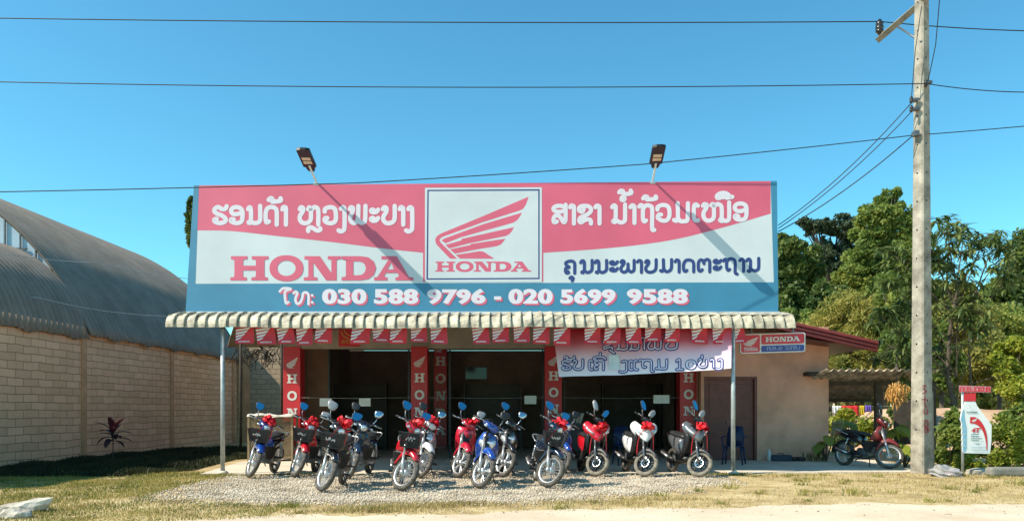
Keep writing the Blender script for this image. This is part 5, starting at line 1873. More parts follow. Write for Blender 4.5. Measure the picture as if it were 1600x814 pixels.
def underbone(px, Y, psi, steer, paint, label, basket=True, bow=True, lamp='bar', style='spoke', mir=('b', 'b'), shield=None, lean=7, zoff=0.012, fender=None, body=None, tank=None):
    root = empty('motorcycle', (0, 0, 0), (0, 0, 0), label, "motorcycle", "new motorcycles lined up at the shop")
    wb, Rw = 1.24, 0.285
    place_bike(root, px, 0, Y, wb, psi, lean, zoff)
    C = MT[paint]
    SH = MT[shield or paint]
    FD = MT[fender or paint]
    fx, rx = wb / 2, -wb / 2
    A = Vector((0.47, 0, 0.62))
    axis = Vector((-0.44, 0, 0.9)).normalized()
    S = T(*A) @ Matrix.Rotation(R(steer), 4, axis) @ T(*(-A))
    bl, st = MT['blackplas'], MT['steel']
    # steering group
    fw = wheel_rim(Rw, 0.075, style).build('front_wheel', MT['alloy'], root, S @ T(fx, 0, Rw))
    wheel_tyre(Rw, 0.075).build('tyre', MT['rubber'], fw)
    if style == 'alloy':
        disc_mb(0.105, 0.062).build('brake_disc', MT['chrome'], fw)
    for s in (-1, 1):
        mb = MB()
        mb.tube([(fx, s * 0.078, Rw), (fx - 0.14, s * 0.078, Rw + 0.29)], [0.027, 0.025], 10)
        mb.tube([(fx - 0.14, s * 0.078, Rw + 0.29), (fx - 0.26, s * 0.072, Rw + 0.53)], [0.018, 0.018], 8)
        mb.ell((fx, s * 0.08, Rw - 0.005), (0.034, 0.03, 0.042))
        mb.build('fork_leg', MT['alloy'], root, S)
    rings = []
    for k in range(13):
        a = R(56 + k * 9)
        bul = 0.105 * math.exp(-((math.degrees(a) - 108) / 30) ** 2)
        r = Rw + 0.022 + bul
        wdt = 0.06 + 0.022 * math.exp(-((math.degrees(a) - 105) / 35) ** 2) - (0.02 if k == 0 else 0)
        dp = 0.045 + bul * 0.75
        rings.append([(fx + (r - q) * math.cos(a), yy * wdt, Rw + (r - q) * math.sin(a)) for yy, q in ((-1, dp), (-0.97, dp * 0.45), (-0.75, 0.010), (-0.3, 0.0), (0.3, 0.0), (0.75, 0.010), (0.97, dp * 0.45), (1, dp))])
    MB().loft(rings, 0, None, False, False).build('front_fender', FD, root, S, solid=0.005)
    MB().loft([[(x, w * c, z + 0.05 * s) for c, s in ellipse(0, 0, 1, 1, 12, 3)] for x, z, w in ((0.52, 0.60, 0.07), (0.50, 0.63, 0.085), (0.44, 0.72, 0.09), (0.38, 0.84, 0.085), (0.34, 0.95, 0.06))]).build('fork_shroud', bl, root, S)
    hb = MB()
    hb.tube(spline([(0.25, 0.35, 1.065), (0.28, 0.22, 1.075), (0.325, 0.09, 1.035), (0.33, 0, 1.03), (0.325, -0.09, 1.035), (0.28, -0.22, 1.075), (0.25, -0.35, 1.065)], 4), 0.012, 8)
    hbo = hb.build('handlebar', MT['chrome'], root, S)
    for s in (-1, 1):
        MB().tube([(0.272, s * 0.25, 1.073), (0.248, s * 0.36, 1.064)], 0.018, 8).build('grip', bl, hbo)
        MB().tube([(0.30, s * 0.2, 1.07), (0.335, s * 0.25, 1.062), (0.325, s * 0.37, 1.055)], [0.012, 0.008, 0.007], 6).build('brake_lever', MT['alloy'], hbo)
    # handlebar cowl
    cw = MB()
    if lamp == 'bar':
        secs = [(0.47, 0.965, 0.07, 0.062), (0.45, 0.97, 0.09, 0.075), (0.40, 0.985, 0.115, 0.085), (0.34, 1.01, 0.14, 0.08), (0.28, 1.03, 0.135, 0.065), (0.23, 1.04, 0.10, 0.045)]
    else:
        secs = [(0.455, 0.985, 0.07, 0.05), (0.43, 1.0, 0.10, 0.055), (0.38, 1.02, 0.135, 0.06), (0.32, 1.035, 0.15, 0.055), (0.26, 1.05, 0.15, 0.05), (0.22, 1.055, 0.1, 0.03)]
    cw.loft([[(x, w * c, z + h * s) for c, s in ellipse(0, 0, 1, 1, 18, 2.5)] for x, z, w, h in secs])
    cwo = cw.build('handlebar_cowl', C, root, S)
    if lamp == 'bar':
        MB().lathe([(0, 0.022), (0.035, 0.018), (0.055, 0.006), (0.063, -0.012)], 20, 0, T(0.468, 0, 0.962) @ RY(0.18), 'X').build('headlight', MT['lens'], cwo)
        MB().lathe([(0.062, 0.004), (0.07, 0.0), (0.07, -0.02), (0.06, -0.02)], 20, 0, T(0.468, 0, 0.962) @ RY(0.18), 'X', True).build('headlight_rim', MT['chrome'], cwo)
    for s in (-1, 1):
        MB().ell((0.40, s * 0.16, 0.985 if lamp == 'bar' else 1.0), (0.03, 0.035, 0.022)).build('indicator', MT['lens'], cwo)
    sh_ = {'b': ('blackplas', True), 'g': ('mirrorgrey', False), 'c': ('chrome', False), 'k': ('blackplas', False)}
    for s, kd in ((-1, mir[0]), (1, mir[1])):
        if kd is None:
            continue
        shl, blu = sh_[kd]
        mirror_parts(root, S, (0.29, s * 0.17, 1.07), s, (0.235, s * 0.235, 1.255), blu, 0.082, 0.074, R(-steer * 0.6), 0.35, 'round', shl)
    # leg shield and front panel on the frame
    rings = []
    for z, xc, w, bk in ((0.93, 0.36, 0.075, 0.04), (0.86, 0.415, 0.12, 0.08), (0.78, 0.435, 0.175, 0.12), (0.70, 0.425, 0.20, 0.15), (0.60, 0.37, 0.20, 0.17), (0.50, 0.285, 0.178, 0.16), (0.40, 0.23, 0.15, 0.13), (0.33, 0.2, 0.11, 0.09)):
        rings.append([(xc - bk * abs(t) ** 1.7, w * t, z) for t in (-1, -0.85, -0.62, -0.35, 0, 0.35, 0.62, 0.85, 1)])
    if lamp == 'none':
        wide = (0.15, 0.185, 0.195, 0.2, 0.2, 0.19, 0.165, 0.13)
        rings = [[(v[0] + 0.01, t * wd, v[2] + 0.04) for v, t in zip(r_, (-1, -0.85, -0.62, -0.35, 0, 0.35, 0.62, 0.85, 1))] for r_, wd in zip(rings, wide)]
    cut = 5 if lamp == 'bar' else 7
    lg = MB().loft(rings[:cut], 0, None, False, False).build('leg_shield', SH, root, solid=0.012, sub=1)
    low = [[(v[0] - 0.02, v[1] * 1.22, v[2]) for v in r_] for r_ in rings[cut - 1:]]
    MB().loft(low, 0, None, False, False).build('lower_shield', bl, lg, solid=0.012, sub=1)
    mb = MB()
    for s in (-1, 1):
        mb.tube(spline([(0.30, s * 0.2, 1.07), (0.42, s * 0.17, 1.09), (0.44, s * 0.06, 0.98), (0.38, s * 0.05, 0.80)], 4), 0.006, 5)
        mb.tube(spline([(0.31, s * 0.17, 1.06), (0.40, s * 0.12, 1.12), (0.45, s * 0.02, 1.0), (0.36, 0, 0.78)], 4), 0.005, 5)
    mb.build('control_cables', bl, root, S)
    if lamp == 'body':
        mb = MB()
        pts = [(-0.13, 0.80), (-0.05, 0.775), (0.05, 0.775), (0.13, 0.80), (0.15, 0.735), (0.10, 0.665), (0, 0.645), (-0.10, 0.665), (-0.15, 0.735)]
        rr = []
        for k, dx in ((1.0, -0.05), (1.0, 0.012), (0.9, 0.032), (0.55, 0.042)):
            rr.append([(0.428 + dx - 0.13 * abs(a * k / 0.18) ** 1.7 * 0.8, a * k, 0.725 + (z - 0.725) * k) for a, z in pts])
        mb.loft(rr)
        mb.build('headlight', MT['lens'], lg)
        MB().box((0.45, 0, 0.845), (0.03, 0.1, 0.03)).build('nose_vent', bl, lg, bevel=0.008)
    else:
        MB().prism([(-0.10, 0.73), (0.10, 0.73), (0.13, 0.80), (0.09, 0.86), (-0.09, 0.86), (-0.13, 0.80)], 0, 0.02, 0, T(0.395, 0, 0) @ Matrix(((0, 0, 1, 0), (1, 0, 0, 0), (0, 1, 0, 0), (0, 0, 0, 1))) @ Matrix.Identity(4)).build('front_grille', bl, lg, bevel=0.006)
    MB().loft([[(x, w * c, z + h * s) for c, s in ellipse(0, 0, 1, 1, 12, 2.6)] for x, z, w, h in ((0.38, 0.80, 0.05, 0.07), (0.25, 0.58, 0.06, 0.09), (0.10, 0.46, 0.065, 0.08), (-0.06, 0.50, 0.08, 0.08), (-0.16, 0.62, 0.09, 0.09))]).build('centre_tube', bl, root)
    # side covers and tail
    Bd = MT[body or paint]
    sc = MB()
    sc.loft([[(x, w * c, z + h * s) for c, s in ellipse(0, 0, 1, 1, 16, 3.0)] for x, z, w, h in ((-0.08, 0.60, 0.085, 0.09), (-0.2, 0.64, 0.125, 0.11), (-0.4, 0.67, 0.135, 0.10), (-0.6, 0.71, 0.12, 0.075), (-0.78, 0.745, 0.085, 0.05), (-0.86, 0.755, 0.05, 0.03))])
    sco = sc.build('side_cover', Bd, root)
    MB().ell((-0.86, 0, 0.745), (0.035, 0.07, 0.035)).build('tail_light', MT['redlens'], sco)
    se = MB()
    se.loft([[(x, w * c, z + h * s) for c, s in ellipse(0, 0, 1, 1, 16, 2.8)] for x, z, w, h in ((0.06, 0.725, 0.06, 0.02), (0.0, 0.745, 0.095, 0.035), (-0.15, 0.76, 0.125, 0.045), (-0.3, 0.765, 0.13, 0.048), (-0.42, 0.79, 0.13, 0.05), (-0.6, 0.805, 0.12, 0.045), (-0.7, 0.80, 0.08, 0.03))])
    se.build('seat', MT['seat'], root)
    mb = MB()
    for s in (-1, 1):
        mb.tube(spline([(-0.45, s * 0.135, 0.72), (-0.65, s * 0.15, 0.78), (-0.86, s * 0.12, 0.83), (-0.9, 0, 0.835)], 4), 0.011, 7)
    mb.build('grab_rail', MT['alloy'], root)
    # engine, exhaust, stands
    mb = MB()
    mb.box((0.02, 0, 0.345), (0.26, 0.20, 0.17))
    mb.tube([(0.02, -0.12, 0.34), (0.02, 0.13, 0.34)], 0.1, 16)
    mb.tube([(-0.12, -0.1, 0.36), (-0.12, 0.11, 0.36)], 0.075, 14)
    for k in range(6):
        mb.box((0.17 + k * 0.02, 0, 0.40), (0.008, 0.13, 0.13))
    mb.tube([(0.14, 0, 0.40), (0.31, 0, 0.41)], 0.045, 12)
    mb.build('engine', MT['steel'], root, bevel=0.006)
    mb = MB()
    mb.tube(spline([(0.3, -0.03, 0.36), (0.28, -0.10, 0.26), (0.1, -0.13, 0.2), (-0.2, -0.14, 0.24), (-0.34, -0.15, 0.28)], 4), 0.017, 8)
    mb.tube([(-0.32, -0.15, 0.275), (-0.38, -0.152, 0.29), (-0.80, -0.16, 0.40), (-0.83, -0.16, 0.408)], [0.03, 0.047, 0.05, 0.03], 12)
    mb.build('exhaust', MT['blackplas'], root)
    MB().tube([(-0.36, -0.203, 0.30), (-0.70, -0.212, 0.39)], [0.028, 0.022], 6, 0, None, True).build('heat_shield', MT['alloy'], root)
    rw = wheel_rim(Rw, 0.085, style).build('rear_wheel', MT['alloy'], root, T(rx, 0, Rw))
    wheel_tyre(Rw, 0.085).build('tyre', MT['rubber'], rw)
    mb = MB()
    for s in (-1, 1):
        mb.box((-0.36, s * 0.085, 0.30), (0.52, 0.03, 0.05), RY(0.0))
    mb.build('swingarm', bl, root, bevel=0.006)
    MB().loft([[(x, 0.09 + w * c, z + 0.05 * s) for c, s in ellipse(0, 0, 1, 1, 12, 3)] for x, z, w in ((-0.10, 0.35, 0.02), (-0.14, 0.345, 0.035), (-0.55, 0.305, 0.035), (-0.64, 0.29, 0.02))]).build('chain_case', bl, root)
    for s in (-1, 1):
        mb = MB()
        mb.tube([(-0.58, s * 0.125, 0.32), (-0.43, s * 0.125, 0.64)], 0.014, 8)
        for k in range(9):
            t = 0.25 + k * 0.075
            mb.lathe([(0.03, -0.005), (0.036, 0), (0.03, 0.005)], 10, 0, T(-0.58 + 0.15 * t, s * 0.125, 0.32 + 0.32 * t))
        mb.build('shock_absorber', MT['chrome'], root)
    rings = []
    for k in range(10):
        a = R(60 + k * 13)
        r = Rw + 0.04 + (0.05 if k > 6 else 0)
        rings.append([(rx + (r - q) * math.cos(a), yy, Rw + (r - q) * math.sin(a)) for yy, q in ((-0.06, 0.04), (-0.05, 0.005), (0, 0), (0.05, 0.005), (0.06, 0.04))])
    MB().loft(rings, 0, None, False, False).build('rear_fender', bl, root, solid=0.005)
    for s in (-1, 1):
        mb = MB()
        mb.tube([(0.05, 0, 0.255), (0.05, s * 0.24, 0.25)], 0.011, 6)
        mb.tube([(0.05, s * 0.17, 0.252), (0.05, s * 0.26, 0.25)], 0.019, 8)
        mb.tube([(-0.38, 0, 0.36), (-0.38, s * 0.13, 0.36), (-0.38, s * 0.23, 0.35)], 0.015, 7)
        mb.tube([(-0.38, 0, 0.36), (0.05, 0, 0.255)], 0.01, 5)
        mb.build('footrest', bl, root)
    mb = MB().tube([(-0.02, 0.12, 0.24), (-0.08, 0.21, 0.03), (-0.06, 0.24, 0.028)], 0.011, 6)
    mb.build('side_stand', bl, root)
    mb = MB()
    for s in (-1, 1):
        mb.tube([(-0.22, s * 0.1, 0.24), (-0.42, s * 0.12, 0.14)], 0.012, 6)
    mb.build('centre_stand', bl, root)
    if basket:
        mb = MB()
        x0, x1, zb_, zt_ = 0.46, 0.69, 0.70, 0.925
        bw_, tw_ = 0.145, 0.19
        cr = lambda t, x, s: None
        def bp(u, v, side):            # point on basket wall; u along rim 0..1, v height 0..1
            z = zb_ + (zt_ - zb_) * v
            w = bw_ + (tw_ - bw_) * v
            xf, xb2 = x1 - 0.05 + 0.05 * v, x0
            return {'f': (xf, -w + 2 * w * u, z), 'b': (xb2, -w + 2 * w * u, z), 'l': (xb2 + (xf - xb2) * u, w, z), 'r': (xb2 + (xf - xb2) * u, -w, z)}[side]
        for side, n in (('f', 15), ('b', 15), ('l', 9), ('r', 9)):
            for k in range(n + 1):
                mb.tube([bp(k / n, 0, side), bp(k / n, 1, side)], 0.004, 4, 0, None, False)
            for v in (0.0, 0.17, 0.34, 0.5, 0.67, 0.84, 1.0):
                mb.tube([bp(0, v, side), bp(1, v, side)], 0.009 if v in (0, 1) else 0.0045, 5, 0, None, False)
        mb.box((0.555, 0, zb_), (0.17, 0.28, 0.01))
        mb.box((0.47, 0, (zb_ + zt_) / 2), (0.008, 0.3, zt_ - zb_ - 0.02))
        mb.tube([(0.38, 0.05, 0.80), (0.47, 0.06, 0.76)], 0.01, 6)
        mb.tube([(0.38, -0.05, 0.80), (0.47, -0.06, 0.76)], 0.01, 6)
        bo_ = mb.build('basket', MT['blackplas'], root)
        # moulded badge, worn film and papers inside
        rg = random.Random(int(px))
        mb = MB()
        for k in range(9):
            y0 = -0.075 + k * 0.017
            mb.box((x1 - 0.012 + 0.006, y0 + rg.uniform(-.004, .004), 0.835 + rg.uniform(-0.02, 0.02)), (0.005, 0.013, rg.uniform(0.015, 0.045)), None)
        mb.build('badge', MT['mirrorgrey'], bo_)
    if bow:
        bm_ = bow_mb(int(px) + 3, 1.45)
        bm_.build('gift_bow', MT['bow'], root, S @ T(0.41, 0.0, 1.085))
        mb = MB()
        for s in (-1, 1):
            p = spline([(0.42, s * 0.03, 1.07), (0.46, s * 0.09, 0.99), (0.45, s * 0.13, 0.85), (0.42, s * 0.15, 0.72)], 4)
            vs = []
            for q in p: vs.append([q + Vector((0, 0.009, 0)), q - Vector((0, 0.009, 0))])
            mb.loft(vs, 0, None, False, False)
        mb.build('ribbon', MT['bow'], root, S)
    return root


def scooter(px, Y, psi, steer, paint, label, accent, bowx=0.0, mir=('g', 'b'), lean=6, zoff=0.012):
    root = empty('scooter', (0, 0, 0), (0, 0, 0), label, "scooter", "new scooters lined up at the shop")
    wb, Rw = 1.26, 0.25
    place_bike(root, px, 0, Y, wb, psi, lean, zoff)
    C, AC = MT[paint], MT[accent]
    bl, st = MT['blackplas'], MT['steel']
    fx, rx = wb / 2, -wb / 2
    A = Vector((0.46, 0, 0.62))
    axis = Vector((-0.44, 0, 0.9)).normalized()
    S = T(*A) @ Matrix.Rotation(R(steer), 4, axis) @ T(*(-A))
    fw = wheel_rim(Rw, 0.085, 'alloy').build('front_wheel', bl, root, S @ T(fx, 0, Rw))
    wheel_tyre(Rw, 0.085).build('tyre', MT['rubber_dusty'], fw)
    disc_mb(0.095, -0.055).build('brake_disc', MT['chrome'], fw)
    disc_mb(0.08, 0.055).build('speed_ring', MT['alloy'], fw)
    MB().box((-0.02, -0.062, 0.09), (0.07, 0.05, 0.055)).build('brake_caliper', MT['alloy'], fw, bevel=0.01)
    for s in (-1, 1):
        mb = MB().tube([(fx, s * 0.085, Rw), (fx - 0.13, s * 0.085, Rw + 0.27), (fx - 0.2, s * 0.08, Rw + 0.41)], [0.024, 0.022, 0.017], 9)
        mb.build('fork_leg', MT['grey'], root, S)
    rings = []
    for k in range(11):
        a = R(35 + k * 12.5)
        bul = 0.06 * math.exp(-((math.degrees(a) - 108) / 30) ** 2)
        r = Rw + 0.02 + bul
        w = 0.055 - (0.03 if k == 0 else 0)
        rings.append([(fx + (r - q) * math.cos(a), yy * w, Rw + (r - q) * math.sin(a)) for yy, q in ((-1, 0.05 + bul), (-0.8, 0.012), (0, 0), (0.8, 0.012), (1, 0.05 + bul))])
    MB().loft(rings, 0, None, False, False).build('front_fender', bl, root, S, solid=0.006)
    # front apron: pointed cowl with V lamps
    X3 = Matrix(((0, 0, 1, 0), (1, 0, 0, 0), (0, 1, 0, 0), (0, 0, 0, 1)))
    rings = []
    for z, xc, w, bk in ((0.99, 0.36, 0.18, 0.12), (0.955, 0.42, 0.25, 0.17), (0.90, 0.475, 0.285, 0.22), (0.84, 0.51, 0.285, 0.25), (0.78, 0.525, 0.255, 0.26), (0.72, 0.515, 0.20, 0.23), (0.66, 0.48, 0.115, 0.17), (0.63, 0.45, 0.06, 0.1)):
        rings.append([(xc - bk * abs(t) ** 1.25, w * t, z - 0.045 + 0.12 * abs(t) ** 1.2) for t in (-1, -0.8, -0.6, -0.4, -0.2, 0, 0.2, 0.4, 0.6, 0.8, 1)])
    ap = MB().loft(rings, 0, None, False, False).build('front_cowl', C, root, solid=0.014, sub=1)

    def patch(name, pts, m, lift=0.012, parent=ap):
        """panel following the cowl: pts are (y, z)"""
        zs = [(0.63, 0.45, 0.06, 0.1), (0.66, 0.48, 0.115, 0.17), (0.72, 0.515, 0.20, 0.23), (0.78, 0.525, 0.255, 0.26), (0.84, 0.51, 0.285, 0.25), (0.90, 0.475, 0.285, 0.22), (0.955, 0.42, 0.25, 0.17), (0.99, 0.36, 0.18, 0.12)]

        def sx(y, z):
            zz = z
            for _ in range(3):
                for i in range(7):
                    if zs[i][0] <= zz <= zs[i + 1][0] or i == 6:
                        t = min(1, max(0, (zz - zs[i][0]) / (zs[i + 1][0] - zs[i][0])))
                        v = [zs[i][q] + (zs[i + 1][q] - zs[i][q]) * t for q in range(4)]
                        break
                tt = min(1.1, abs(y) / max(0.02, v[2]))
                zz = z + 0.045 - 0.12 * tt ** 1.2
            return v[1] - v[3] * tt ** 1.25
        # subdivide outline fan as strips between paired sides
        n = len(pts) // 2
        a, b_ = pts[:n], pts[n:][::-1]
        rr = []
        for i in range(n):
            for q in range(1):
                row = []
                for k in range(5):
                    y = a[i][0] + (b_[i][0] - a[i][0]) * k / 4
                    z = a[i][1] + (b_[i][1] - a[i][1]) * k / 4
                    row.append((sx(y, z) + lift, y, z))
                rr.append(row)
        return MB().loft(rr, 0, None, False, False).build(name, m, parent, solid=0.008)

    for s in (-1, 1):
        patch('headlight', [(s * 0.11, 0.80), (s * 0.17, 0.85), (s * 0.22, 0.90), (s * 0.245, 0.955), (s * 0.225, 0.955), (s * 0.195, 0.91), (s * 0.145, 0.865), (s * 0.09, 0.825)], MT['lens'] if paint != 'grey' else MT['white'], 0.028)
        patch('dark_trim', [(0, 0.59), (s * 0.055, 0.635), (s * 0.115, 0.70), (s * 0.18, 0.795), (s * 0.215, 0.855), (s * 0.14, 0.77), (s * 0.065, 0.70), (0, 0.665)], bl, 0.03)
        patch('accent_panel', [(s * 0.06, 0.87), (s * 0.12, 0.93), (s * 0.15, 0.975), (s * 0.10, 0.99), (s * 0.05, 0.96), (s * 0.01, 0.90)], AC, 0.012)
    MB().loft([[(x, w * c, z + h * s) for c, s in ellipse(0, 0, 1, 1, 14, 2.6)] for x, z, w, h in ((0.41, 1.03, 0.07, 0.04), (0.36, 1.06, 0.13, 0.06), (0.30, 1.08, 0.16, 0.06), (0.24, 1.085, 0.13, 0.045), (0.20, 1.085, 0.08, 0.02))]).build('handlebar_cowl', bl, root, S)
    hb = MB()
    hb.tube(spline([(0.2, 0.36, 1.10), (0.25, 0.2, 1.10), (0.28, 0, 1.08), (0.25, -0.2, 1.10), (0.2, -0.36, 1.10)], 4), 0.012, 8)
    hbo = hb.build('handlebar', bl, root, S)
    for s in (-1, 1):
        MB().tube([(0.235, s * 0.24, 1.10), (0.2, s * 0.37, 1.10)], 0.018, 8).build('grip', bl, hbo)
        MB().tube([(0.27, s * 0.2, 1.10), (0.30, s * 0.25, 1.095), (0.28, s * 0.36, 1.09)], 0.008, 6).build('brake_lever', MT['alloy'], hbo)
        kd = mir[0] if s == -1 else mir[1]
        shl = {'b': 'blackplas', 'g': 'mirrorgrey'}[kd]
        mirror_parts(root, S, (0.27, s * 0.15, 1.10), s, (0.22, s * 0.215, 1.27), kd == 'b', 0.07, 0.095, R(-steer * 0.6), 0.35, 'leaf', shl)
    # inner leg shield, floor, under-seat body, seat
    rings = []
    for z, xc, w in ((0.95, 0.28, 0.17), (0.8, 0.29, 0.20), (0.6, 0.27, 0.19), (0.42, 0.2, 0.17), (0.34, 0.1, 0.16)):
        rings.append([(xc - 0.05 * abs(t) ** 2, w * t, z) for t in (-1, -0.6, 0, 0.6, 1)])
    MB().loft(rings, 0, None, False, False).build('leg_shield', bl, root, solid=0.02)
    # lower apron sides in body colour sweeping down to the floor
    for s in (-1, 1):
        q = [[(0.36, s * 0.17, 0.86), (0.27, s * 0.235, 0.86)], [(0.38, s * 0.15, 0.74), (0.26, s * 0.215, 0.74)], [(0.34, s * 0.145, 0.60), (0.22, s * 0.2, 0.58)], [(0.27, s * 0.15, 0.46), (0.14, s * 0.19, 0.42)], [(0.17, s * 0.15, 0.33), (0.02, s * 0.18, 0.30)]]
        MB().loft(q, 0, None, False, False).build('apron_side', bl, root, solid=0.016)
    MB().loft([[(x, w * c, z + h * s) for c, s in ellipse(0, 0, 1, 1, 16, 4)] for x, z, w, h in ((0.24, 0.32, 0.13, 0.05), (0.1, 0.30, 0.18, 0.05), (-0.12, 0.31, 0.18, 0.06), (-0.2, 0.36, 0.15, 0.08))]).build('floorboard', bl, root)
    MB().loft([[(x, w * c, z + h * s) for c, s in ellipse(0, 0, 1, 1, 18, 3)] for x, z, w, h in ((-0.08, 0.55, 0.10, 0.16), (-0.16, 0.56, 0.15, 0.17), (-0.36, 0.60, 0.175, 0.15), (-0.6, 0.67, 0.15, 0.11), (-0.82, 0.75, 0.10, 0.06), (-0.94, 0.79, 0.04, 0.025))]).build('rear_body', C, root)
    MB().loft([[(x, w * c, z + h * s) for c, s in ellipse(0, 0, 1, 1, 16, 2.8)] for x, z, w, h in ((-0.04, 0.735, 0.06, 0.02), (-0.1, 0.75, 0.11, 0.035), (-0.25, 0.765, 0.135, 0.045), (-0.42, 0.775, 0.14, 0.05), (-0.55, 0.80, 0.135, 0.05), (-0.74, 0.825, 0.11, 0.04), (-0.84, 0.83, 0.07, 0.025))]).build('seat', MT['seat'], root)
    MB().ell((-0.93, 0, 0.79), (0.03, 0.075, 0.03)).build('tail_light', MT['redlens'], root)
    rw = wheel_rim(Rw, 0.095, 'alloy').build('rear_wheel', bl, root, T(rx, 0, Rw))
    wheel_tyre(Rw, 0.095).build('tyre', MT['rubber'], rw)
    mb = MB()
    mb.loft([[(x, 0.11 + w * c, z + h * s) for c, s in ellipse(0, 0, 1, 1, 14, 3)] for x, z, w, h in ((-0.12, 0.30, 0.04, 0.06), (-0.2, 0.30, 0.06, 0.10), (-0.5, 0.27, 0.055, 0.09), (-0.68, 0.26, 0.05, 0.08), (-0.74, 0.26, 0.03, 0.04))])
    mb.box((-0.28, -0.02, 0.33), (0.24, 0.2, 0.16))
    mb.build('engine', st, root, bevel=0.006)
    mb = MB()
    mb.tube([(-0.3, -0.13, 0.27), (-0.42, -0.15, 0.29), (-0.84, -0.165, 0.40), (-0.87, -0.165, 0.41)], [0.02, 0.05, 0.055, 0.03], 12)
    mb.build('exhaust', bl, root)
    MB().tube([(-0.44, -0.208, 0.315), (-0.74, -0.222, 0.395)], [0.03, 0.022], 6).build('heat_shield', MT['alloy'], root)
    MB().tube([(-0.66, 0.14, 0.30), (-0.52, 0.14, 0.62)], 0.028, 8).build('shock_absorber', MT['steel'], root)
    MB().tube([(-0.08, 0.14, 0.26), (-0.14, 0.22, 0.03), (-0.12, 0.25, 0.028)], 0.011, 6).build('side_stand', bl, root)
    bow_mb(int(px), 1.4).build('gift_bow', MT['bow'], root, T(0.50, bowx, 0.945))
    mb = MB()
    for s in (-1, 1):
        p = spline([(0.50, bowx + s * 0.03, 0.93), (0.47, bowx + s * 0.13, 0.80), (0.46, bowx + s * 0.16, 0.62), (0.50, bowx + s * 0.17, 0.42)], 4)
        mb.loft([[q + Vector((0, 0.009, 0)), q - Vector((0, 0.009, 0))] for q in p], 0, None, False, False)
    mb.build('ribbon', MT['bow'], root)
    return root


# front-wheel contact pixel x, distance, heading, steering
underbone(394, 14.5, -1, 38, 'blue', "blue motorcycle with black basket and red bow, leftmost of the row by the wire cage", mir=('b', None), body='black', lean=8)
underbone(464, 14.65, -1, 38, 'red', "red motorcycle with basket between the leftmost blue one and the black one", mir=('b', 'g'), body='black', lean=8)
underbone(507, 12.05, 0, 40, 'black', "black motorcycle with basket and red bow standing farthest forward of the row", mir=('g', 'b'), lean=8)
underbone(549, 14.3, -4, 30, 'navy', "dark navy motorcycle without bow half hidden behind the black one with a basket", basket=False, bow=False, mir=('k', 'c'), lean=7)
underbone(630, 12.2, 10, 42, 'red', "red motorcycle with basket and red bow in the front row before the second red pillar", mir=('b', 'b'), lean=8)
underbone(659, 14.5, 6, 36, 'white', "white and silver motorcycle behind the front-row red one", basket=False, lamp='body', mir=('k', 'c'), shield='silver', style='spoke', lean=7)
underbone(718, 14.5, 0, 38, 'crimson', "bright crimson motorcycle without basket, full smooth front panel, between white and blue ones", basket=False, lamp='none', mir=('b', 'g'), style='alloy', lean=7)
underbone(752, 12.55, 0, 40, 'blue', "blue motorcycle with wide headlight in its front panel, no basket and no bow", basket=False, bow=False, lamp='body', mir=(None, 'k'), style='alloy', lean=7)
underbone(787, 14.6, 2, 40, 'black', "black motorcycle without basket or bow, right behind the front-row blue one", basket=False, bow=False, lamp='body', mir=('b', 'c'), style='alloy', lean=7)
underbone(857, 12.7, 8, 42, 'navy', "dark navy motorcycle with basket and big red bow, front row before the third lit pillar", mir=('b', 'b'), lean=8)
underbone(874, 14.9, 2, 36, 'blue', "blue motorcycle almost hidden behind the dark navy one with the big bow", basket=False, bow=False, mir=(None, 'k'), lean=7)
scooter(932, 14.85, 9, 46, 'red', "red scooter with red bow on its pointed front cowl", 'crimson', 0.02, ('g', 'b'))
scooter(1008, 14.8, 9, 47, 'white', "white scooter with red bow and pointed white front cowl", 'white', 0.0, ('b', 'g'))
scooter(1092, 14.7, 12, 47, 'grey', "black and grey scooter with red bow, rightmost of the row beside the steel post", 'black', 0.03, ('b', 'g'))
underbone(1388, 16.6, 22, 44, 'shadered', "old red motorcycle with black seat parked in the shed's shade near the utility pole", bow=False, mir=('k', None), basket=False, body='black', lean=6, zoff=0.012)
# ------------------------------------------------------------------ vegetation
ng = np.random.default_rng(5)


def leaf_quads(C, L, W, ng, upbias=0.35, droop=0.0):
    """diamond leaves at points C: (n,4,3)"""
    n = len(C)
    d = ng.normal(size=(n, 3))
    d[:, 2] -= droop
    d /= np.linalg.norm(d, axis=1)[:, None]
    nr = ng.normal(size=(n, 3))
    nr[:, 2] += upbias * 2
    nr[:, 1] -= 0.3
    s = np.cross(d, nr)
    s /= np.maximum(1e-6, np.linalg.norm(s, axis=1))[:, None]
    k = ng.uniform(0.7, 1.3, n)[:, None]
    l, w = L * k, W * k
    up = np.cross(s, d)
    V = np.stack([C - d * l * 0.5, C + s * w * 0.5 + up * w * 0.1, C + d * l * 0.5, C - s * w * 0.5 + up * w * 0.1], axis=1)
    return V


def quads_obj(name, V, m, parent=None):
    n = len(V)
    return npmesh(name, V.reshape(-1, 3), np.arange(n * 4).reshape(n, 4), m, parent)


def blob_points(c, r, n, ng, sub=14, clump=0.33):
    sub = int(sub * 1.7)
    """points in uneven clumps filling an ellipsoid, denser near its skin"""
    d = ng.normal(size=(sub, 3))
    d /= np.linalg.norm(d, axis=1)[:, None]
    rad = ng.uniform(0.35, 1.0, sub) ** 0.6
    cc = d * rad[:, None]
    w = ng.uniform(0.4, 1.4, sub)
    idx = ng.choice(sub, n, p=w / w.sum())
    q = ng.normal(size=(n, 3))
    q /= np.linalg.norm(q, axis=1)[:, None]
    q *= (ng.uniform(0, 1, n) ** 0.45)[:, None] * clump * ng.uniform(0.7, 1.3, sub)[idx][:, None]
    return (cc[idx] + q) * np.array(r) + np.array(c)


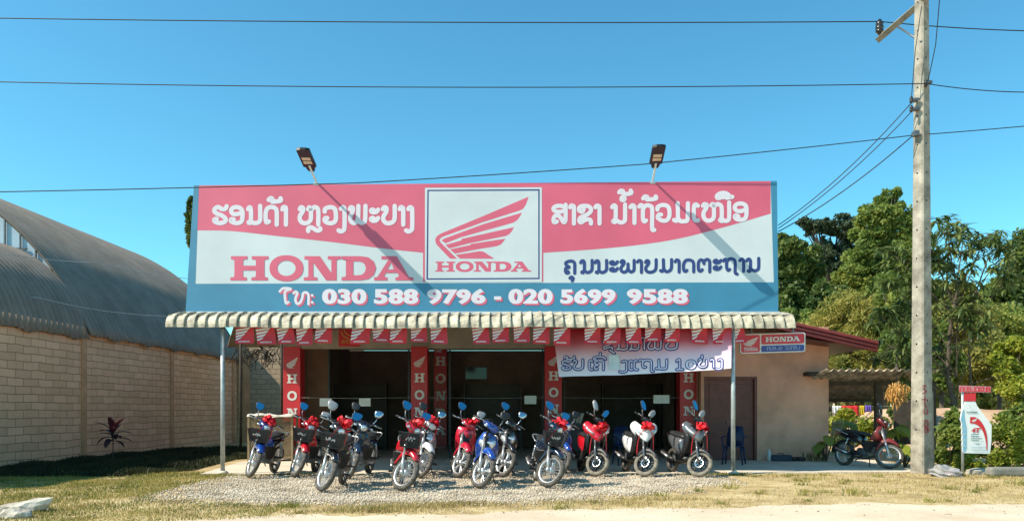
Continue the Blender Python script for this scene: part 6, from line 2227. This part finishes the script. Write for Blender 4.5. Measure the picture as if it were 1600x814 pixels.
GR_dark = leafmat('leaf_dark', [(0.0428, 0.0796, 0.0224), (0.0767, 0.1295, 0.032), (0.1214, 0.1758, 0.0406), (0.2208, 0.2336, 0.0592)], 0.4, patch=0.45)
GR_mid = leafmat('leaf_mid', [(0.0952, 0.1482, 0.0371), (0.1633, 0.2356, 0.0504), (0.246, 0.3037, 0.0649), (0.3913, 0.3925, 0.0933)], 0.45, patch=0.5)
GR_olive = leafmat('leaf_olive', [(0.159, 0.1792, 0.0442), (0.2805, 0.2844, 0.0606), (0.4115, 0.3655, 0.0858), (0.5612, 0.4378, 0.1301)], 0.45, patch=0.5)
GR_bright = leafmat('leaf_bright', [(0.09, 0.13, 0.018), (0.20, 0.26, 0.03), (0.35, 0.38, 0.045), (0.52, 0.50, 0.08)], 0.45, patch=1.2)
GR_blue = leafmat('leaf_bluegreen', [(0.0321, 0.0627, 0.0403), (0.064, 0.0996, 0.0568), (0.0955, 0.1353, 0.0724), (0.1576, 0.1845, 0.0987)], 0.4, patch=0.5)
M_bark = pmat('bark', (0.09, 0.07, 0.05), 0.9, 0, 0.3, 6, bump=0.6)
M_barkp = pmat('bark_pale', (0.24, 0.20, 0.15), 0.9, 0, 0.3, 6, bump=0.5)


def tree(name, base, blobs, nleaf, L, W, mat, label, cat="tree", group=None, trunk_r=0.2, bark=M_bark, sub=14, clump=0.33, droop=0.0, fork=None, upbias=0.35):
    b = Vector(base)
    r = empty(name, b, (0, 0, 0), label, cat, group)
    allv = []
    tot = sum(bl[1][0] * bl[1][2] for bl in blobs)
    mb = MB()
    top = max(blobs, key=lambda q: q[0][2])
    fk = Vector(fork) - b if fork else Vector((0.0, 0, (min(q[0][2] for q in blobs) - b.z) * 0.8))
    fk.z = max(0.2, fk.z)
    mb.tube([(0, 0, -0.1), (fk.x * 0.4 + 0.05, fk.y * 0.5, fk.z * 0.5), fk], [trunk_r, trunk_r * 0.85, trunk_r * 0.7], 8)
    for (c, rad) in [(c_, tuple(q * 1.12 for q in r_)) for c_, r_ in blobs]:
        n = int(nleaf * rad[0] * rad[2] / tot)
        P_ = blob_points(np.array(c) - np.array(b), rad, n, ng, sub, clump)
        allv.append(leaf_quads(P_, L, W, ng, upbias, droop))
        cc = Vector(c) - b
        mid = fk.lerp(cc, 0.5) + Vector((rnd.uniform(-.2, .2), rnd.uniform(-.2, .2), 0.1)) * rad[0]
        mb.tube([fk, mid, cc + Vector((0, 0, rad[2] * 0.3))], [trunk_r * 0.55, trunk_r * 0.32, trunk_r * 0.1], 6)
        for _ in range(4):
            e = cc + Vector((rnd.uniform(-1, 1) * rad[0], rnd.uniform(-1, 1) * rad[1], rnd.uniform(-.6, 1) * rad[2])) * 0.85
            mb.tube([mid, mid.lerp(e, 0.55) + Vector((0, 0, .05)), e], [trunk_r * 0.22, trunk_r * 0.13, trunk_r * 0.04], 5)
    mb.build('trunk', bark, r)
    quads_obj('crown', np.concatenate(allv), mat, r)
    return r


def B(px, py, Y, rpx, rpy, ry=None):
    p = P(px, py, Y)
    k = Y / F
    return ((p.x, p.y, p.z), (rpx * k, (ry or rpx * k * 0.8), rpy * k))


# far-off hillside wood behind everything on the right
HX = np.linspace(2, 95, 60)
HY = np.linspace(42, 120, 30)
hv, hf = [], []
hz = lambda x, y: max(-0.3, (y - 42) * 0.16 * (1 if x > 12 else max(0, (x - 4) / 8)) + 0.9 * math.sin(x * 0.23) * math.sin(y * 0.11))
for y in HY:
    for x in HX:
        hv.append((x, y, hz(x, y) - 0.2))
for j in range(29):
    for i in range(59):
        hf.append((j * 60 + i, j * 60 + i + 1, j * 60 + i + 61, j * 60 + i + 60))
tag(MB().add(hv, hf, 0, True).build('hills', groundmat('hill_floor', [(0.03, 0.045, 0.015), (0.07, 0.08, 0.03), (0.12, 0.11, 0.05)], 0.3)), kind='structure')
n = 1500
cx = ng.uniform(9, 80, n)
cy = ng.uniform(44, 100, n)
Vs = []
for x, y in zip(cx, cy):
    if x / y < 0.30: continue
    if x / y > 0.75: continue
    z = hz(x, y)
    s = ng.uniform(1.0, 2.4)
    h = s * ng.uniform(0.9, 1.5)
    pts = blob_points((x, y, z + h * 0.8), (s, s, h), 110, ng, 8, 0.5)
    Vs.append(leaf_quads(pts, 0.45, 0.28, ng, 0.5))
tag(quads_obj('hillside_woods', np.concatenate(Vs), GR_olive), kind='stuff')

TG = "trees behind the shop"
tree('broadleaf_tree', (P(1240, 0, 40).x, 40, 0), [B(1238, 402, 40, 34, 32), B(1228, 440, 40, 30, 30), B(1252, 445, 41, 32, 34)], 15400, 0.277, 0.149, GR_dark,
     "dark round-topped tree rising just right of the billboard's edge", group=TG, trunk_r=0.3)
tree('thin_crowned_tree', (P(1300, 0, 46).x, 46, 0), [B(1277, 355, 46, 22, 12), B(1312, 352, 46, 26, 15), B(1290, 395, 46, 16, 22), B(1330, 378, 47, 22, 22), B(1262, 350, 46, 14, 9), B(1310, 410, 46, 26, 22)], 9240, 0.277, 0.124, GR_blue,
     "spindly thin-crowned tree with bare limbs showing, left of the tallest tree", group=TG, trunk_r=0.28, sub=20, clump=0.24)
tree('tall_tree', (P(1375, 0, 42).x, 42, 0), [B(1388, 322, 42, 20, 24), B(1362, 352, 42, 32, 30), B(1400, 360, 42, 30, 34), B(1378, 398, 42, 46, 34), B(1350, 432, 42, 36, 30), B(1405, 430, 42, 34, 34), B(1372, 465, 42, 40, 30)], 30800, 0.277, 0.149, GR_mid,
     "tallest broad tree behind the shop, just left of the utility pole", group=TG, trunk_r=0.38, sub=22, clump=0.27)
tree('yellowing_tree', (P(1262, 0, 36).x, 36, 0), [B(1252, 482, 36, 36, 24), B(1292, 478, 36, 34, 30), B(1235, 470, 36, 20, 20)], 11440, 0.238, 0.136, GR_dark,
     "low dark tree with some yellow leaves between billboard edge and red roof", group=TG, trunk_r=0.22)
tree('bamboo_clump', (P(1345, 0, 30).x, 30, 0), [B(1330, 505, 30, 46, 44), B(1385, 525, 30, 44, 52), B(1345, 560, 30, 60, 46), B(1290, 525, 31, 34, 32)], 33000, 0.224, 0.043, GR_olive,
     "feathery yellow-green bamboo clump behind the red roof end", cat="bamboo", group=TG, trunk_r=0.12, droop=0.5, sub=26)
tree('dense_bush', (P(1400, 0, 27).x, 27, 0), [B(1395, 480, 29, 28, 46), B(1415, 535, 28, 34, 44)], 14300, 0.198, 0.099, GR_mid,
     "leafy bush tree seen left of the pole, above the shed", group=TG, trunk_r=0.12)
tree('broadleaf_tree', (P(1592, 0, 38).x, 38, 0), [B(1600, 425, 38, 30, 45), B(1590, 480, 38, 40, 34), B(1625, 470, 38, 50, 60)], 15400, 0.264, 0.149, GR_dark,
     "dark tree cut by the photo's right edge behind the hillside shrubs", group=TG, trunk_r=0.3)
for i, (px, py, Y, rx_, ry_, mt, lab) in enumerate([
        (1490, 500, 32, 50, 30, GR_olive, "olive hillside bush to the right of the pole, below the long-leaved tree"), (1560, 510, 33, 48, 36, GR_mid, "green hillside bush at the right, under the dark edge tree"),
        (1520, 560, 28, 56, 36, GR_olive, "wide olive bush above the bottle board"), (1470, 560, 26, 30, 44, GR_mid, "narrow green bush right behind the pole above the shed"),
        (1590, 560, 26, 34, 34, GR_bright, "fresh green bush at the right edge above the bare earth"), (1300, 560, 34, 34, 34, GR_mid, "green bush seen between red roof and shed roof")]):
    tree('hillside_bush', (P(px, 0, Y).x, Y, 0), [B(px, py, Y, rx_, ry_), B(px + rx_ * 0.4, py + ry_ * 0.5, Y + 0.5, rx_ * 0.6, ry_ * 0.6)], 10000, 0.17, 0.085, mt, lab, cat="bush", group="bushes on the slope", trunk_r=0.1, sub=18)

for i, (px, py, Y, rx_, ry_, mt, lab) in enumerate([
        (1440, 470, 44, 40, 34, GR_mid, "green slope tree directly behind the pole's middle"), (1500, 478, 48, 44, 26, GR_olive, "olive slope tree right of the pole, under the sky gap"),
        (1555, 470, 46, 36, 30, GR_mid, "green slope tree left of the dark edge tree"), (1330, 445, 50, 44, 40, GR_mid, "green slope tree filling in below the thin-crowned tree"),
        (1250, 520, 33, 34, 30, GR_mid, "green tree low beside the billboard's lower right corner")]):
    tree('slope_tree', (P(px, 0, Y).x, Y, 0), [B(px, py, Y, rx_, ry_), B(px - rx_ * 0.4, py + ry_ * 0.7, Y + 0.5, rx_ * 0.8, ry_ * 0.7), B(px + rx_ * 0.5, py + ry_ * 0.8, Y, rx_ * 0.7, ry_ * 0.7)], 11000, 0.3, 0.16, mt, lab, group="trees on the slope", trunk_r=0.16, sub=18)

# tree tips left of the billboard
tree('distant_tree', (P(318, 0, 38).x, 38, 0), [B(297, 335, 38, 6, 17), B(296, 350, 38, 5, 14), B(310, 360, 38, 14, 40), B(300, 312, 38, 3.5, 3)], 3300, 0.264, 0.149, GR_dark,
     "dark tree mostly hidden, its leaf tips peeping out left of the billboard", trunk_r=0.2)

# small foreground tree with long drooping leaves behind the pole
lt = empty('long_leaved_tree', (P(1497, 0, 18.5).x, 18.5, 0), (0, 0, 0), "slender tree with tufts of long drooping leaves right of the pole, above the bottle board", "tree")
mb = MB()
base = Vector((P(1497, 0, 18.5).x, 18.5, 0))
tufts = [(1480, 362, 34, 20), (1508, 352, 30, 16), (1545, 365, 30, 18), (1570, 395, 26, 20), (1530, 390, 30, 18), (1490, 395, 34, 20), (1462, 400, 26, 22), (1500, 430, 36, 22), (1545, 425, 30, 20), (1470, 450, 30, 24), (1450, 385, 20, 14), (1520, 470, 26, 20), (1580, 430, 18, 16), (1440, 430, 24, 18), (1452, 500, 26, 26), (1495, 500, 22, 18), (1432, 470, 18, 22), (1430, 520, 18, 26), (1404, 405, 20, 18), (1398, 450, 22, 20), (1412, 495, 22, 24), (1392, 540, 22, 24), (1380, 500, 18, 16), (1415, 575, 18, 20), (1525, 520, 26, 22), (1480, 560, 24, 22)]
mb.tube([base, P(1492, 640, 18.5), P(1480, 590, 18.5), P(1484, 520, 18.6), P(1498, 440, 18.6)], [0.07, 0.06, 0.05, 0.045, 0.03], 8)
mb.tube([P(1515, 720, 18.4), P(1517, 605, 18.4), P(1514, 540, 18.4), P(1520, 470, 18.4), P(1545, 400, 18.3)], [0.035, 0.03, 0.026, 0.022, 0.012], 7)
mb.tube([P(1517, 600, 18.4), P(1530, 596, 18.3), P(1550, 590, 18.2), P(1570, 588, 18.2)], [0.02, 0.016, 0.012, 0.006], 6)
mb.tube([P(1514, 560, 18.4), P(1500, 535, 18.3), P(1493, 505, 18.3)], [0.014, 0.01, 0.006], 6)
lv = MB()
for (px, py, rx_, ry_) in tufts:
    Yt = 18.5 + rnd.uniform(-0.9, 0.9)
    c = P(px, py, Yt)
    s0 = P(1495, min(640, py + 90), 18.6)
    mb.tube([s0, s0.lerp(c, 0.5) + Vector((0, 0, -0.05)), c], [0.022, 0.014, 0.007], 5)
    for ns in range(7):
        e = c + Vector((rnd.uniform(-1, 1) * rx_, rnd.uniform(-.8, .8) * rx_, rnd.uniform(-1, 1) * ry_)) * (Yt / F)
        mb.tube([c, e], [0.006, 0.003], 4)
        for k in range(20):
            a = rnd.uniform(0, 6.28)
            el = rnd.uniform(-0.5, 0.75)
            leaf_strip(lv, e + Vector((rnd.uniform(-.05, .05), rnd.uniform(-.05, .05), rnd.uniform(-.05, .05))), (math.cos(a) * math.cos(el), math.sin(a) * math.cos(el), math.sin(el)), rnd.uniform(0.22, 0.40), rnd.uniform(0.045, 0.07), rnd.uniform(0.8, 2.2), n=4, fold=0.2)
wbuild(mb, 'trunk', M_bark, lt)
wbuild(lv, 'crown', leafmat('long_leaf', [(0.035, 0.07, 0.025), (0.085, 0.135, 0.042), (0.17, 0.22, 0.06), (0.32, 0.34, 0.13)], 0.45, 0.4, 1.2), lt)

# hedge and shrubs at the right front
def shrub(name, px, py, Y, rx_, ry_, n, L, W, mt, label, cat="shrub", group=None, sub=22, z0=None, ry2=None):
    r = empty(name, (P(px, 0, Y).x, Y, 0), (0, 0, 0), label, cat, group)
    c, rad = B(px, py, Y, rx_, ry_, ry2)
    pts = blob_points(np.array(c) - np.array(r.location), rad, n, ng, sub, 0.34)
    pts = pts[pts[:, 2] > 0.02]
    quads_obj('foliage', leaf_quads(pts, L, W, ng, 0.5), mt, r)
    mb = MB()
    for k in range(9):
        e = Vector((rnd.uniform(-.8, .8) * rad[0], rnd.uniform(-.6, .6) * rad[1], rnd.uniform(0.4, 1.0) * (c[2] + rad[2] * 0.6)))
        mb.tube([(e.x * 0.25, e.y * 0.25, 0), e * 0.6, e], [0.016, 0.011, 0.004], 5)
    mb.build('stems', M_bark, r)
    return r


shrub('hedge_shrub', 1560, 694, 17.2, 38, 40, 5200, 0.085, 0.04, GR_bright, "bright yellow-green shrub right behind the bottle board", group="hedge shrubs")
shrub('hedge_shrub', 1625, 690, 17.4, 50, 44, 5200, 0.085, 0.04, GR_bright, "bright yellow-green shrub cut by the right edge above the concrete block", group="hedge shrubs")
shrub('green_shrub', 1486, 690, 17.0, 24, 44, 3000, 0.13, 0.075, GR_mid, "dark green leafy shrub between the pole and the bottle board", sub=16)
shrub('green_shrub', 1515, 725, 16.2, 22, 16, 1300, 0.09, 0.05, GR_bright, "small bright shrub at the foot of the bottle board's post", sub=12)
shrub('green_shrub', 1590, 655, 22, 26, 22, 2200, 0.14, 0.07, GR_mid, "green shrub on the bare earth bank at the right edge", sub=14)
shrub('green_shrub', 1590, 612, 24, 30, 26, 2600, 0.16, 0.08, GR_bright, "leafy light green shrub above the bare earth at the right edge", sub=14)
shrub('green_shrub', 1332, 668, 25.5, 40, 26, 4200, 0.16, 0.07, GR_bright, "bright leafy plants behind the old red motorcycle, below the washing", sub=14)
shrub('green_shrub', 1322, 600, 29, 26, 26, 2600, 0.13, 0.07, GR_mid, "shaded green bush seen under the shed roof", sub=14)
shrub('green_shrub', 1395, 668, 24.5, 26, 24, 2600, 0.17, 0.06, GR_mid, "leafy fern-like plant behind the old motorcycle's handlebar", sub=12)
shrub('dark_shrub', 1420, 640, 24, 34, 26, 2400, 0.15, 0.08, GR_dark, "dark shrub deep behind the shed", sub=14)
# taro by the pole
def taro(px, py, Y, n, h, label, s=1.0):
    g_ = Vector((P(px, 0, Y).x, Y, 0))
    r = empty('taro_plant', g_, (0, 0, 0), label, "plant", "big-leaved plants")
    st_, lf = MB(), MB()
    for i in range(n):
        a = i * 2.4 + rnd.uniform(-.3, .3)
        rr = rnd.uniform(0.12, 0.34) * s
        hh = h * rnd.uniform(0.55, 1.0)
        tip = Vector((math.cos(a) * rr, math.sin(a) * rr, hh))
        st_.tube([(0, 0, 0), tip * 0.6 + Vector((0, 0, hh * 0.15)), tip], [0.016, 0.012, 0.007], 5)
        d = Vector((math.cos(a), math.sin(a) - 0.5, -0.45)).normalized()
        leaf_strip(lf, tip - d * 0.06, d, rnd.uniform(0.34, 0.5) * s, rnd.uniform(0.24, 0.34) * s, 0.9, n=7, fold=0.18)
    st_.build('stems', M_bark, r)
    lf.build('leaves', GR_bright if px > 1400 else GR_mid, r)


taro(1414, 730, 17.1, 8, 0.62, "broad-leaved taro plant beside the pole's foot, by the old motorcycle's front wheel", 0.9)
taro(1408, 705, 20.5, 12, 1.05, "taller broad-leaved plant behind the old motorcycle's front wheel")
taro(1290, 722, 19.0, 7, 0.7, "broad dark-leaved plant at the shop's right corner behind the old motorcycle")
taro(1318, 700, 23.6, 12, 1.05, "broad-leaved plant behind the old motorcycle's seat")
for px, lab in ((1262, "small grassy weed tuft at the foot of the salmon wall"), (1283, "small grassy weed tuft at the salmon wall's right corner")):
    r = empty('weed_tuft', (P(px, 0, 19.2).x, 19.15, 0), (0, 0, 0), lab, "weed", "weeds at the wall")
    mb = MB()
    for i in range(26):
        a = rnd.uniform(0, 6.28)
        leaf_strip(mb, (rnd.uniform(-.18, .18), rnd.uniform(-.06, .06), 0), (math.cos(a) * .4, math.sin(a) * .4, 1), rnd.uniform(0.15, 0.36), 0.018, 0.7, n=4)
    mb.build('blades', GR_dark, r)

# bare earth bank at the right
bv, bfc = [], []
for j in range(12):
    for i in range(30):
        x, y = 11.0 + i * 0.55, 21.5 + j * 0.55
        t = min(1, max(0, (y - 21.5) / 3.5)) * min(1, max(0, (x - 11.0) / 2.0))
        bv.append((x, y, -0.05 + 1.35 * t * t * (3 - 2 * t) + 0.08 * math.sin(x * 2.1) * math.sin(y * 1.7) * t))
for j in range(11):
    for i in range(29):
        bfc.append((j * 30 + i, j * 30 + i + 1, j * 30 + i + 31, j * 30 + i + 30))
tag(MB().add(bv, bfc, 0, True).build('earth_bank_ground', M_dirt), kind='structure')

# ------------------------------------------------------------------ grass blades and gravel stones
def inpoly(x, y, poly):
    c = np.zeros(len(x), bool)
    n = len(poly)
    j = n - 1
    for i in range(n):
        xi, yi = poly[i]; xj, yj = poly[j]
        k = ((yi > y) != (yj > y)) & (x < (xj - xi) * (y - yi) / (yj - yi + 1e-12) + xi)
        c ^= k
        j = i
    return c


def lumpy(x, y, f):
    return (np.sin(x * f + 1.3) * np.sin(y * f * 1.7 + 0.4) + 0.6 * np.sin(x * f * 2.3 + y * f * 1.9) + 0.5 * np.sin(x * f * 4.1 - y * f * 3.3)) / 2.1


edge_x = np.array([p[0] for p in road_edge]); edge_y = np.array([p[1] for p in road_edge])


def blades(name, n, xr, yr, hmin, hmax, m, dens, w=0.012, lean=0.7):
    x = ng.uniform(*xr, n); y = yr[0] + (yr[1] - yr[0]) * ng.uniform(0, 1, n) ** 1.15
    keep = ~inpoly(x, y, gravel_poly) | (ng.uniform(0, 1, n) < np.clip(0.04 + 0.5 * (lumpy(x, y, 1.6) - 0.25), 0.02, 0.5) * ((y < 11.2) | (x < -4.6) | (x > 3.2)))
    keep &= ~inpoly(x, y, slab)
    re = np.interp(x, edge_x, edge_y)
    keep &= y > re + ng.exponential(0.06, n) - 0.14
    keep &= np.abs(x / y) < 0.75
    keep &= x > -11.85 + 0.12 * (y - 17.7)
    keep &= ng.uniform(0, 1, n) < dens(x, y, re)
    x, y = x[keep], y[keep]
    n = len(x)
    a = ng.uniform(0, 6.283, n)
    h = ng.uniform(hmin, hmax, n) * (0.7 + 0.5 * lumpy(x, y, 1.7))
    l = ng.uniform(0.1, lean, n) * h
    b = ng.uniform(0, 6.283, n)
    V = np.zeros((n, 3, 3), np.float32)
    dx, dy = np.cos(a) * w / 2, np.sin(a) * w / 2
    V[:, 0] = np.stack([x - dx, y - dy, np.zeros(n)], 1)
    V[:, 1] = np.stack([x + dx, y + dy, np.zeros(n)], 1)
    V[:, 2] = np.stack([x + np.cos(b) * l, y + np.sin(b) * l, h], 1)
    o = npmesh(name, V.reshape(-1, 3), np.arange(n * 3).reshape(n, 3), m)
    return tag(o, kind='stuff')


G_straw = leafmat('grass_straw', [(0.20, 0.14, 0.045), (0.36, 0.27, 0.10), (0.50, 0.39, 0.17), (0.60, 0.49, 0.25)], 0.25, patch=1.1)
G_green = leafmat('grass_green', [(0.07, 0.10, 0.018), (0.17, 0.185, 0.035), (0.32, 0.28, 0.065), (0.50, 0.40, 0.13)], 0.3, patch=0.9)
G_painted_shade = leafmat('grass_painted_shade', [(0.008, 0.012, 0.005), (0.018, 0.026, 0.009), (0.036, 0.044, 0.014), (0.06, 0.066, 0.022)], 0.25, patch=0.9)  # grass colour darkened to deepen the warehouse's shade
blades('grass_dry', 110000, (-8, 13), (8.3, 16.2), 0.015, 0.05, G_straw, lambda x, y, re: np.clip(0.55 + 0.5 * lumpy(x, y, 1.3) + np.where(x < -3.5, 0.15, 0) - np.where((x > 2.0) & (x < 6.5), 0.25, 0), 0.03, 1))
blades('grass_green', 100000, (-11, -3), (8.3, 15.9), 0.02, 0.065, G_green, lambda x, y, re: np.clip(0.72 + 0.6 * lumpy(x + 3, y, 1.1) + np.clip((y - 11.5) * 0.12, -0.3, 0.5), 0.02, 1))
blades('grass_verge', 14000, (5, 13), (11.5, 16.2), 0.03, 0.09, G_straw, lambda x, y, re: np.clip(0.3 + 0.8 * lumpy(x, y, 1.9), 0.0, 1))
blades('grass_shade_darkened', 120000, (-12, -5.2), (13.5, 26), 0.04, 0.16, G_painted_shade, lambda x, y, re: np.where(inpoly(x, y, [(-12, 14.6), (-7.6, 14.9), (-6.8, 16.4), (-7.2, 20), (-6.2, 21), (-6, 28), (-14, 28), (-14, 14)]), 0.95, 0.0), 0.03)  # darkened blades fill the outline of the warehouse's shadow
blades('grass_tufts', 16000, (-6.4, 6), (15.1, 15.7), 0.03, 0.09, G_green, lambda x, y, re: np.clip(0.2 + 0.8 * lumpy(x, y, 2.9), 0, 1))
# patches of grass in the road verge
# weed clumps in the grass
nc, nb = 130, 46
wx = ng.uniform(-9, 12, nc); wy = ng.uniform(9.3, 15.3, nc)
ok = (~inpoly(wx, wy, gravel_poly)) & (wy > np.interp(wx, edge_x, edge_y) + 0.05) & (np.abs(wx / wy) < 0.72)
wx, wy = wx[ok], wy[ok]
ws = ng.uniform(0.04, 0.13, len(wx))
x = (wx[:, None] + ng.normal(0, 1, (len(wx), nb)) * ws[:, None] * 0.8).ravel()
y = (wy[:, None] + ng.normal(0, 1, (len(wx), nb)) * ws[:, None] * 0.8).ravel()
h = (ng.uniform(0.4, 1.2, (len(wx), nb)) * ws[:, None]).ravel()
n = len(x)
a = ng.uniform(0, 6.283, n)
V = np.zeros((n, 3, 3), np.float32)
V[:, 0] = np.stack([x - np.cos(a) * 0.007, y - np.sin(a) * .007, np.zeros(n)], 1)
V[:, 1] = np.stack([x + np.cos(a) * 0.007, y + np.sin(a) * .007, np.zeros(n)], 1)
V[:, 2] = np.stack([x + ng.normal(0, .5, n) * h, y + ng.normal(0, .5, n) * h, h], 1)
tag(npmesh('grass_weeds', V.reshape(-1, 3), np.arange(n * 3).reshape(n, 3), G_green), kind='stuff')
n = 5000
cxs = [(G(680, 790), 0.5), (G(720, 788), 0.4), (G(640, 793), 0.35), (G(940, 786), 0.5), (G(560, 799), 0.4), (G(1040, 780), 0.4)]
X, Yy = [], []
for c, s in cxs:
    X.append(ng.normal(c.x, s, n // 6)); Yy.append(ng.normal(c.y, s * 0.25, n // 6))
x, y = np.concatenate(X), np.concatenate(Yy)
n = len(x)
a = ng.uniform(0, 6.283, n); h = ng.uniform(0.02, 0.07, n)
V = np.zeros((n, 3, 3), np.float32)
V[:, 0] = np.stack([x - np.cos(a) * 0.006, y - np.sin(a) * .006, np.zeros(n)], 1)
V[:, 1] = np.stack([x + np.cos(a) * 0.006, y + np.sin(a) * .006, np.zeros(n)], 1)
V[:, 2] = np.stack([x + ng.normal(0, .02, n), y + ng.normal(0, .02, n), h], 1)
tag(npmesh('grass_patches', V.reshape(-1, 3), np.arange(n * 3).reshape(n, 3), G_straw), kind='stuff')


def stones(name, n, poly, smin, smax, m, z=0.008, extra=None):
    xs = [p[0] for p in poly]; ys = [p[1] for p in poly]
    x = ng.uniform(min(xs), max(xs), n); y = ng.uniform(min(ys), max(ys), n)
    k = inpoly(x + 0.5 * lumpy(x, y, 2.1) + ng.normal(0, 0.3, n), y + 0.25 * lumpy(x, y, 1.7) + ng.normal(0, 0.22, n), poly)
    x, y = x[k], y[k]
    if extra is not None:
        x = np.concatenate([x, extra[0]]); y = np.concatenate([y, extra[1]])
    n = len(x)
    s = smin + (smax - smin) * ng.uniform(0, 1, n) ** 2.2
    o6 = np.array([[1, 0, 0], [0, 1, 0], [-1, 0, 0], [0, -1, 0], [0, 0, 0.75], [0, 0, -0.5]], np.float32)
    a = ng.uniform(0, 6.283, n)
    V = o6[None] * s[:, None, None] * ng.uniform(0.65, 1.25, (n, 6, 1))
    V += ng.normal(0, 0.16, V.shape) * s[:, None, None]
    c, sn = np.cos(a)[:, None], np.sin(a)[:, None]
    vx = V[..., 0] * c - V[..., 1] * sn; vy = V[..., 0] * sn + V[..., 1] * c
    W = np.stack([vx + x[:, None], vy + y[:, None], V[..., 2] + z + s[:, None] * 0.25], -1)
    f = np.array([[0, 1, 4], [1, 2, 4], [2, 3, 4], [3, 0, 4], [1, 0, 5], [2, 1, 5], [3, 2, 5], [0, 3, 5]])
    Fc = (f[None] + (np.arange(n) * 6)[:, None, None]).reshape(-1, 3)
    return tag(npmesh(name, W.reshape(-1, 3), Fc, m), kind='stuff')


M_stone = leafmat('gravel_stone', [(0.20, 0.155, 0.11), (0.40, 0.33, 0.245), (0.56, 0.475, 0.365), (0.69, 0.61, 0.495)], 0.0, 0.9, patch=2.0)
ex = ng.uniform(-5.5, 7, 500), ng.uniform(9.2, 12.5, 500)
stones('gravel', 62000, gravel_poly, 0.005, 0.024, M_stone)
stones('gravel_scattered', 10, gravel_poly, 0.008, 0.02, M_stone, 0.004, ex)
